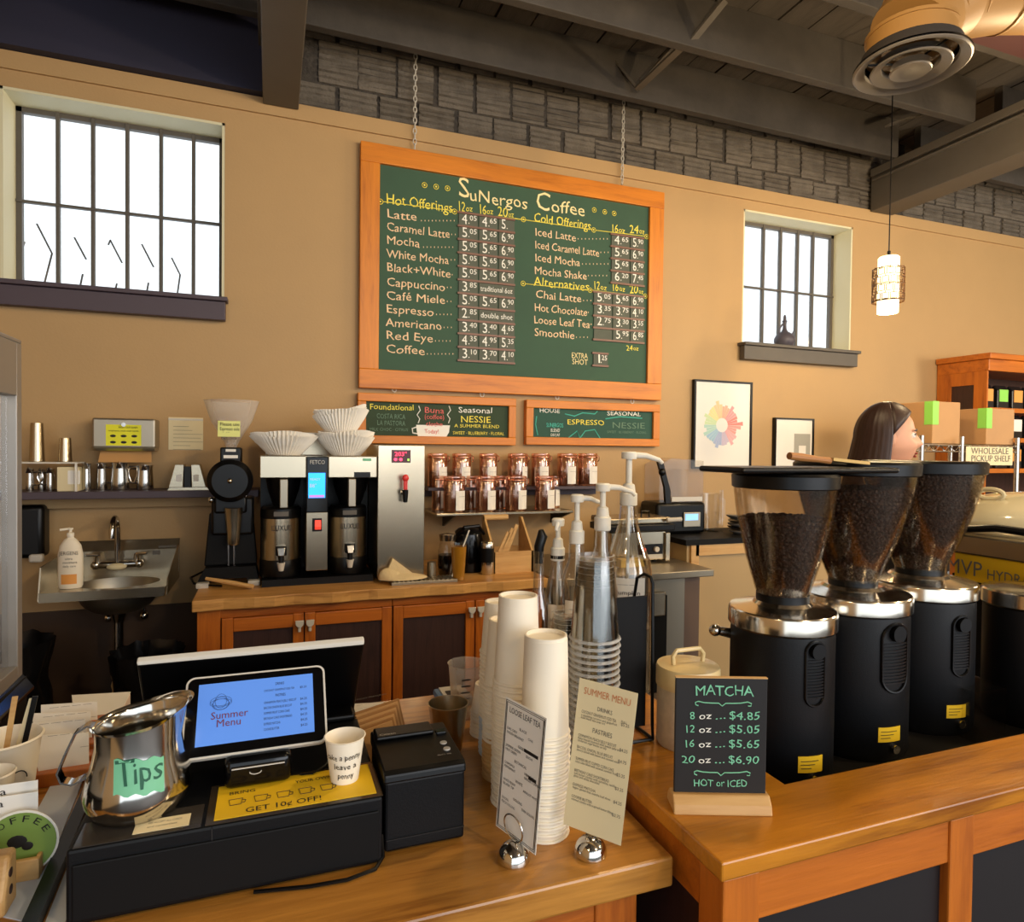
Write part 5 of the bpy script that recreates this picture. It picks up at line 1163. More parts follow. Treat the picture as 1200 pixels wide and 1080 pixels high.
# ---------------------------------------------------------------- canister
q = P(806, 884, Z=BZ); k = K(768, 844, 770, 880, Y=q.y+.045); r = k[2]; h = P(806, 778, Y=q.y+.045).z-BZ
cn = thing('stoneware_canister', 'speckled stoneware canister with cream lid behind the slate sign', 'canister', (k[0], k[1], BZ))
B().lathe([(r*.93, 0), (r*.96, .004), (r*.96, h*.76)], (0, 0, 0), 40).build('body', 'speck', cn)
B().lathe([(r*.99, h*.74), (r, h*.76), (r, h*.97), (r*.97, h), (r*.4, h+.004)], (0, 0, 0), 40).build('lid', 'cream', cn)
B().tube([(-.032, 0, h), (-.034, 0, h+.018), (-.026, 0, h+.028), (.026, 0, h+.028), (.034, 0, h+.018), (.032, 0, h)], .0042, 8).build('handle', 'cream', cn)

# ---------------------------------------------------------------- black menu board on a wire easel
q = P(765, 868, Z=BZ); yb_ = q.y
xr_ = q.x; xl2 = xr_-.105; z0, z1 = P(764, 848, Y=yb_+.02).z, P(768, 697, Y=yb_+.02).z
we = thing('wire_easel', 'black board standing in a black wire easel behind the clear cups', 'stand', ((xl2+xr_)/2, yb_+.03, BZ))
B().box(xl2, xr_-.006, yb_+.018, yb_+.024, z0, z1).build('board', 'blackmatte', we, world=True, smooth=0)
zt_ = P(770, 674, Y=yb_+.01).z
for x in (xl2, xr_): 
    sg = 1 if x == xr_ else -1
    B().tube([(x, yb_+.13, BZ+.004), (x, yb_, BZ+.004), (x, yb_+.003, BZ+.03), (x+.002, yb_+.012, zt_-.015), (x, yb_+.016, zt_-.004), (x-.006*sg, yb_+.03, zt_), (x-.012*sg, yb_+.045, zt_-.01), (x-.012*sg, yb_+.12, BZ+.004)], .0032, 8).build('wire_side', 'black', we, world=True)
B().tube([(xl2, yb_, BZ+.004), (xr_, yb_, BZ+.004)], .0032, 8).build('wire_rail', 'black', we, world=True)

# ---------------------------------------------------------------- cup stacks
def cupmesh(rr, rt, h, m, n=28):
    """upside-down cup: rolled rim at the bottom, recessed base on top"""
    o = B().lathe([(rr-.0035, .0006), (rr, 0), (rr+.0012, .0018), (rr, .004), (rr-.0022, .0045), (rt, h), (rt-.003, h+.0003), (rt-.0035, h-.006), (.0005, h-.0065), (.0005, h-.0072), (rt-.0045, h-.0072), (rr-.004, .005), (rr-.0035, .0006)], (0, 0, 0), n, capa=False, capb=False).build('tmp', m)
    me = o.data; bpy.data.objects.remove(o)
    if m == 'plastic':
        me.materials.append(M['cuprim'])
        for p_ in me.polygons:
            if p_.center.z < .0046 or (p_.center.z > h-.001 and p_.normal.z > .3): p_.material_index = 1
    return me
def stack(name, px, py, wpx_rim, ytop, rt, hcup, pitch, m, tl, bl, grp, z=MZ, tilt=0, mb_=None, nmax=40):
    c = P(px, py, Z=z); D = (c-CAM).dot(fv); rr = wpx_rim/2*D/F*cos(math.atan((px-600)/F))
    top = P(px, ytop, X=c.x).z if 0 else P(px, ytop, Y=c.y).z
    n = min(nmax, max(1, int(round((top-z-hcup)/pitch))+1)); me = cupmesh(rr, rt, hcup, m); me2 = cupmesh(rr, rt, hcup, mb_) if mb_ else me
    rg = random.Random(int(px)); sc = (top-z-(n-1)*pitch)/hcup
    for i in range(n):
        o = bpy.data.objects.new(name, me if (mb_ is None or i > n*.35) else me2); C.objects.link(o); o.location = (c.x+rg.uniform(-.0006, .0006), c.y+rg.uniform(-.0006, .0006), z+i*pitch)
        if i == n-1: o.scale = (1, 1, sc)
        tag(o, tl if i == n-1 else bl, 'cup', grp)
    return c, rr, n
stack('paper_cup', 637, 972, 59, 743, .0335, .158, .0098, 'papercup', 'top paper cup of the nearest stack, in front of the clear cups', 'white paper cup nested in the nearest stack, below its top cup', 'nearest stack of white paper cups')
stack('paper_cup', 604, 936, 57, 697, .0330, .150, .0098, 'papercup', 'top paper cup of the tallest white stack', 'white paper cup nested in the tallest white stack behind the tea card', 'tallest stack of white paper cups')
stack('paper_cup', 590, 906, 50, 725, .0300, .115, .0085, 'papercup', 'top cup of the narrow stack squeezed between two white stacks', 'paper cup in the narrow stack between white stacks, kraft ones low down', 'narrow squeezed stack of paper cups', mb_='papercupk')
stack('paper_cup', 584, 880, 46, 704, .0300, .100, .0083, 'papercup', 'top cup of the back left tall paper cup stack', 'paper cup nested in the back left tall stack', 'back left stack of paper cups', mb_='papercupb')
stack('paper_cup', 571, 858, 40, 800, .0260, .060, .0075, 'papercup', 'top cup of the short stack left of all cup stacks', 'small paper cup nested in the short leftmost stack', 'short stack of small paper cups')
stack('clear_cup', 694, 925, 60, 650, .0330, .150, .0112, 'plastic', 'top clear plastic cup of the tall clear stack', 'clear plastic cup nested in the tall clear stack', 'tall stack of clear plastic cups')
stack('clear_cup', 662, 882, 50, 718, .0270, .100, .0100, 'plastic', 'top clear cup of the lower stack left of the tall clear stack', 'clear plastic cup nested in the lower clear stack', 'lower stack of clear plastic cups')

# ---------------------------------------------------------------- cards in ball shaped holders
def card(name, label, TL, TR, BR, BL, dl, dr, m, ballpx, lab2):
    a, b_, c, d = P(*TL, D=dl), P(*TR, D=dr), P(*BR, D=dr), P(*BL, D=dl)
    c = b_+(d-a)*((c-b_).length/(d-a).length)*.5+(c-b_)*.5
    ax = (c-d).normalized(); ay = (a-d); ay = (ay-ax*ay.dot(ax)).normalized(); az = ax.cross(ay); w_ = (c-d).length; h_ = ((a-d).length+(b_-c).length)/2
    o = B().obox(d+ax*w_/2+ay*h_/2-az*.0004, ax*w_/2, ay*h_/2, az*.0004).build(name, m, None, smooth=0); tag(o, label, 'menu card')
    base = P(*ballpx, Z=MZ)
    s = thing('card_holder', lab2, 'holder', (base.x, base.y, MZ), 0, 'chrome ball card holders')
    r = .0245
    B().lathe([(r*.9, 0), (r, .004)]+[(r*cos(i*pi/16), .004+r*sin(i*pi/16)) for i in range(1, 8)]+[(.001, .004+r)], (0, 0, 0), 32, capb=False).build('weight', 'chrome', s)
    # wire spiral holding the card
    f = d+ax*(base-d).dot(ax); cc = Vector((base.x, base.y, MZ+r+.024)); rr = .019; q = []
    for i in range(24): t_ = -pi/2+2*pi*i/22; q.append(cc+ax*(rr*cos(t_))+Vector((0, 0, rr*sin(t_)))+az*(.0015+.0012*sin(t_)))
    B().tube([Vector((base.x, base.y, MZ+r))]+q, .0013, 6).build('wire_ring', 'chromesoft', s, world=True)
    return o, d, ax, ay, w_, h_, az
def ctext(o, d, ax, ay, w_, h_, items, m, wob=0):
    for it in items:
        s, u, v, sz, fw = it; text('lettering', [(s, u*w_, v*h_, sz, fw*w_)], m, o, d, ax, ay, world=False)
def ctextj(o, d, ax, ay, w_, h_, items, m): text('print', [(s, u*w_, v*h_, sz, fw*w_) for s, u, v, sz, fw in items], m, o, d, ax, ay, world=False)
o, d, ax, ay, w_, h_, az = card('summer_menu_card', 'cream SUMMER MENU card in a chrome holder before the clear cups', (677, 795), (744, 810), (729, 991), (660, 965), .965, .925, 'papercream', (692, 1001), 'chrome ball holder under the cream summer menu card')
ctext(o, d, ax, ay, w_, h_, [('SUMMER MENU', .10, .905, .0145, .80)], 'inkorange')
ctextj(o, d, ax, ay, w_, h_, [('DRINKS', .36, .815, .009, .26), ('COCONUT GRAPEFRUIT ICED TEA', .10, .775, .0065, .60), ('a sparkling coconut and grapefruit', .10, .755, .005, .62), ('iced black tea over ice', .10, .738, .005, .42), ('FULL', .78, .785, .005, .10), ('$5.25', .78, .765, .0065, .14), ('PASTRIES', .32, .665, .010, .34),
    ('CINNAMON PEACH JELLY BISCUIT', .09, .615, .006, .66), ('flaky biscuit layered with peach jelly and', .09, .597, .005, .74), ('cinnamon sugar butter on top', .09, .580, .005, .5), ('$4.25', .80, .60, .0065, .14),
    ('BACON, ONION, BLUE BISCUIT', .09, .535, .006, .62), ('savory biscuit with bacon and caramel onion', .09, .517, .005, .74), ('$4.75', .80, .525, .0065, .14),
    ('SUMMER FRUIT CUPPED CORN CAKE', .09, .455, .006, .66), ('corn cake filled with stewed summer fruit', .09, .437, .005, .72), ('$5.25', .80, .435, .0065, .14),
    ('BIRTHDAY CAKE SHORTBREAD', .09, .375, .006, .6), ('soft butter cookie with sprinkles, vanilla', .09, .357, .005, .72), ('glaze and white chocolate', .09, .340, .005, .45), ('$3.25', .80, .345, .0065, .14),
    ('EXPRESS MATCHA', .09, .28, .006, .40), ('vegan, gluten free matcha loaf slices', .09, .262, .005, .66), ('$4.25', .80, .255, .0065, .14),
    ('COOKIE BUTTER', .09, .20, .006, .36), ('oatmeal cookie with a spiced butter filling', .09, .182, .005, .72), ('$3.75', .80, .17, .0065, .14)], 'inkgrey')
o, d, ax, ay, w_, h_, az = card('tea_menu_card', 'white LOOSE LEAF TEA card with double border in a chrome holder', (582, 810), (628, 837), (628, 1002), (581, 967), .985, .925, 'paper', (602, 1008), 'chrome ball holder under the loose leaf tea card')
for e in (.025, .05):
    for u0, u1, v0, v1 in ((e, 1-e, e*.5, e*.5+.003), (e, 1-e, 1-e*.5-.003, 1-e*.5), (e, e+.012, e*.5, 1-e*.5), (1-e-.012, 1-e, e*.5, 1-e*.5)):
        B().obox(d+ax*w_*(u0+u1)/2+ay*h_*(v0+v1)/2+az*.0003, ax*w_*(u1-u0)/2, ay*h_*(v1-v0)/2, az*.0002).build('border_line', 'ink', o, smooth=0)
ctext(o, d, ax, ay, w_, h_, [('LOOSE LEAF TEA', .12, .905, .0125, .76)], 'ink')
rg = random.Random(8); lines = [('BLACK', .40, .81, .006, .18), ('GREEN', .40, .68, .006, .18), ('BOTANICAL', .34, .56, .006, .30), ('WHITE', .40, .42, .006, .18), ('OOLONG', .38, .28, .006, .22)]
for i, wd in enumerate(('EARL GREY', 'ENGLISH BREAKFAST', 'CHAI', 'JASMINE GREEN', 'MINT GREEN', 'SENCHA', 'CHAMOMILE', 'PEPPERMINT', 'HIBISCUS', 'GINGER TURMERIC', 'WHITE PEONY', 'SILVER TIP', 'APRICOT WHITE', 'OOLONG', 'PEACH OOLONG', 'DARK OOLONG')):
    v = (.775, .745, .775, .645, .615, .645, .515, .485, .515, .485, .385, .355, .385, .245, .215, .245)[i]; u = (.10, .10, .62, .10, .10, .60, .10, .10, .60, .60, .10, .10, .60, .10, .10, .60)[i]
    lines.append((wd, u, v, .0055, min(.42, .028*len(wd))))
ctextj(o, d, ax, ay, w_, h_, lines, 'ink')
for v, u0, u1 in ((.690, .55, .88), (.515, .70, .88)): B().obox(d+ax*w_*(u0+u1)/2+ay*h_*v+az*.0004, ax*w_*(u1-u0)/2, ay*.0024, az*.0002).build('blacked_out_line', 'ink', o, smooth=0)

# ---------------------------------------------------------------- syrup bottles
def pump(t, zc, ztop, m='white', spout=1, sl=.10, r=.020):
    B().lathe([(r, zc-.03), (r*1.12, zc-.028), (r*1.12, zc), (r*.9, zc+.003), (r*.75, zc+.022), (r*.42, zc+.026)], (0, 0, 0), 24).build('collar', m, t)
    B().cyl((0, 0, zc+.02), (0, 0, ztop-.012), r*.40, n=12).build('plunger', m, t)
    B().lathe([(r*.95, ztop-.018), (r*1.0, ztop-.012), (r*1.0, ztop-.003), (r*.8, ztop)], (0, 0, 0), 20).tube([(0, 0, ztop-.008), (spout*sl*.5, -.01, ztop-.010), (spout*sl*.9, -.015, ztop-.020), (spout*sl, -.016, ztop-.028)], [r*.45, r*.38, r*.3, r*.26], 10).build('pump_head', m, t)
    B().cyl((0, 0, .03), (0, 0, zc-.02), r*.22, n=8).build('dip_tube', m, t)
def bottle(label, px, Y, prof, ytop_glass, zc_y, ytop, spout, sl, labpx=None, cat='bottle', nm='syrup_bottle', neck=None, text_=None, z=MZ):
    c = P(px, 620, Y=Y); Zl = lambda y: P(px, y, Y=Y).z-z
    D = (c-CAM).dot(fv); kpx = D/F
    t = thing(nm, label, cat, (c.x, Y, z), 0, 'pump bottles behind the clear cups')
    pr = [(w_*kpx, Zl(y)) for w_, y in prof]; pr[0] = (pr[0][0], 0) if pr[0][1] < .02 or True else pr[0]
    B().lathe(pr+[(r-.002, h) for r, h in pr[::-1]], (0, 0, 0), 32, capa=False, capb=False).build('glass_body', 'jug', t)
    B().lathe([(pr[0][0]*.95, .003), (pr[0][0]*.97, pr[1][1]*.55), (.001, pr[1][1]*.55)], (0, 0, 0), 28, capb=False).build('syrup', mat('pale_syrup', 'C8B48E', .2, trans=.5), t)
    if ytop: pump(t, Zl(zc_y), Zl(ytop), 'white', spout, sl, neck or .018)
    if labpx:
        y0, y1 = labpx; z1, z0 = Zl(y0), Zl(y1); r = pr[1][0]*1.015; n = 8; v = []; am = atan2(-Y, -c.x)
        for zz2 in (z0, z1): v += [(r*cos(am-.75+1.5*i/n), r*sin(am-.75+1.5*i/n), zz2) for i in range(n+1)]
        lb_ = B().add(v, [(i, i+1, i+n+2, i+n+1) for i in range(n)]).build('label', 'papercup', t)
        d_ = Vector((cos(am), sin(am), 0)); ex_ = Vector((-sin(am), cos(am), 0)); hh = z1-z0
        text('print', [('Pumpkin Sauce' if not text_ else text_, -r*.5, z0+hh*.35, .014, r*1.0), ('————', -r*.5, z0+hh*.15, .012, r*.9), ('—— —', -r*.4, z0+hh*.7, .010, r*.7)], 'ink', lb_, d_*(r*1.01), ex_, (0, 0, 1), world=False)
    return t
bottle('large clear pump jug with sloping shoulders, tallest of the pump bottles', 736, 1.40, [(28, 760), (28.5, 668), (26, 655), (18, 635), (12, 615), (10, 595), (9.5, 588)], 588, 578, 529, 1, .085, (672, 700), neck=.019, text_='Pumpkin')
bottle('clear bottle with white pump, second tallest, right behind the clear cup stack', 706, 1.33, [(19, 790), (19.5, 690), (15, 665), (9, 640), (8, 618)], 618, 606, 566, 1, .075, None, neck=.017)
bottle('clear bottle whose pump spout points right, third tallest', 676, 1.38, [(17, 790), (18, 690), (17, 675), (10, 655), (8.5, 630)], 630, 622, 579, 1, .06, (700, 735), neck=.016, text_='Vanilla')
t4 = bottle('clear bottle with short white pump and black ring, lowest pump', 654, 1.43, [(14, 790), (15, 700), (14, 690), (9, 672), (7.5, 655)], 655, 642, 607, -1, .012, (705, 735), neck=.0155, text_='Hazelnut')
t5 = bottle('clear bottle with tilted black pourer, leftmost behind the cup stacks', 632, 1.43, [(17, 790), (17.5, 725), (14, 708), (6.5, 690), (6, 660), (6.5, 645)], 645, None, None, 1, 0, None)
zt5 = P(632, 645, Y=1.43).z-MZ
B().tube([(0, 0, zt5-.03), (0, 0, zt5+.01), (.008, 0, zt5+.035), (.004, 0, zt5+.05)], [.010, .012, .013, .006], 12).build('pourer', 'black', t5)
z4_ = P(654, 648, Y=1.43).z-MZ; B().lathe([(.0175, 0), (.0175, .008)], (0, 0, z4_-.012), 20).build('neck_ring', 'black', t4)

# ---------------------------------------------------------------- steel tumbler, measuring cup, scale
c = P(523, 878, Z=MZ); k = K(501.5, 549, 812, 832, Y=c.y); r = k[2]; h = P(525, 823, Y=c.y).z-MZ
one('steel_shaker', 'tall steel shaker cup left of the paper cup stacks', 'cup', B().lathe([(r*.66, 0), (r*.70, .004), (r*.97, h*.96), (r*1.0, h), (r*.96, h), (r*.67, .006), (.001, .006)], (0, 0, 0), 40, capb=False), 'steel', (k[0], c.y, MZ))
c = P(545, 838, Z=MZ); k = K(525, 567, 770, 783, Y=c.y); r = k[2]; h = P(545, 776, Y=c.y).z-MZ
t = thing('measuring_cup', 'cloudy clear measuring cup behind the steel shaker', 'measuring cup', (k[0], c.y, MZ))
B().lathe([(r*.7, 0), (r*.74, .004), (r*.97, h*.97), (r*1.03, h), (r*.97, h*.98), (r*.71, .006), (.001, .006)], (0, 0, 0), 36, capb=False).build('body', 'frost', t)
for i in range(5): B().obox((-.01, -r*(.76+.04*i), h*(.3+.12*i)), (.010, 0, 0), (0, .001, 0), (0, 0, .0012)).build('measure_mark', 'ink', t, smooth=0)
c0, c1 = P(507, 815, Z=MZ), P(540, 806, Z=MZ)
t = thing('kitchen_scale', 'small blue rimmed scale behind the steel shaker', 'scale', ((c0.x+c1.x)/2, c0.y-.03, MZ))
B().box(c0.x, c1.x, c0.y-.09, c0.y, MZ, MZ+.018).build('base', 'bluedark', t, world=True, smooth=0, bevel=.006)
B().box(c0.x+.012, c1.x-.01, c0.y-.08, c0.y-.01, MZ+.018, MZ+.022).build('plate', 'greyrim', t, world=True, smooth=0)
B().box(c0.x+.02, c0.x+.05, c0.y-.07, c0.y-.04, MZ+.022, MZ+.0235).build('display', 'ink', t, world=True, smooth=0)
# ================================================================== TILL AREA ON THE SERVICE COUNTER
dz0, dz1 = MZ+.001, 1.0
cdw = thing('cash_drawer', 'long black cash drawer under the tablet and the tips pitcher', 'cash drawer', (-.03, 1.13, MZ))
B().box(-.235, .151, .925, 1.33, dz0+.004, dz1).build('case', 'blacktext', cdw, world=True, smooth=0, bevel=.004)
B().box(-.072, -.0705, .9235, .93, dz0+.01, dz1-.002).build('seam', 'ink', cdw, world=True, smooth=0)
B().box(-.228, .146, .922, .926, dz0+.01, dz1-.018).build('drawer_front', 'blackmatte', cdw, world=True, smooth=0, bevel=.002)
for x in (-.21, .12):
    for y in (.95, 1.3): B().cyl((x, y, MZ), (x, y, MZ+.005), .012, n=10).build('foot', 'black', cdw, world=True)
# laminated signs on the drawer
ys = thing('drawer_sign', 'yellow sign with drink drawings taped on the black cash drawer', 'sign', (.037, .98, dz1))
B().box(-.080, .152, .928, 1.033, dz1, dz1+.0008).build('laminate', mat('dark_lamination', '3C3226', .15), ys, world=True, smooth=0)
yb = B().box(-.070, .144, .936, 1.026, dz1+.0008, dz1+.0016).build('yellow_sheet', 'yellow', ys, world=True, smooth=0)
text('lettering', [('GET 10¢ OFF!', -.032, .942, .018, .100)], 'ink', yb, (0, 0, dz1+.0014), (1, 0, 0), (0, 1, 0))
text('lettering', [('BRING', -.055, .996, .012, .035)], 'ink', yb, (0, 0, dz1+.0014), (1, 0, 0), (0, 1, 0))
text('lettering', [('YOUR OWN', .035, 1.000, .012, .052)], 'ink', yb, (0, 0, dz1+.0014), (1, 0, 0), (0, 1, 0))
for i, cx_ in enumerate((-.045, -.012, .018, .048, .078)):
    b = B(); zz3 = dz1+.0019; pts = [(-.009, .0085), (.009, .0085), (.007, -.007), (-.007, -.007)]
    b.tube([(cx_+x, .974+y, zz3) for x, y in pts], .0005, 4, closed=True); b.tube([(cx_+.008, .979, zz3), (cx_+.013, .977, zz3), (cx_+.012, .971, zz3), (cx_+.007, .970, zz3)], .0005, 4)
    b.build('drink_drawing', 'ink', yb, world=True)
B().box(-.228, -.085, .928, .985, dz1, dz1+.001).build('card_sleeve', mat('clear_tape_grey', '38332E', .2), ys, world=True, smooth=0)
wc = B().box(-.165, -.10, .936, .965, dz1+.001, dz1+.0016).build('white_card', 'papercream', ys, world=True, smooth=0)
text('print', [('WE ACCEPT ALL CARDS', -.150, .954, .006, .04), ('and contactless', -.150, .945, .006, .035)], 'inkgrey', wc, (0, 0, dz1+.0012), (1, 0, 0), (0, 1, 0))
# customer tablet on its reader
O_ = Vector((-.1205, 1.02, 1.049)); axt = Vector((.203, 0, 0)); ayt = Vector((0, .080, .0925))
tb_ = thing('customer_tablet', 'white rimmed tablet showing a blue Summer Menu screen', 'tablet', (-.02, 1.06, dz1))
def rrect(o, ax, ay, r, n=6):
    W_, H_ = ax.length, ay.length; a, c = ax.normalized(), ay.normalized(); pts = []
    for (cx_, cy_), s in (((W_-r, r), -pi/2), ((W_-r, H_-r), 0), ((r, H_-r), pi/2), ((r, r), pi)):
        for i in range(n+1): t_ = s+pi/2*i/n; pts.append(o+a*(cx_+r*cos(t_))+c*(cy_+r*sin(t_)))
    return pts
nz = axt.cross(ayt).normalized()
B().prism(rrect(O_-nz*.010, axt, ayt, .012), nz*.010).build('rim', 'greyrim', tb_, world=True, smooth=30)
ins = Vector((.003, 0, 0)); ayn = ayt.normalized()
B().prism(rrect(O_+ins+ayn*.003+nz*.0, axt-ins*2, ayt-ayn*.006, .010), nz*.0008).build('bezel', 'blackgloss', tb_, world=True, smooth=30)
so = O_+Vector((.018, 0, 0))+ayn*.017+nz*.0008; sax = Vector((.166, 0, 0)); say = ayn*(ayt.length-.030)
scn = B().prism([so, so+sax, so+sax+say, so+say], nz*.0004).build('screen', 'screen', tb_, world=True, smooth=0)
sw_, sh_ = .166, say.length; to = so+nz*.0006
text('lettering', [('Summer', .10*sw_+.002, .40*sh_, .0155, .052), ('Menu', .10*sw_+.010, .27*sh_, .0155, .034)], 'inkred', scn, to, sax, ayn)
ln = [('DRINKS', .66*sw_, .86*sh_, .006, .013), ('COCONUT GRAPEFRUIT ICED TEA', .56*sw_, .76*sh_, .0045, .045), ('$5.25', .88*sw_, .76*sh_, .0045, .010), ('PASTRIES', .66*sw_, .66*sh_, .006, .015)]
for i, s_ in enumerate(('CINNAMON PEACH JELLY BISCUIT', 'BACON ONION BLUE BISCUIT', 'SUMMER FRUIT CORN CAKE', 'BIRTHDAY CAKE SHORTBREAD', 'EXPRESS MATCHA', 'COOKIE BUTTER')):
    ln += [(s_, .56*sw_, (.555-i*.088)*sh_, .005, .0017*len(s_)), ('$4.25', .88*sw_, (.555-i*.088)*sh_, .005, .010)]
text('print', ln, 'ink', scn, to, sax, ayn)
b = B(); lo = to+sax.normalized()*.032+ayn*(.66*sh_)
for k_ in range(5): b.tube([lo+sax.normalized()*((.017-.002*k_)*cos(q*pi/8)*(1 if k_ % 2 else .9))+ayn*((.006+.0012*k_)*sin(q*pi/8)+.003*sin(k_*2))+nz*.0005 for q in range(16)], .00025, 3, closed=True)
b.build('logo_drawing', 'ink', scn, world=True)
text('lettering', [('CHIP FACE DOWN', -.047, 1.0, .0085, .082)], 'white', tb_, (0, O_.y+.003, O_.z+.004-1.0+.0), (1, 0, 0), (0, .6, .8))
B().box(-.063, .030, 1.008, 1.075, dz1+.0017, dz1+.046).build('reader', 'blackgloss', tb_, world=True, bevel=.010, seg=3)
B().box(-.052, .020, 1.0065, 1.009, dz1+.032, dz1+.0335).build('card_slot', 'greyrim', tb_, world=True, smooth=0)
B().prism([(-.05, 1.045, dz1+.04), (.02, 1.045, dz1+.04), (.02, 1.09, dz1+.09), (-.05, 1.09, dz1+.09)], (0, .012, 0)).build('stand_arm', 'black', tb_, world=True, smooth=0)
B().tube([(-.02+.008*cos(t_), 1.0068, dz1+.026+.004*sin(t_)) for t_ in [pi+i*pi/8 for i in range(9)]], .0007, 5).build('contactless_mark', 'greyrim', tb_, world=True)
# till screen seen from behind
a, b_, c, d = P(160, 777, Y=1.15), P(427, 757, Y=1.15), P(413, 838, Y=1.28), P(168, 866, Y=1.28)
a.z = b_.z = (a.z+b_.z)/2; c.z = d.z = (c.z+d.z)/2; d.x = a.x-.004; c.x = b_.x-.002
ms_ = thing('till_monitor', 'large black till monitor seen from behind with pale top edge', 'monitor', ((a.x+b_.x)/2, 1.22, dz1))
nn = (b_-a).cross(d-a).normalized(); nn = nn if nn.y > 0 else -nn
B().prism([a, b_, c, d], nn*.009).build('back_shell', 'black', ms_, world=True, smooth=0, bevel=.004)
B().prism([a+Vector((0, -.001, -.001)), b_+Vector((0, -.001, -.001)), b_+Vector((0, 0, .007)), a+Vector((0, 0, .005))], nn*.010).build('top_edge', 'greyrim', ms_, world=True, smooth=0, bevel=.003)
B().box(-.15, .145, 1.20, 1.32, dz1+.0005, dz1+.012).build('foot_plate', 'black', ms_, world=True, smooth=0, bevel=.004)
B().prism([(-.06, 1.24, dz1+.01), (.05, 1.24, dz1+.01), (.05, 1.225, dz1+.09), (-.06, 1.225, dz1+.09)], (0, .03, 0)).build('neck', 'black', ms_, world=True, smooth=0)
# penny cup
p = P(404.5, 915, Z=dz1+.0016); k = K(388, 421, 912, 918, Y=p.y); k2 = K(382, 430, 860, 868, Y=p.y); h = P(406, 864, Y=p.y).z-dz1-.0016; r1, r2 = k[2], k2[2]
pc = thing('penny_cup', 'small paper cup handwritten leave a penny beside the tablet', 'cup', (p.x, p.y+.008, dz1+.0017))
B().lathe([(r1, 0), (r2*.97, h*.98), (r2*1.04, h), (r2*.98, h*1.01), (r2*.93, h*.97), (r1*.95, .004), (.001, .004)], (0, 0, 0), 32, capb=False).build('body', 'papercup', pc)
am = atan2(-p.y, -p.x); 
def curvetext(items, m, par, rfun, am, zoff=0):
    for s_, u, z_, sz, fw in items:
        o = text('lettering', [(s_, 0, 0, sz, fw)], m, par, (0, 0, 0), (1, 0, 0), (0, 0, 1), world=False, depth=0, wob=.08)
        for v in o.data.vertices:
            x = v.co.x+u; z = v.co.z+z_; r = rfun(z)+.0007; q = am+x/r; v.co = (r*cos(q), r*sin(q), z)
curvetext([('take a penny', -r2*.98, h*.60, .0125, r2*1.85), ('leave a', -r2*.55, h*.38, .0125, r2*1.15), ('penny', -r2*.35, h*.16, .0125, r2*.8)], 'ink', pc, lambda z: r1+(r2-r1)*z/h, am)
one('thin_cable', 'thin black cable from the card reader past the penny cup', 'cable', B().tube([(.03, 1.03, dz1+.006), (.045, 1.02, dz1+.004), (.06, 1.018, dz1+.004), (.08, 1.03, dz1+.008), (.10, 1.06, dz1+.016), (.125, 1.10, dz1+.02)], .0016, 6), 'black')
one('black_cable', 'black cable curling from under the cash drawer on the counter', 'cable', B().tube([(-.02, .921, MZ+.004), (.05, .908, MZ+.004), (.10, .905, MZ+.004), (.14, .915, MZ+.004), (.153, .93, MZ+.01), (.154, .95, MZ+.03)], .0028, 6), 'black')
# receipt printer
pr = thing('receipt_printer', 'black receipt printer right of the cash drawer', 'printer', (.217, 1.0, MZ))
pz1 = 1.022
B().box(.158, .279, .946, 1.085, MZ+.004, pz1-.014).build('body', 'blacktext', pr, world=True, smooth=0, bevel=.004)
B().prism([(.156, .944, pz1-.016), (.156, .946, pz1-.004), (.156, .954, pz1), (.156, 1.088, pz1+.004), (.156, 1.088, pz1-.016)], (.125, 0, 0)).build('lid', 'black', pr, world=True, smooth=0, bevel=.003)
B().box(.160, .255, 1.045, 1.085, pz1+.003, pz1+.010).build('paper_cover', 'black', pr, world=True, smooth=0, bevel=.003)
B().box(.258, .274, 1.04, 1.055, pz1+.002, pz1+.007).build('latch', 'blackgloss', pr, world=True, smooth=0, bevel=.001)
for y, r in ((1.012, .0055), (.990, .0055)): B().lathe([(r, 0), (r, .002), (r*.5, .0022)], (.262, y, pz1+.0012), 16).build('button', 'greyrim', pr, world=True)
text('lettering', [('Citizen', .166, 1.052, .008, .026)], 'greyrim', pr, (0, 0, pz1+.0095), (1, 0, 0), (0, 1, 0))
text('lettering', [('READY  ERR', .243, .972, .005, .022)], 'greyrim', pr, (0, 0, pz1+.0012), (1, 0, 0), (0, 1, 0))
B().box(.16, .278, .944, .947, MZ+.022, MZ+.0232).build('seam', 'ink', pr, world=True, smooth=0)
# cards and papers behind the printer
wp = thing('price_sheet', 'white printed sheet lying behind the till next to kraft cards', 'paper', (.20, 1.46, MZ))
q = [P(*v, Z=MZ+.001) for v in ((421, 858), (461, 849), (449, 823), (411, 825))]
B().prism(q, (0, 0, .0012)).build('sheet', 'paper', wp, world=True, smooth=0)
ax_ = (q[1]-q[0]); ay_ = (q[3]-q[0])
text('print', [('TODAY FEATURED', .01, .17, .012, .08)]+[('— — — — —', .012, .135-i*.02, .010, .085-(i % 2)*.02) for i in range(6)], 'inkgrey', wp, q[0]+Vector((0, 0, .0014)), ax_, ay_)
kc = thing('kraft_cards', 'fanned stack of brown kraft cards behind the receipt printer', 'cards', (.2, 1.15, MZ))
for i in range(8):
    p0 = P(430+i*1.5, 864+i*.8, Z=.985-i*.002); 
    B().obox((.175+i*.004, 1.17+i*.012, .95+i*.001), (.045, .022, .0), (.0006, -.0012, 0), (-.01, .0, .045)).build('card', mat('kraft_card_%d' % i, ['C99A62', 'A87844'][i % 2], .7), kc, world=True, smooth=0)
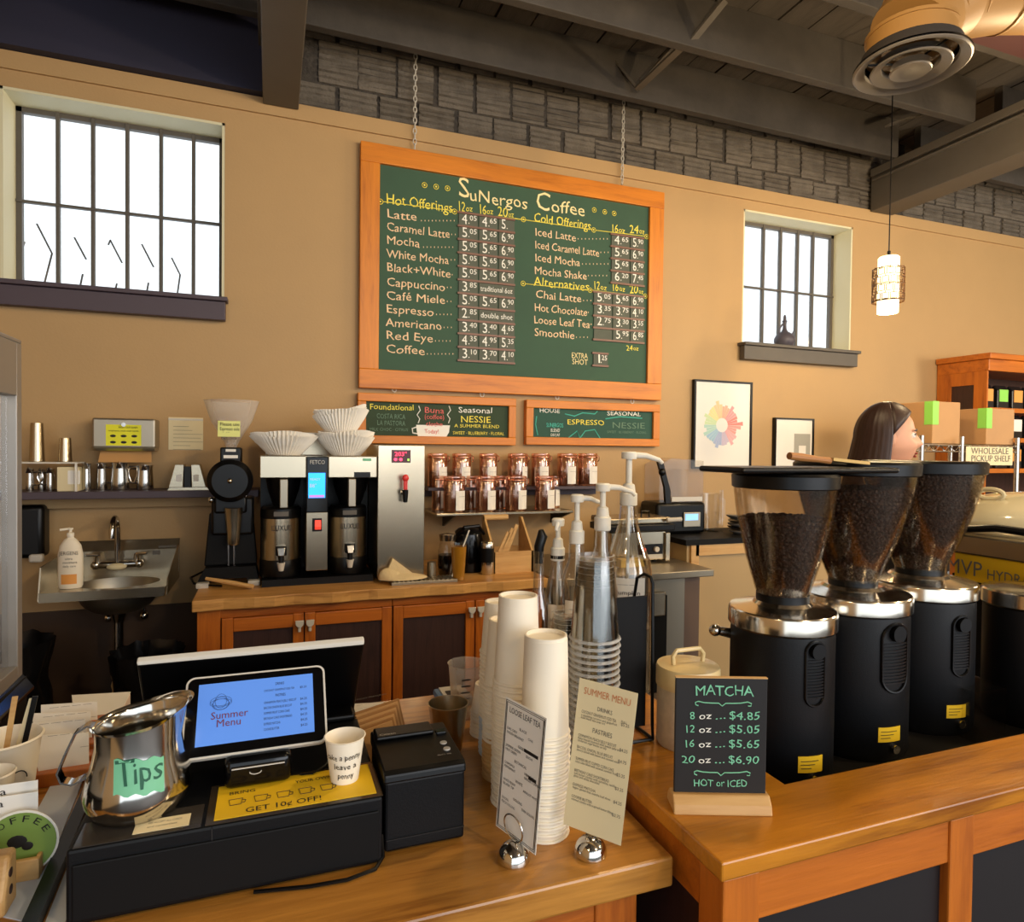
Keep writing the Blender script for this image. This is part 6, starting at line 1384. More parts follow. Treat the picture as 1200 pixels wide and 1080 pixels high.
# ---------------------------------------------------------------- tips pitcher
p = P(152, 970, Z=dz1); K_ = D_ = (p-CAM).dot(fv); kp = D_/F*.93
cyp = p.y+.052; tp = thing('tips_pitcher', 'large polished steel pitcher with green handwritten Tips label', 'pitcher', (p.x+.002, cyp, dz1+.001))
Zc = lambda y: P(155, y, Y=cyp).z-dz1
prof = [(.046, 0), (.056, .003), (.065, .018), (.067, .030), (.063, .048), (.056, .070), (.0525, .090), (.0525, .118)]
zt_ = P(155, 843, Y=cyp).z-dz1; s_ = zt_/.118; prof = [(r, z*s_) for r, z in prof]
# rim rises to a wide spout on the right
n = 48; v = []; 
full = prof+[(.055, zt_+.0), (.0575, zt_+.004)]
inner = [(.0555, zt_+.003), (.051, zt_-.004), (.0505, zt_*.6), (.058, zt_*.25), (.04, .004)]
for r, z in full+inner:
    for i in range(n):
        a = 2*pi*i/n; q = max(0, cos(a-.25)); f_ = max(0, (z/zt_-.72)/.28); lift = f_*(.010*q**2+.006*cos(a)); out = 1+f_*f_*.15*q**3
        v.append((r*out*cos(a), r*out*sin(a), z+lift))
m = len(full+inner); b = B().add(v, [(j*n+i, j*n+(i+1) % n, (j+1)*n+(i+1) % n, (j+1)*n+i) for j in range(m-1) for i in range(n)]+[tuple(range(n))[::-1], tuple((m-1)*n+i for i in range(n))])
b.build('body', 'chrome', tp, smooth=50)
hd = [(-.051, 0, zt_*.97), (-.060, 0, zt_*1.0), (-.074, 0, zt_*.93), (-.086, 0, zt_*.70), (-.094, 0, zt_*.52), (-.090, 0, zt_*.42), (-.078, 0, zt_*.38), (-.064, 0, zt_*.42), (-.053, 0, zt_*.50)]
b = B()
for i in range(len(hd)-1):
    p0, p1 = Vector(hd[i]), Vector(hd[i+1]); 
vv = []
for i, h_ in enumerate(hd):
    p_ = Vector(h_); t_ = (Vector(hd[min(i+1, len(hd)-1)])-Vector(hd[max(i-1, 0)])).normalized(); nrm = Vector((t_.z, 0, -t_.x))
    for sy, so_ in ((-.009, -.0012), (.009, -.0012), (.009, .0012), (-.009, .0012)): vv.append(p_+Vector((0, sy, 0))+nrm*so_)
b.add(vv, [(i*4+k_, i*4+(k_+1) % 4, (i+1)*4+(k_+1) % 4, (i+1)*4+k_) for i in range(len(hd)-1) for k_ in range(4)]); b.build('handle', 'chrome', tp, smooth=60, bevel=0)
amt = atan2(-cyp, -p.x)
def rp(z):
    for (r1_, z1_), (r2_, z2_) in zip(prof, prof[1:]):
        if z <= z2_: return r1_+(r2_-r1_)*(z-z1_)/(z2_-z1_)
    return prof[-1][0]
# green label patch with letters
n = 14; v = []; f = []
lz0, lz1 = zt_*.40, zt_*.74; u0, u1 = -.030, .030
for j in range(7):
    z = lz0+(lz1-lz0)*j/6
    for i in range(n+1):
        u = u0+(u1-u0)*i/n; uu = u; zz3 = z-(i/n)*.006+.002*sin(i*1.3)*(1 if j in (0, 6) else 0); r = rp(zz3)+.0008; q = amt+uu/r; v.append((r*cos(q), r*sin(q), zz3))
f = [(j*(n+1)+i, j*(n+1)+i+1, (j+1)*(n+1)+i+1, (j+1)*(n+1)+i) for j in range(6) for i in range(n)]
tl = B().add(v, f).build('tips_label', 'mint', tp)
curvetext([('T', -.028, zt_*.46, .048, .022), ('ips', -.008, zt_*.48, .038, .036)], 'inkgreen', tl, lambda z: rp(z)+.0008, amt)
# ---------------------------------------------------------------- left side odds and ends
one('black_edge_bar', 'long black bar lying along the left side of the cash drawer', 'bar', B().prism([(-.262, .86, MZ), (-.280, .86, MZ), (-.306, 1.50, MZ), (-.288, 1.50, MZ)], (0, 0, .018)), 'black', smooth=0)
pm_ = thing('paper_under_bar', 'pale printed sheets lying left of the black bar', 'paper', (-.32, 1.15, MZ))
B().prism([(-.285, .96, MZ), (-.345, 1.00, MZ), (-.36, 1.33, MZ), (-.312, 1.33, MZ)], (0, 0, .0015)).build('sheet', mat('blue_white_sheet', 'D5DEEC', .3), pm_, world=True, smooth=0)
B().prism([(-.262, .93, MZ), (-.24, .93, MZ), (-.245, 1.2, MZ), (-.275, 1.2, MZ)], (0, 0, .0012)).build('sheet', 'paper', pm_, world=True, smooth=0)
text('print', [('ab  — v', -.36, 1.16, .03, .05), ('— / —', -.36, 1.11, .03, .05)], 'inkgrey', pm_, (0, 0, MZ+.0015), (1, 0, 0), (0, 1, 0))
# wooden card rack with white cards
cr = thing('card_rack', 'stepped wooden rack of white cards left of the tips pitcher', 'rack', (-.36, 1.42, MZ))
for i in range(5):
    y = 1.33+i*.035; z = MZ+.004+i*.008
    B().box(-.435+i*.002, -.300+i*.002, y, y+.030, MZ, z+.02).build('step', 'lightwood' if 0 else 'cab', cr, world=True, smooth=0, bevel=.002)
grpc = 'white cards standing in the wooden rack'
for i, (pa, pb, pc_, pd) in enumerate((((38, 862), (104, 858), (104, 905), (45, 905)), ((32, 848), (100, 842), (103, 880), (35, 890)), ((38, 836), (106, 834), (108, 870), (40, 880)), ((48, 826), (114, 822), (114, 860), (48, 868)))):
    y = 1.345+i*.040; q = [P(*u, Y=y+dy_) for u, dy_ in ((pa, .02), (pb, .02), (pc_, 0), (pd, 0))]
    o = B().prism(q, (0, .002, 0)).build('white_card', 'paper', None, smooth=0); tag(o, ['nearest and lowest white card', 'second white card', 'third white card', 'rearmost tallest white card'][i]+' standing in the wooden rack', 'card', grpc)
    text('print', [('— — — —', .01, .055, .008, .07), ('— —', .06, .03, .008, .03)], 'inkgrey', o, (q[3].x, y-.001+.006, q[3].z), (1, 0, 0), (0, .2, 1), world=False)
q = [P(*u, Z=MZ+.045) for u in ((88, 842), (140, 838), (153, 811), (84, 815))]
bx = thing('white_tray', 'low white paper tray behind the tips pitcher', 'tray', ((q[0].x+q[1].x)/2, q[0].y, MZ))
B().prism([Vector((v.x, v.y, MZ)) for v in q], (0, 0, .044)).build('body', mat('pink_white_card', 'DCC9BE', .6), bx, world=True, smooth=0, bevel=.003)
B().prism([Vector((v.x, v.y, MZ+.0445)) for v in q], (0, 0, .002)).build('top_sheet', 'paper', bx, world=True, smooth=0)
# large logo cup with pens
cpx = P(10, 945, Z=MZ); 
k = K(-42, 51, 860, 875, Y=cpx.y); r = k[2]; h = P(10, 864, Y=cpx.y).z-MZ
lc = thing('logo_cup', 'large white paper cup with black line logo holding wooden sticks', 'cup', (k[0], cpx.y, MZ))
B().lathe([(r*.70, 0), (r*.97, h*.96), (r*1.05, h), (r*.99, h*1.02), (r*.93, h*.96), (r*.66, .005), (.001, .005)], (0, 0, 0), 40, capb=False).build('body', 'papercup', lc)
b = B(); am2 = atan2(-cpx.y, -k[0])
for (u, zc_, rr) in ((.020, h*.50, .014), (-.010, h*.42, .016)):
    b.tube([((r*.87+.001)*cos(am2+(u+rr*cos(t_))/r), (r*.87+.001)*sin(am2+(u+rr*cos(t_))/r), zc_+rr*sin(t_)) for t_ in [i*pi/10 for i in range(17)]], .0009, 5)
b.build('line_logo', 'ink', lc)
for i, (dx_, tz2, m_) in enumerate(((-.01, .17, 'lightwood'), (.012, .165, 'black'), (.002, .16, 'papercream'))):
    o = one('wooden_stick' if m_ != 'black' else 'black_pen', ['flat wooden stick in the logo cup, leftmost', 'black pen in the logo cup', 'pale flat stick in the logo cup beside the pen'][i], 'stick', B().obox((k[0]+dx_+.012, cpx.y+.006*i, MZ+.012+tz2/2), (.004, 0, 0), (0, .0012, 0), (.012+.004*i, 0, tz2/2)), m_, smooth=0)
k = K(-38, 19, 898, 908, Y=1.16); r = k[2]
h = P(0, 905, Y=1.16).z-MZ; lc2 = thing('small_paper_cup', 'smaller white paper cup in front of the logo cup at the left edge', 'cup', (k[0], 1.16, MZ))
B().lathe([(r*.7, 0), (r*.97, h*.96), (r*1.05, h), (r*.99, h*1.02), (r*.93, h*.96), (r*.66, .005), (.001, .005)], (0, 0, 0), 36, capb=False).build('body', 'papercup', lc2)
# sticker box
a, c = P(0, 1040, Z=MZ), P(58, 1024, Z=MZ); yq = 1.05
sbx = thing('sticker_box', 'wooden box of green round coffee stickers with a $1 tag', 'box', (-.33, 1.08, MZ))
x1 = P(58, 1000, Y=1.095).x; x0 = x1-.12
B().box(x0, x1, 1.05, 1.058, MZ, MZ+.030).box(x0, x1, 1.10, 1.108, MZ, MZ+.030).box(x1-.006, x1, 1.058, 1.10, MZ, MZ+.030).box(x0, x0+.006, 1.058, 1.10, MZ, MZ+.030).build('tray', 'lightwood', sbx, world=True, smooth=0, bevel=.002)
tg = B().box(x1-.048, x1-.026, 1.048, 1.0495, MZ+.004, MZ+.026).build('price_tag', 'yellowpale', sbx, world=True, smooth=0)
text('lettering', [('$1', x1-.046, MZ+.008, .016, .017)], 'ink', tg, (0, 1.0475, 0), (1, 0, 0), (0, 0, 1))
cx_ = P(24, 985, Y=1.07).x; zc_ = MZ+.045
st = thing('round_sticker', 'green round coffee sticker standing in the wooden box', 'sticker', (cx_, 1.07, MZ+.005)) 
B().box(x0+.008, x1-.008, 1.070, 1.072, MZ+.004, MZ+.082).build('backing_card', 'paper', st, world=True, smooth=0)
B().lathe([(.046, 0), (.046, .0012)], (cx_, 1.0695, zc_), 40, (0, -1, 0)).build('rim_ring', 'paper', st, world=True)
B().lathe([(.043, 0), (.043, .0012)], (cx_, 1.068, zc_), 40, (0, -1, 0)).build('green_disc', 'badge', st, world=True)
for i, ch in enumerate('COFFEE'):
    t_ = R(150-i*24); p0 = Vector((cx_+.031*cos(t_), 1.0665, zc_+.031*sin(t_))); rad_ = Vector((cos(t_), 0, sin(t_))); tan_ = Vector((sin(t_), 0, -cos(t_)))
    text('lettering', [(ch, -.005, 0, .013, .009)], 'ink', st, p0, tan_, rad_)
B().ball((cx_-.003, 1.0667, zc_+.004), .012, .0008, .009, 10, 6).ball((cx_+.009, 1.0667, zc_-.004), .007, .0008, .006, 10, 6).build('logo_blot', 'ink', st, world=True)
for i in range(2):
    y = 1.082+i*.010; o = B().box(x0+.01, x1-.010-.003*i, y, y+.0015, MZ+.006, MZ+.108+i*.012).build('white_card', 'paper', None, smooth=0, bevel=.0004); tag(o, ['front', 'rear'][i]+' blank backed white card standing behind the green sticker', 'card', 'white cards in the sticker box')
    text('lettering', [('Kona', x0+.03, MZ+.094+i*.012, .014, .04)], 'ink', o, (0, y-.0005, 0), (1, 0, 0), (0, 0, 1), world=False)
# near left holder
x1 = P(19, 1000, Y=1.015).x; hb = thing('card_block', 'rounded wooden card block at the lower left corner', 'holder', (x1-.05, 1.0, MZ))
B().prism([(x1, .975, MZ), (x1, 1.02, MZ), (x1, 1.02, MZ+.070), (x1, .995, MZ+.070), (x1, .975, MZ+.022)], (-.09, 0, 0)).build('block', 'lightwood', hb, world=True, smooth=0, bevel=.006, seg=3)
for z in (.03, .052): B().cyl((x1+.0005, .996, MZ+z-.004), (x1-.003, .996, MZ+z-.004), .006, n=14).build('drilled_hole', 'panel', hb, world=True)
for i in range(3): tag(B().box(x1-.085+i*.001, x1-.012-i*.003, .968-i*.0+i*.003, .9695+i*.003, MZ+.024, MZ+.085+i*.006).build('business_card', 'paper', None, smooth=0), ['front', 'middle', 'rear'][i]+' white business card on the wooden block at the left edge', 'card', 'business cards on the wooden block')
# ---------------------------------------------------------------- display case at the far left
CX = -.494; yF = 1.645; zT = P(27, 404, X=CX).z; zB = 1.005
dc = thing('display_case', 'tall grey framed glass display case at the left edge', 'display case', (-.75, 1.2, 0))
fr = lambda x0, x1, y0, y1, z0, z1, nm='frame_bar', m_='steelpaint2': B().box(x0, x1, y0, y1, z0, z1).build(nm, m_, dc, world=True, smooth=0, bevel=.002)
M['steelpaint2'] = mat('silver_grey_frame', '908B84', .4, .5)
fr(CX-.028, CX, yF-.028, yF, zB, zT); fr(CX-.028, CX, .83, .858, zB, zT); fr(-1.0, -.972, yF-.028, yF, zB, zT); fr(-1.0, -.972, .83, .858, zB, zT)
fr(CX-.028, CX, .858, yF-.028, zT-.11, zT); fr(CX-.028, CX, .858, yF-.028, zB, zB+.03); fr(-.972, CX-.028, yF-.028, yF, zT-.05, zT); fr(-.972, CX-.028, yF-.028, yF, zB, zB+.03)
fr(-1.0, CX, .83, yF, zT, zT+.008, 'top_panel')
fr(CX-.02, CX-.016, .858, yF-.028, zB+.03, zT-.11, 'glass_side', 'glass')
fr(-.97, CX-.03, yF-.02, yF-.014, zB+.03, zT-.05, 'glass_back', 'glass')
for i, z in enumerate((1.16, 1.32, 1.48)): fr(-.97, CX-.03, .87, yF-.04, z, z+.006, 'shelf', 'glass'); 
fr(CX-.06, CX-.045, .87, yF-.05, zT-.12, zT-.112, 'light_tube', mat('case_lamp', 'FFF2DC', .4, emit=3))
fr(-1.0, CX+.006, .83, yF+.006, 0, zB-.002, 'base_cabinet_body', 'blackmatte')
B().prism([(CX, .83, zB-.02), (CX+.02, .83, zB-.03), (CX+.02, yF, zB-.03), (CX, yF, zB-.002)], (0, 0, .006)).build('edge_ledge', 'blackgloss', dc, world=True, smooth=0)
for i, (y, z, c_) in enumerate(((1.50, 1.035, 'C89A60'), (1.35, 1.035, 'B07840'), (1.50, 1.166, 'D0A878'), (1.36, 1.166, 'A86838'), (1.52, 1.326, '9A6A48'), (1.38, 1.326, 'C08A58'))):
    one('pastry', ['round bun', 'dark loaf', 'pale roll', 'brown muffin', 'small brown bun', 'tan scone'][i]+' on %s of the display case' % ['the floor', 'the floor', 'the lower glass shelf', 'the lower glass shelf', 'the middle glass shelf', 'the middle glass shelf'][i], 'pastry', B().lathe([(.03, 0), (.045, .008), (.048, .022), (.036, .038), (.012, .046), (.001, .047)], (0, 0, 0), 18, capb=False), mat('pastry_%d' % i, c_, .7, var=.3, vs=20), (-.60, y, z), group='pastries in the display case')
# ================================================================== OVERHEAD
Yl = 2.45; k = K(1028, 1054, 301, 367, Y=Yl); z0, z1 = k[3], k[4]; r = k[2]
lp = thing('pendant_lamp', 'lit white cylinder pendant lamp with bronze lattice sleeve', 'pendant lamp', (k[0], Yl, z0))
h = z1-z0
B().lathe([(r*.97, 0), (r, .004), (r, h*.98), (r*.9, h), (.004, h)], (0, 0, 0), 32, capb=False).build('shade', 'lampglow', lp)
ro = r*1.48; b = B(); nb_ = 12; zz0, zz1 = h*.20, h*.78
for z in (zz0, zz0+.002, (zz0+zz1)/2, zz1): b.tube([(ro*cos(2*pi*i/36), ro*sin(2*pi*i/36), z) for i in range(36)], .0022, 5, closed=True)
for i in range(nb_):
    for j in range(4):
        a = 2*pi*(i+.5*(j % 2))/nb_; hh_ = (zz1-zz0)/4; zc_ = zz0+hh_*(j+.5); da = .20
        b.tube([(ro*cos(a+da*sx_), ro*sin(a+da*sx_), zc_+hh_*.36*sz_) for sx_, sz_ in ((-1, -1), (0, -1), (1, -1), (1, 1), (0, 1), (-1, 1))], .0022, 4, closed=True)
        b.tube([(ro*cos(a), ro*sin(a), zc_+hh_*.36), (ro*cos(a), ro*sin(a), zc_+hh_*.64)], .0022, 4)
b.build('lattice_sleeve', 'lattice', lp)['kind'] = 'stuff'
for a in (0, pi/2, pi, 3*pi/2): B().tube([(r*cos(a), r*sin(a), zz1), (ro*cos(a), ro*sin(a), zz1)], .002, 4).build('sleeve_strut', 'lattice', lp)
B().cyl((0, 0, h), (0, 0, h+.03), .008, n=10).build('socket_cap', 'black', lp)
B().tube([(0, 0, h+.03), (0, 0, 3.69-z0)], .003, 6).build('cord', 'black', lp)
lamp('pendant_glow', (k[0], Yl-.0, z0-.03), 9, WARM, .04, kind='POINT')
# round air diffuser with duct
dcn = P(1067, 79, D=2.35); rD = .187
du = thing('air_diffuser', 'round grey stepped ceiling air diffuser under a tan duct', 'air diffuser', (dcn.x, dcn.y, dcn.z))
B().lathe([(rD, .004), (rD*1.0, 0), (rD*.97, -.004), (rD*.80, .012), (rD*.78, .022), (rD*.80, .03), (rD, .012)], (0, 0, 0), 56, capa=False, capb=False).build('outer_ring', 'diffuser', du)
B().lathe([(rD*.70, .0), (rD*.68, -.004), (rD*.50, .010), (rD*.48, .028), (rD*.62, .028)], (0, 0, -.004), 48, capa=False, capb=False).build('middle_ring', 'diffuser', du)
B().lathe([(rD*.36, -.004), (rD*.34, -.008), (rD*.22, .0), (rD*.05, .004), (.001, .004), (.001, .02), (rD*.34, .02)], (0, 0, -.010), 40, capa=False, capb=False).build('centre_cone', 'diffuser', du)
B().lathe([(rD*.88, .02), (rD*.86, .055)], (0, 0, 0), 40, capa=False).build('back_cone', mat('duct_throat', '241F1D', .8), du)
for i in range(3): a = i*2*pi/3+.5; B().tube([(rD*.3*cos(a), rD*.3*sin(a), .016), (rD*.82*cos(a), rD*.82*sin(a), .022)], .004, 5).build('spoke', 'black', du)
dd = thing('air_duct', 'tan painted round duct elbow leading up to the right', 'duct', (dcn.x, dcn.y, dcn.z+.03))
rd_ = .145; far = P(1190, -60, D=1.9)-dcn; far = Vector((far.x, far.y, far.z))
pts = [Vector((0, 0, .02)), Vector((0, 0, .09)), Vector((.05, -.01, .17)), Vector((.16, -.04, .24)), Vector((.34, -.09, .28)), Vector((.60, -.16, .30)), Vector((1.3, -.36, .32))]
for i in range(len(pts)-1):
    a_, c_ = pts[i], pts[i+1]; 
    B().tube([a_, a_.lerp(c_, .5), c_], rd_, 32).build('duct_segment', 'duct', dd)
    B().tube([c_+(a_-c_)*.02*0-(c_-a_).normalized()*.006, c_+(c_-a_).normalized()*.006], rd_+.005, 32).build('duct_seam', 'duct', dd)
one('thin_conduit', 'thin black conduit running along the ceiling right of the duct', 'conduit', B().tube([P(1118, 50, Z=3.42), P(1200, -2, Z=3.42), P(1400, -120, Z=3.42)], .012, 8), 'black')
# ================================================================== FAR RIGHT: RACK, BOXES, CABINET
cxx = P(1100, 424, Y=W-.005).x; yn = P(1159, 417, X=cxx).y; zt_ = P(1159, 417, X=cxx).z
wc = thing('tall_cabinet', 'tall orange wood shelf cabinet with dark side panel, right edge', 'cabinet', (cxx+.5, (yn+W)/2, 0)); xe = cxx+1.1
B().box(cxx, cxx+.02, yn+.02, W-.005, 0, zt_-.02).build('side', 'cab', wc, world=True, smooth=0)
for y0_, y1_ in ((yn+.0, yn+.09), (W-.11, W-.006)): B().box(cxx-.012, cxx, y0_, y1_, 0, zt_-.03).build('side_stile', 'cab', wc, world=True, smooth=0)
B().box(cxx-.012, cxx, yn+.09, W-.11, zt_-.19, zt_-.03).build('side_rail', 'cab', wc, world=True, smooth=0)
B().box(cxx-.003, cxx, yn+.09, W-.11, zt_-.75, zt_-.19).build('side_panel', 'panel', wc, world=True, smooth=0)
B().box(cxx-.03, xe, yn-.03, W-.005, zt_-.02, zt_+.02).box(cxx-.015, xe, yn-.012, W-.005, zt_-.10, zt_-.02).build('cornice', 'cabX', wc, world=True, smooth=0, bevel=.004)
B().box(cxx+.02, xe, W-.03, W-.006, 0, zt_-.03).build('back', 'panel', wc, world=True, smooth=0)
zsh = [P(1180, y, Y=yn).z for y in (478, 513, 549, 590)]
for z in zsh: B().box(cxx+.02, xe, yn, W-.03, z-.03, z).build('shelf', 'cabX', wc, world=True, smooth=0)
bagm = mat('black_coffee_bag', '19191B', .35)
for j, z in enumerate(zsh[:3]):
    for i in range(4):
        lb = ['top', 'second', 'third'][j]+' shelf of the tall cabinet, bag '+['nearest its left side', 'next to the leftmost', 'third along', 'farthest right'][i]
        o = thing('coffee_bag', 'black coffee bag on the '+lb, 'bag', (cxx+.11+i*.155, yn+.10, z), 0, 'coffee bags in the tall cabinet'); hh_ = .17
        B().prism([(-.06, -.03, 0), (.06, -.03, 0), (.06, .03, 0), (-.06, .03, 0)], (0, 0, hh_*.8)).prism([(-.06, -.028, hh_*.8), (-.06, .028, hh_*.8), (-.06, 0, hh_)], (.12, 0, 0)).build('pouch', bagm, o, smooth=0, bevel=.006)
        B().box(-.045, .045, -.034, -.031, hh_*.3, hh_*.8).build('label', [M['orangebag'], M['green'], M['orangebag'], M['paper']][(i+j) % 4], o, smooth=0)
# wire rack
ra_, rb2 = P(1082, 517, Y=2.95), P(1199, 523, Y=2.55)
rz3 = rb2.z; rx0, rx1 = P(1085, 517, Y=2.7).x-.25, P(1192, 523, Y=2.55).x
wr = thing('wire_rack', 'chrome wire shelf rack with cardboard boxes, right background', 'rack', ((rx0+rx1)/2, 2.75, 0)); ry0, ry1 = 2.55, 2.95
for x in (rx0+.02, P(1126, 560, Y=2.55).x, rx1):
    for y in (ry0, ry1): B().cyl((x, y, 0), (x, y, rz3+.05), .0135, n=12).build('post', 'chromesoft', wr, world=True)
for z in (rz3, rz3-.42, rz3-.9):
    b = B()
    for y in (ry0, ry1):
        for dz_ in (0, -.035): b.tube([(rx0, y, z+dz_), (rx1+.02, y, z+dz_)], .004, 6)
        n = int((rx1-rx0)/.04)
        b.tube([(rx0+i*(rx1-rx0)/n, y, z-(.035 if i % 2 else 0)) for i in range(n+1)], .003, 4)
    for i in range(int((rx1-rx0)/.03)): b.tube([(rx0+i*.03, ry0, z+.003), (rx0+i*.03, ry1, z+.003)], .002, 4)
    b.build('wire_shelf', 'chromesoft', wr, world=True)['kind'] = 'stuff'
def carton(label, x0, x1, y0, y1, z, h, tape):
    t = thing('cardboard_box', label, 'box', ((x0+x1)/2, (y0+y1)/2, z)); B().box(x0, x1, y0, y1, z, z+h).build('carton', 'kraft', t, world=True, smooth=0, bevel=.004)
    B().box(x0-.0015, x0+.045, y0-.0015, y0+.05, z+h*.45, z+h+.001).build('tape', tape, t, world=True, smooth=0)
    B().box((x0+x1)/2-.002, (x0+x1)/2+.002, y0-.001, y1, z+h-.001, z+h+.001).build('flap_seam', 'panel', t, world=True, smooth=0); return t
zb_ = rz3+.008
x = P(1156, 497, Y=2.57).x; h1 = P(1156, 478, Y=2.57).z-zb_
carton('front cardboard box with lime tape on the wire rack', x, x+.24, 2.57, 2.93, zb_, h1, 'green')
x = P(1096, 490, Y=2.60).x; h2 = P(1096, 470, Y=2.60).z-zb_
carton('rear taller cardboard box with lime label on the wire rack', x-.02, x+.20, 2.60, 2.93, zb_, h2, 'green')
q0, q1 = P(1132, 525, Y=2.53), P(1186, 543, Y=2.53)
sg = thing('pickup_sign', 'cream paper sign reading wholesale pickup shelf hanging on the wire rack', 'sign', ((q0.x+q1.x)/2, 2.53, q1.z))
sh2 = B().box(q0.x, q1.x, 2.528, 2.531, q1.z-.01, q0.z+.01).build('sheet', 'papercream', sg, world=True, smooth=0)
wd = q1.x-q0.x; text('lettering', [('WHOLESALE', q0.x+wd*.1, (q0.z+q1.z)/2+.012, .05, wd*.8), ('PICKUP SHELF', q0.x+wd*.1, q1.z+.012, .05, wd*.85)], 'inkgrey', sh2, (0, 2.527, 0), (1, 0, 0), (0, 0, 1))
# ================================================================== THE PERSON
hc = P(1040, 513, D=2.45)
pe = thing('person', 'person with long dark brown hair facing right behind the grinders', 'person', (hc.x, hc.y, 0), R(-38))
hz = hc.z
b = B(); n, m = 56, 44; v = []
G = lambda x, c_, s_: math.exp(-((x-c_)/s_)**2)
for j in range(1, m):
    t_ = pi*j/m
    for i in range(n):
        a = 2*pi*i/n; x, y, z = .098*sin(t_)*cos(a), .076*sin(t_)*sin(a), .118*cos(t_)
        if x > 0:
            fr_ = min(1, x/.05)
            x *= 1-.10*fr_*G(z, .02, .03)
            x += fr_*(.020*G(y, 0, .013)*G(z, -.024, .014)+.013*G(y, 0, .010)*G(z, -.002, .020)+.006*G(abs(y), .015, .012)*G(z, .026, .010)-.009*G(abs(y), .031, .014)*G(z, .008, .012)+.008*G(y, 0, .020)*G(z, -.056, .008)+.006*G(y, 0, .022)*G(z, -.070, .007)+.016*G(y, 0, .028)*G(z, -.102, .020)+.004*G(abs(y), .038, .018)*G(z, -.03, .02))
        if z < -.04: y *= 1-.25*min(1, (-.04-z)/.08); x -= .004 if x < 0 else 0; x = x*(1-.15*min(1, (-.04-z)/.08)) if x < 0 else x
        v.append((x, y, z))
v += [(0, 0, .118), (0, 0, -.118)]; q = len(v); f = []
for j in range(m-2):
    for i in range(n): k_ = (i+1) % n; f.append((j*n+i, (j+1)*n+i, (j+1)*n+k_, j*n+k_))
for i in range(n): k_ = (i+1) % n; f += [(q-2, i, k_), (q-1, (m-2)*n+k_, (m-2)*n+i)]
b.add([(x, y, z+hz) for x, y, z in v], f)
# neck, torso, arms and legs on one skeleton
me = bpy.data.meshes.new('b'); sh_z = hz-.26
vs_ = [(0, 0, .95), (0, 0, 1.10), (.01, 0, 1.28), (0, 0, sh_z+.02), (0, 0, sh_z+.10), (.005, 0, hz-.07), (0, .17, sh_z), (.02, .22, sh_z-.27), (.16, .17, sh_z-.42), (0, -.17, sh_z), (.02, -.22, sh_z-.27), (.16, -.17, sh_z-.42), (0, .09, .88), (.01, .10, .48), (-.01, .10, .08), (.12, .11, .03), (0, -.09, .88), (.01, -.10, .48), (-.01, -.10, .08), (.12, -.11, .03)]
es = [(0, 1), (1, 2), (2, 3), (3, 4), (4, 5), (3, 6), (6, 7), (7, 8), (3, 9), (9, 10), (10, 11), (0, 12), (12, 13), (13, 14), (14, 15), (0, 16), (16, 17), (17, 18), (18, 19)]
rs_ = [(.12, .15), (.10, .13), (.11, .15), (.09, .12), (.048, .048), (.05, .05), (.055, .055), (.042, .042), (.028, .028), (.055, .055), (.042, .042), (.028, .028), (.085, .085), (.058, .058), (.04, .04), (.035, .03), (.085, .085), (.058, .058), (.04, .04), (.035, .03)]
me.from_pydata(vs_, es, []); bo = bpy.data.objects.new('body', me); C.objects.link(bo)
md = bo.modifiers.new('skin', 'SKIN')
for i, r_ in enumerate(rs_): me.skin_vertices[0].data[i].radius = r_
me.skin_vertices[0].data[0].use_root = True
sd2 = bo.modifiers.new('sub', 'SUBSURF'); sd2.levels = sd2.render_levels = 2
dg = bpy.context.evaluated_depsgraph_get(); dg.update(); m2 = bpy.data.meshes.new_from_object(bo.evaluated_get(dg)); bpy.data.objects.remove(bo)
vb = [tuple(x.co) for x in m2.vertices]; fb = [tuple(p_.vertices) for p_ in m2.polygons]
b.add(vb, fb); body = b.build('body', 'skin', pe, smooth=80)
sv = [x.co.copy() for x in m2.vertices]; nrm = [x.normal.copy() for x in m2.vertices]
def shell(name, m_, cond, off):
    keep = [p_ for p_ in fb if all(cond(sv[i]) for i in p_)]; used = sorted({i for p_ in keep for i in p_}); mp = {i: k_ for k_, i in enumerate(used)}
    B().add([sv[i]+nrm[i]*off for i in used], [tuple(mp[i] for i in p_) for p_ in keep]).build(name, m_, pe, smooth=80)
shell('shirt', 'shirt', lambda p_: .92 < p_.z < sh_z+.06 and p_.x < .10, .008)
shell('trousers', mat('dark_trousers', '20242C', .85), lambda p_: .07 < p_.z < .96, .010)
shell('shoe', 'black', lambda p_: p_.z < .075, .010)
# fingers and thumb
for s in (-1, 1):
    w0 = Vector((.16, s*.17, sh_z-.42)); d_ = Vector((.14, -s*.05, -.15)).normalized(); sd_ = d_.cross(Vector((0, 0, 1))).normalized()
    bb = B().ball(w0+d_*.05, .04, .03, .03)
    for i, (o_, L2) in enumerate(((-.03, .060), (-.01, .072), (.01, .068), (.03, .052))):
        st_ = w0+d_*.075+sd_*o_; bb.tube([st_, st_+d_*L2*.5, st_+d_*L2*.85+Vector((0, 0, -.018))], [.009, .008, .006], 8)
    bb.tube([w0+d_*.04-sd_*s*.03, w0+d_*.065-sd_*s*.06, w0+d_*.095-sd_*s*.065], [.010, .009, .007], 8)
    bb.build('hand', 'skin', pe, smooth=80)
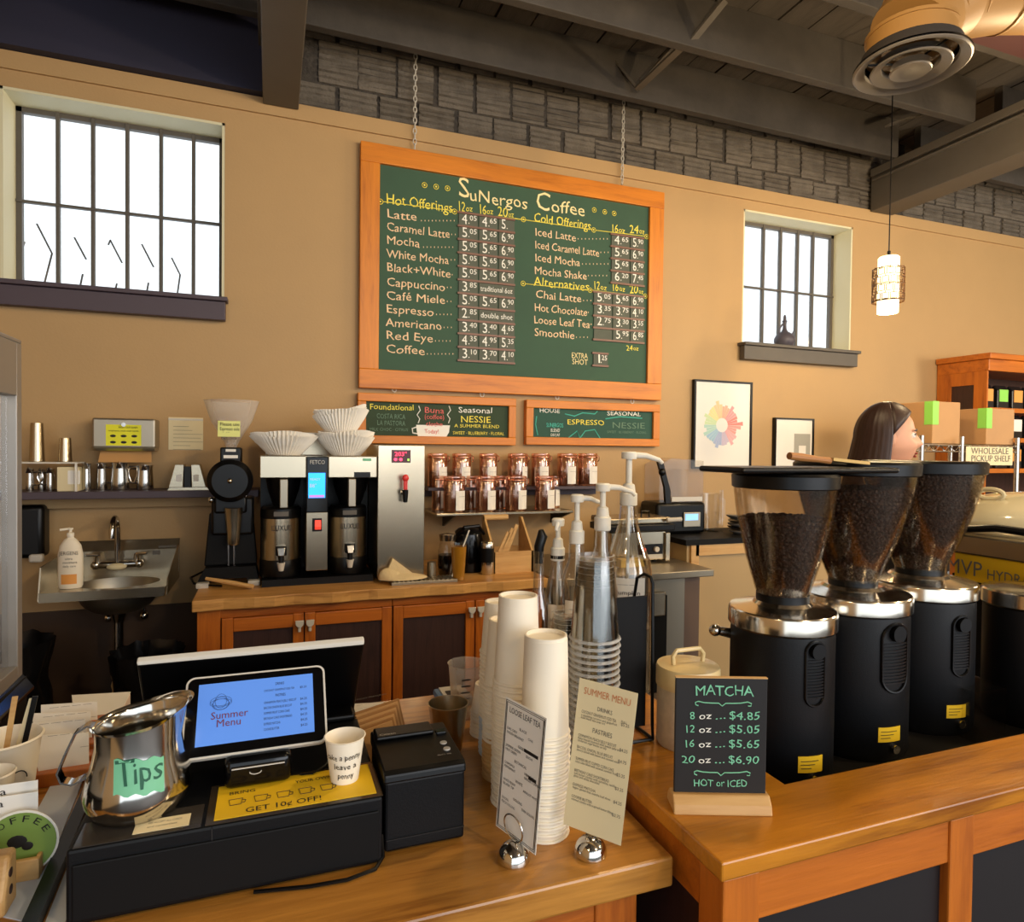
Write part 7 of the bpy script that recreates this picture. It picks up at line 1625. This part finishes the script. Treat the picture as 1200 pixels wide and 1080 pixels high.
# eyes, lips, brows
for s in (-1, 1):
    ey = B().ball((.0745, s*.031, hz+.009), .0115, n=16, m=10).build('eye', 'eye', pe); B().ball((.0832, s*.0315, hz+.009), .0050, n=12, m=8).build('iris', 'hair', ey)
    B().tube([(.090, s*.018, hz+.027), (.089, s*.032, hz+.031), (.078, s*.048, hz+.027)], [.0025, .0028, .0018], 6).build('eyebrow', 'hair', pe)
    B().tube([(.084, s*.020, hz+.012), (.0865, s*.031, hz+.0165), (.079, s*.042, hz+.011)], .0024, 5).build('eyelid', 'hair', pe)
    B().ball((-.002, s*.076, hz-.005), .016, .007, .028, 12, 8).build('ear', 'skin', pe)
B().ball((.094, 0, hz-.057), .006, .020, .0045, 16, 8).build('upper_lip', 'lip', pe); B().ball((.091, 0, hz-.068), .006, .017, .005, 16, 8).build('lower_lip', 'lip', pe)
# hair: cap and long fall behind the shoulders
b = B(); n, m = 60, 26; v = []; rg = random.Random(4)
for j in range(m+1):
    s_ = j/m
    for i in range(n):
        a = R(88)+(2*pi-R(176))*i/(n-1)            # open toward the face
        if s_ < .5:
            t_ = (pi/2)*(s_/.5)*.98+.02; x, y, z = .108*sin(t_)*cos(a), .088*sin(t_)*sin(a), .130*cos(t_)+.004
            edge = 0
        else:
            q_ = (s_-.5)/.5; ww = 1+.30*q_; x, y, z = .108*cos(a)*ww-.03*q_, .088*sin(a)*(1+.28*q_), .004-.31*q_
        jit = 1+.018*noise.noise(Vector((a*9, s_*1.5, 3)))+.008*sin(a*40)
        v.append((x*jit-.004, y*jit, z))
b.add([(x, y, z+hz) for x, y, z in v], [(j*n+i, j*n+i+1, (j+1)*n+i+1, (j+1)*n+i) for j in range(m) for i in range(n-1)])
# crown front between the partings
v = []; n2, m2_ = 16, 8
for j in range(m2_+1):
    for i in range(n2+1):
        a = R(-90)+R(180)*i/n2; t_ = (j/m2_)*R(44+46*(abs(a)/R(90))**2.2); v.append((.108*sin(t_)*cos(a)-.004, .088*sin(t_)*sin(a), .130*cos(t_)+.004+hz))
b.add(v, [(j*(n2+1)+i, j*(n2+1)+i+1, (j+1)*(n2+1)+i+1, (j+1)*(n2+1)+i) for j in range(m2_) for i in range(n2)])
ho = b.build('hair', 'hair', pe, smooth=80); so2 = ho.modifiers.new('s', 'SOLIDIFY'); so2.thickness = .008; so2.offset = 0
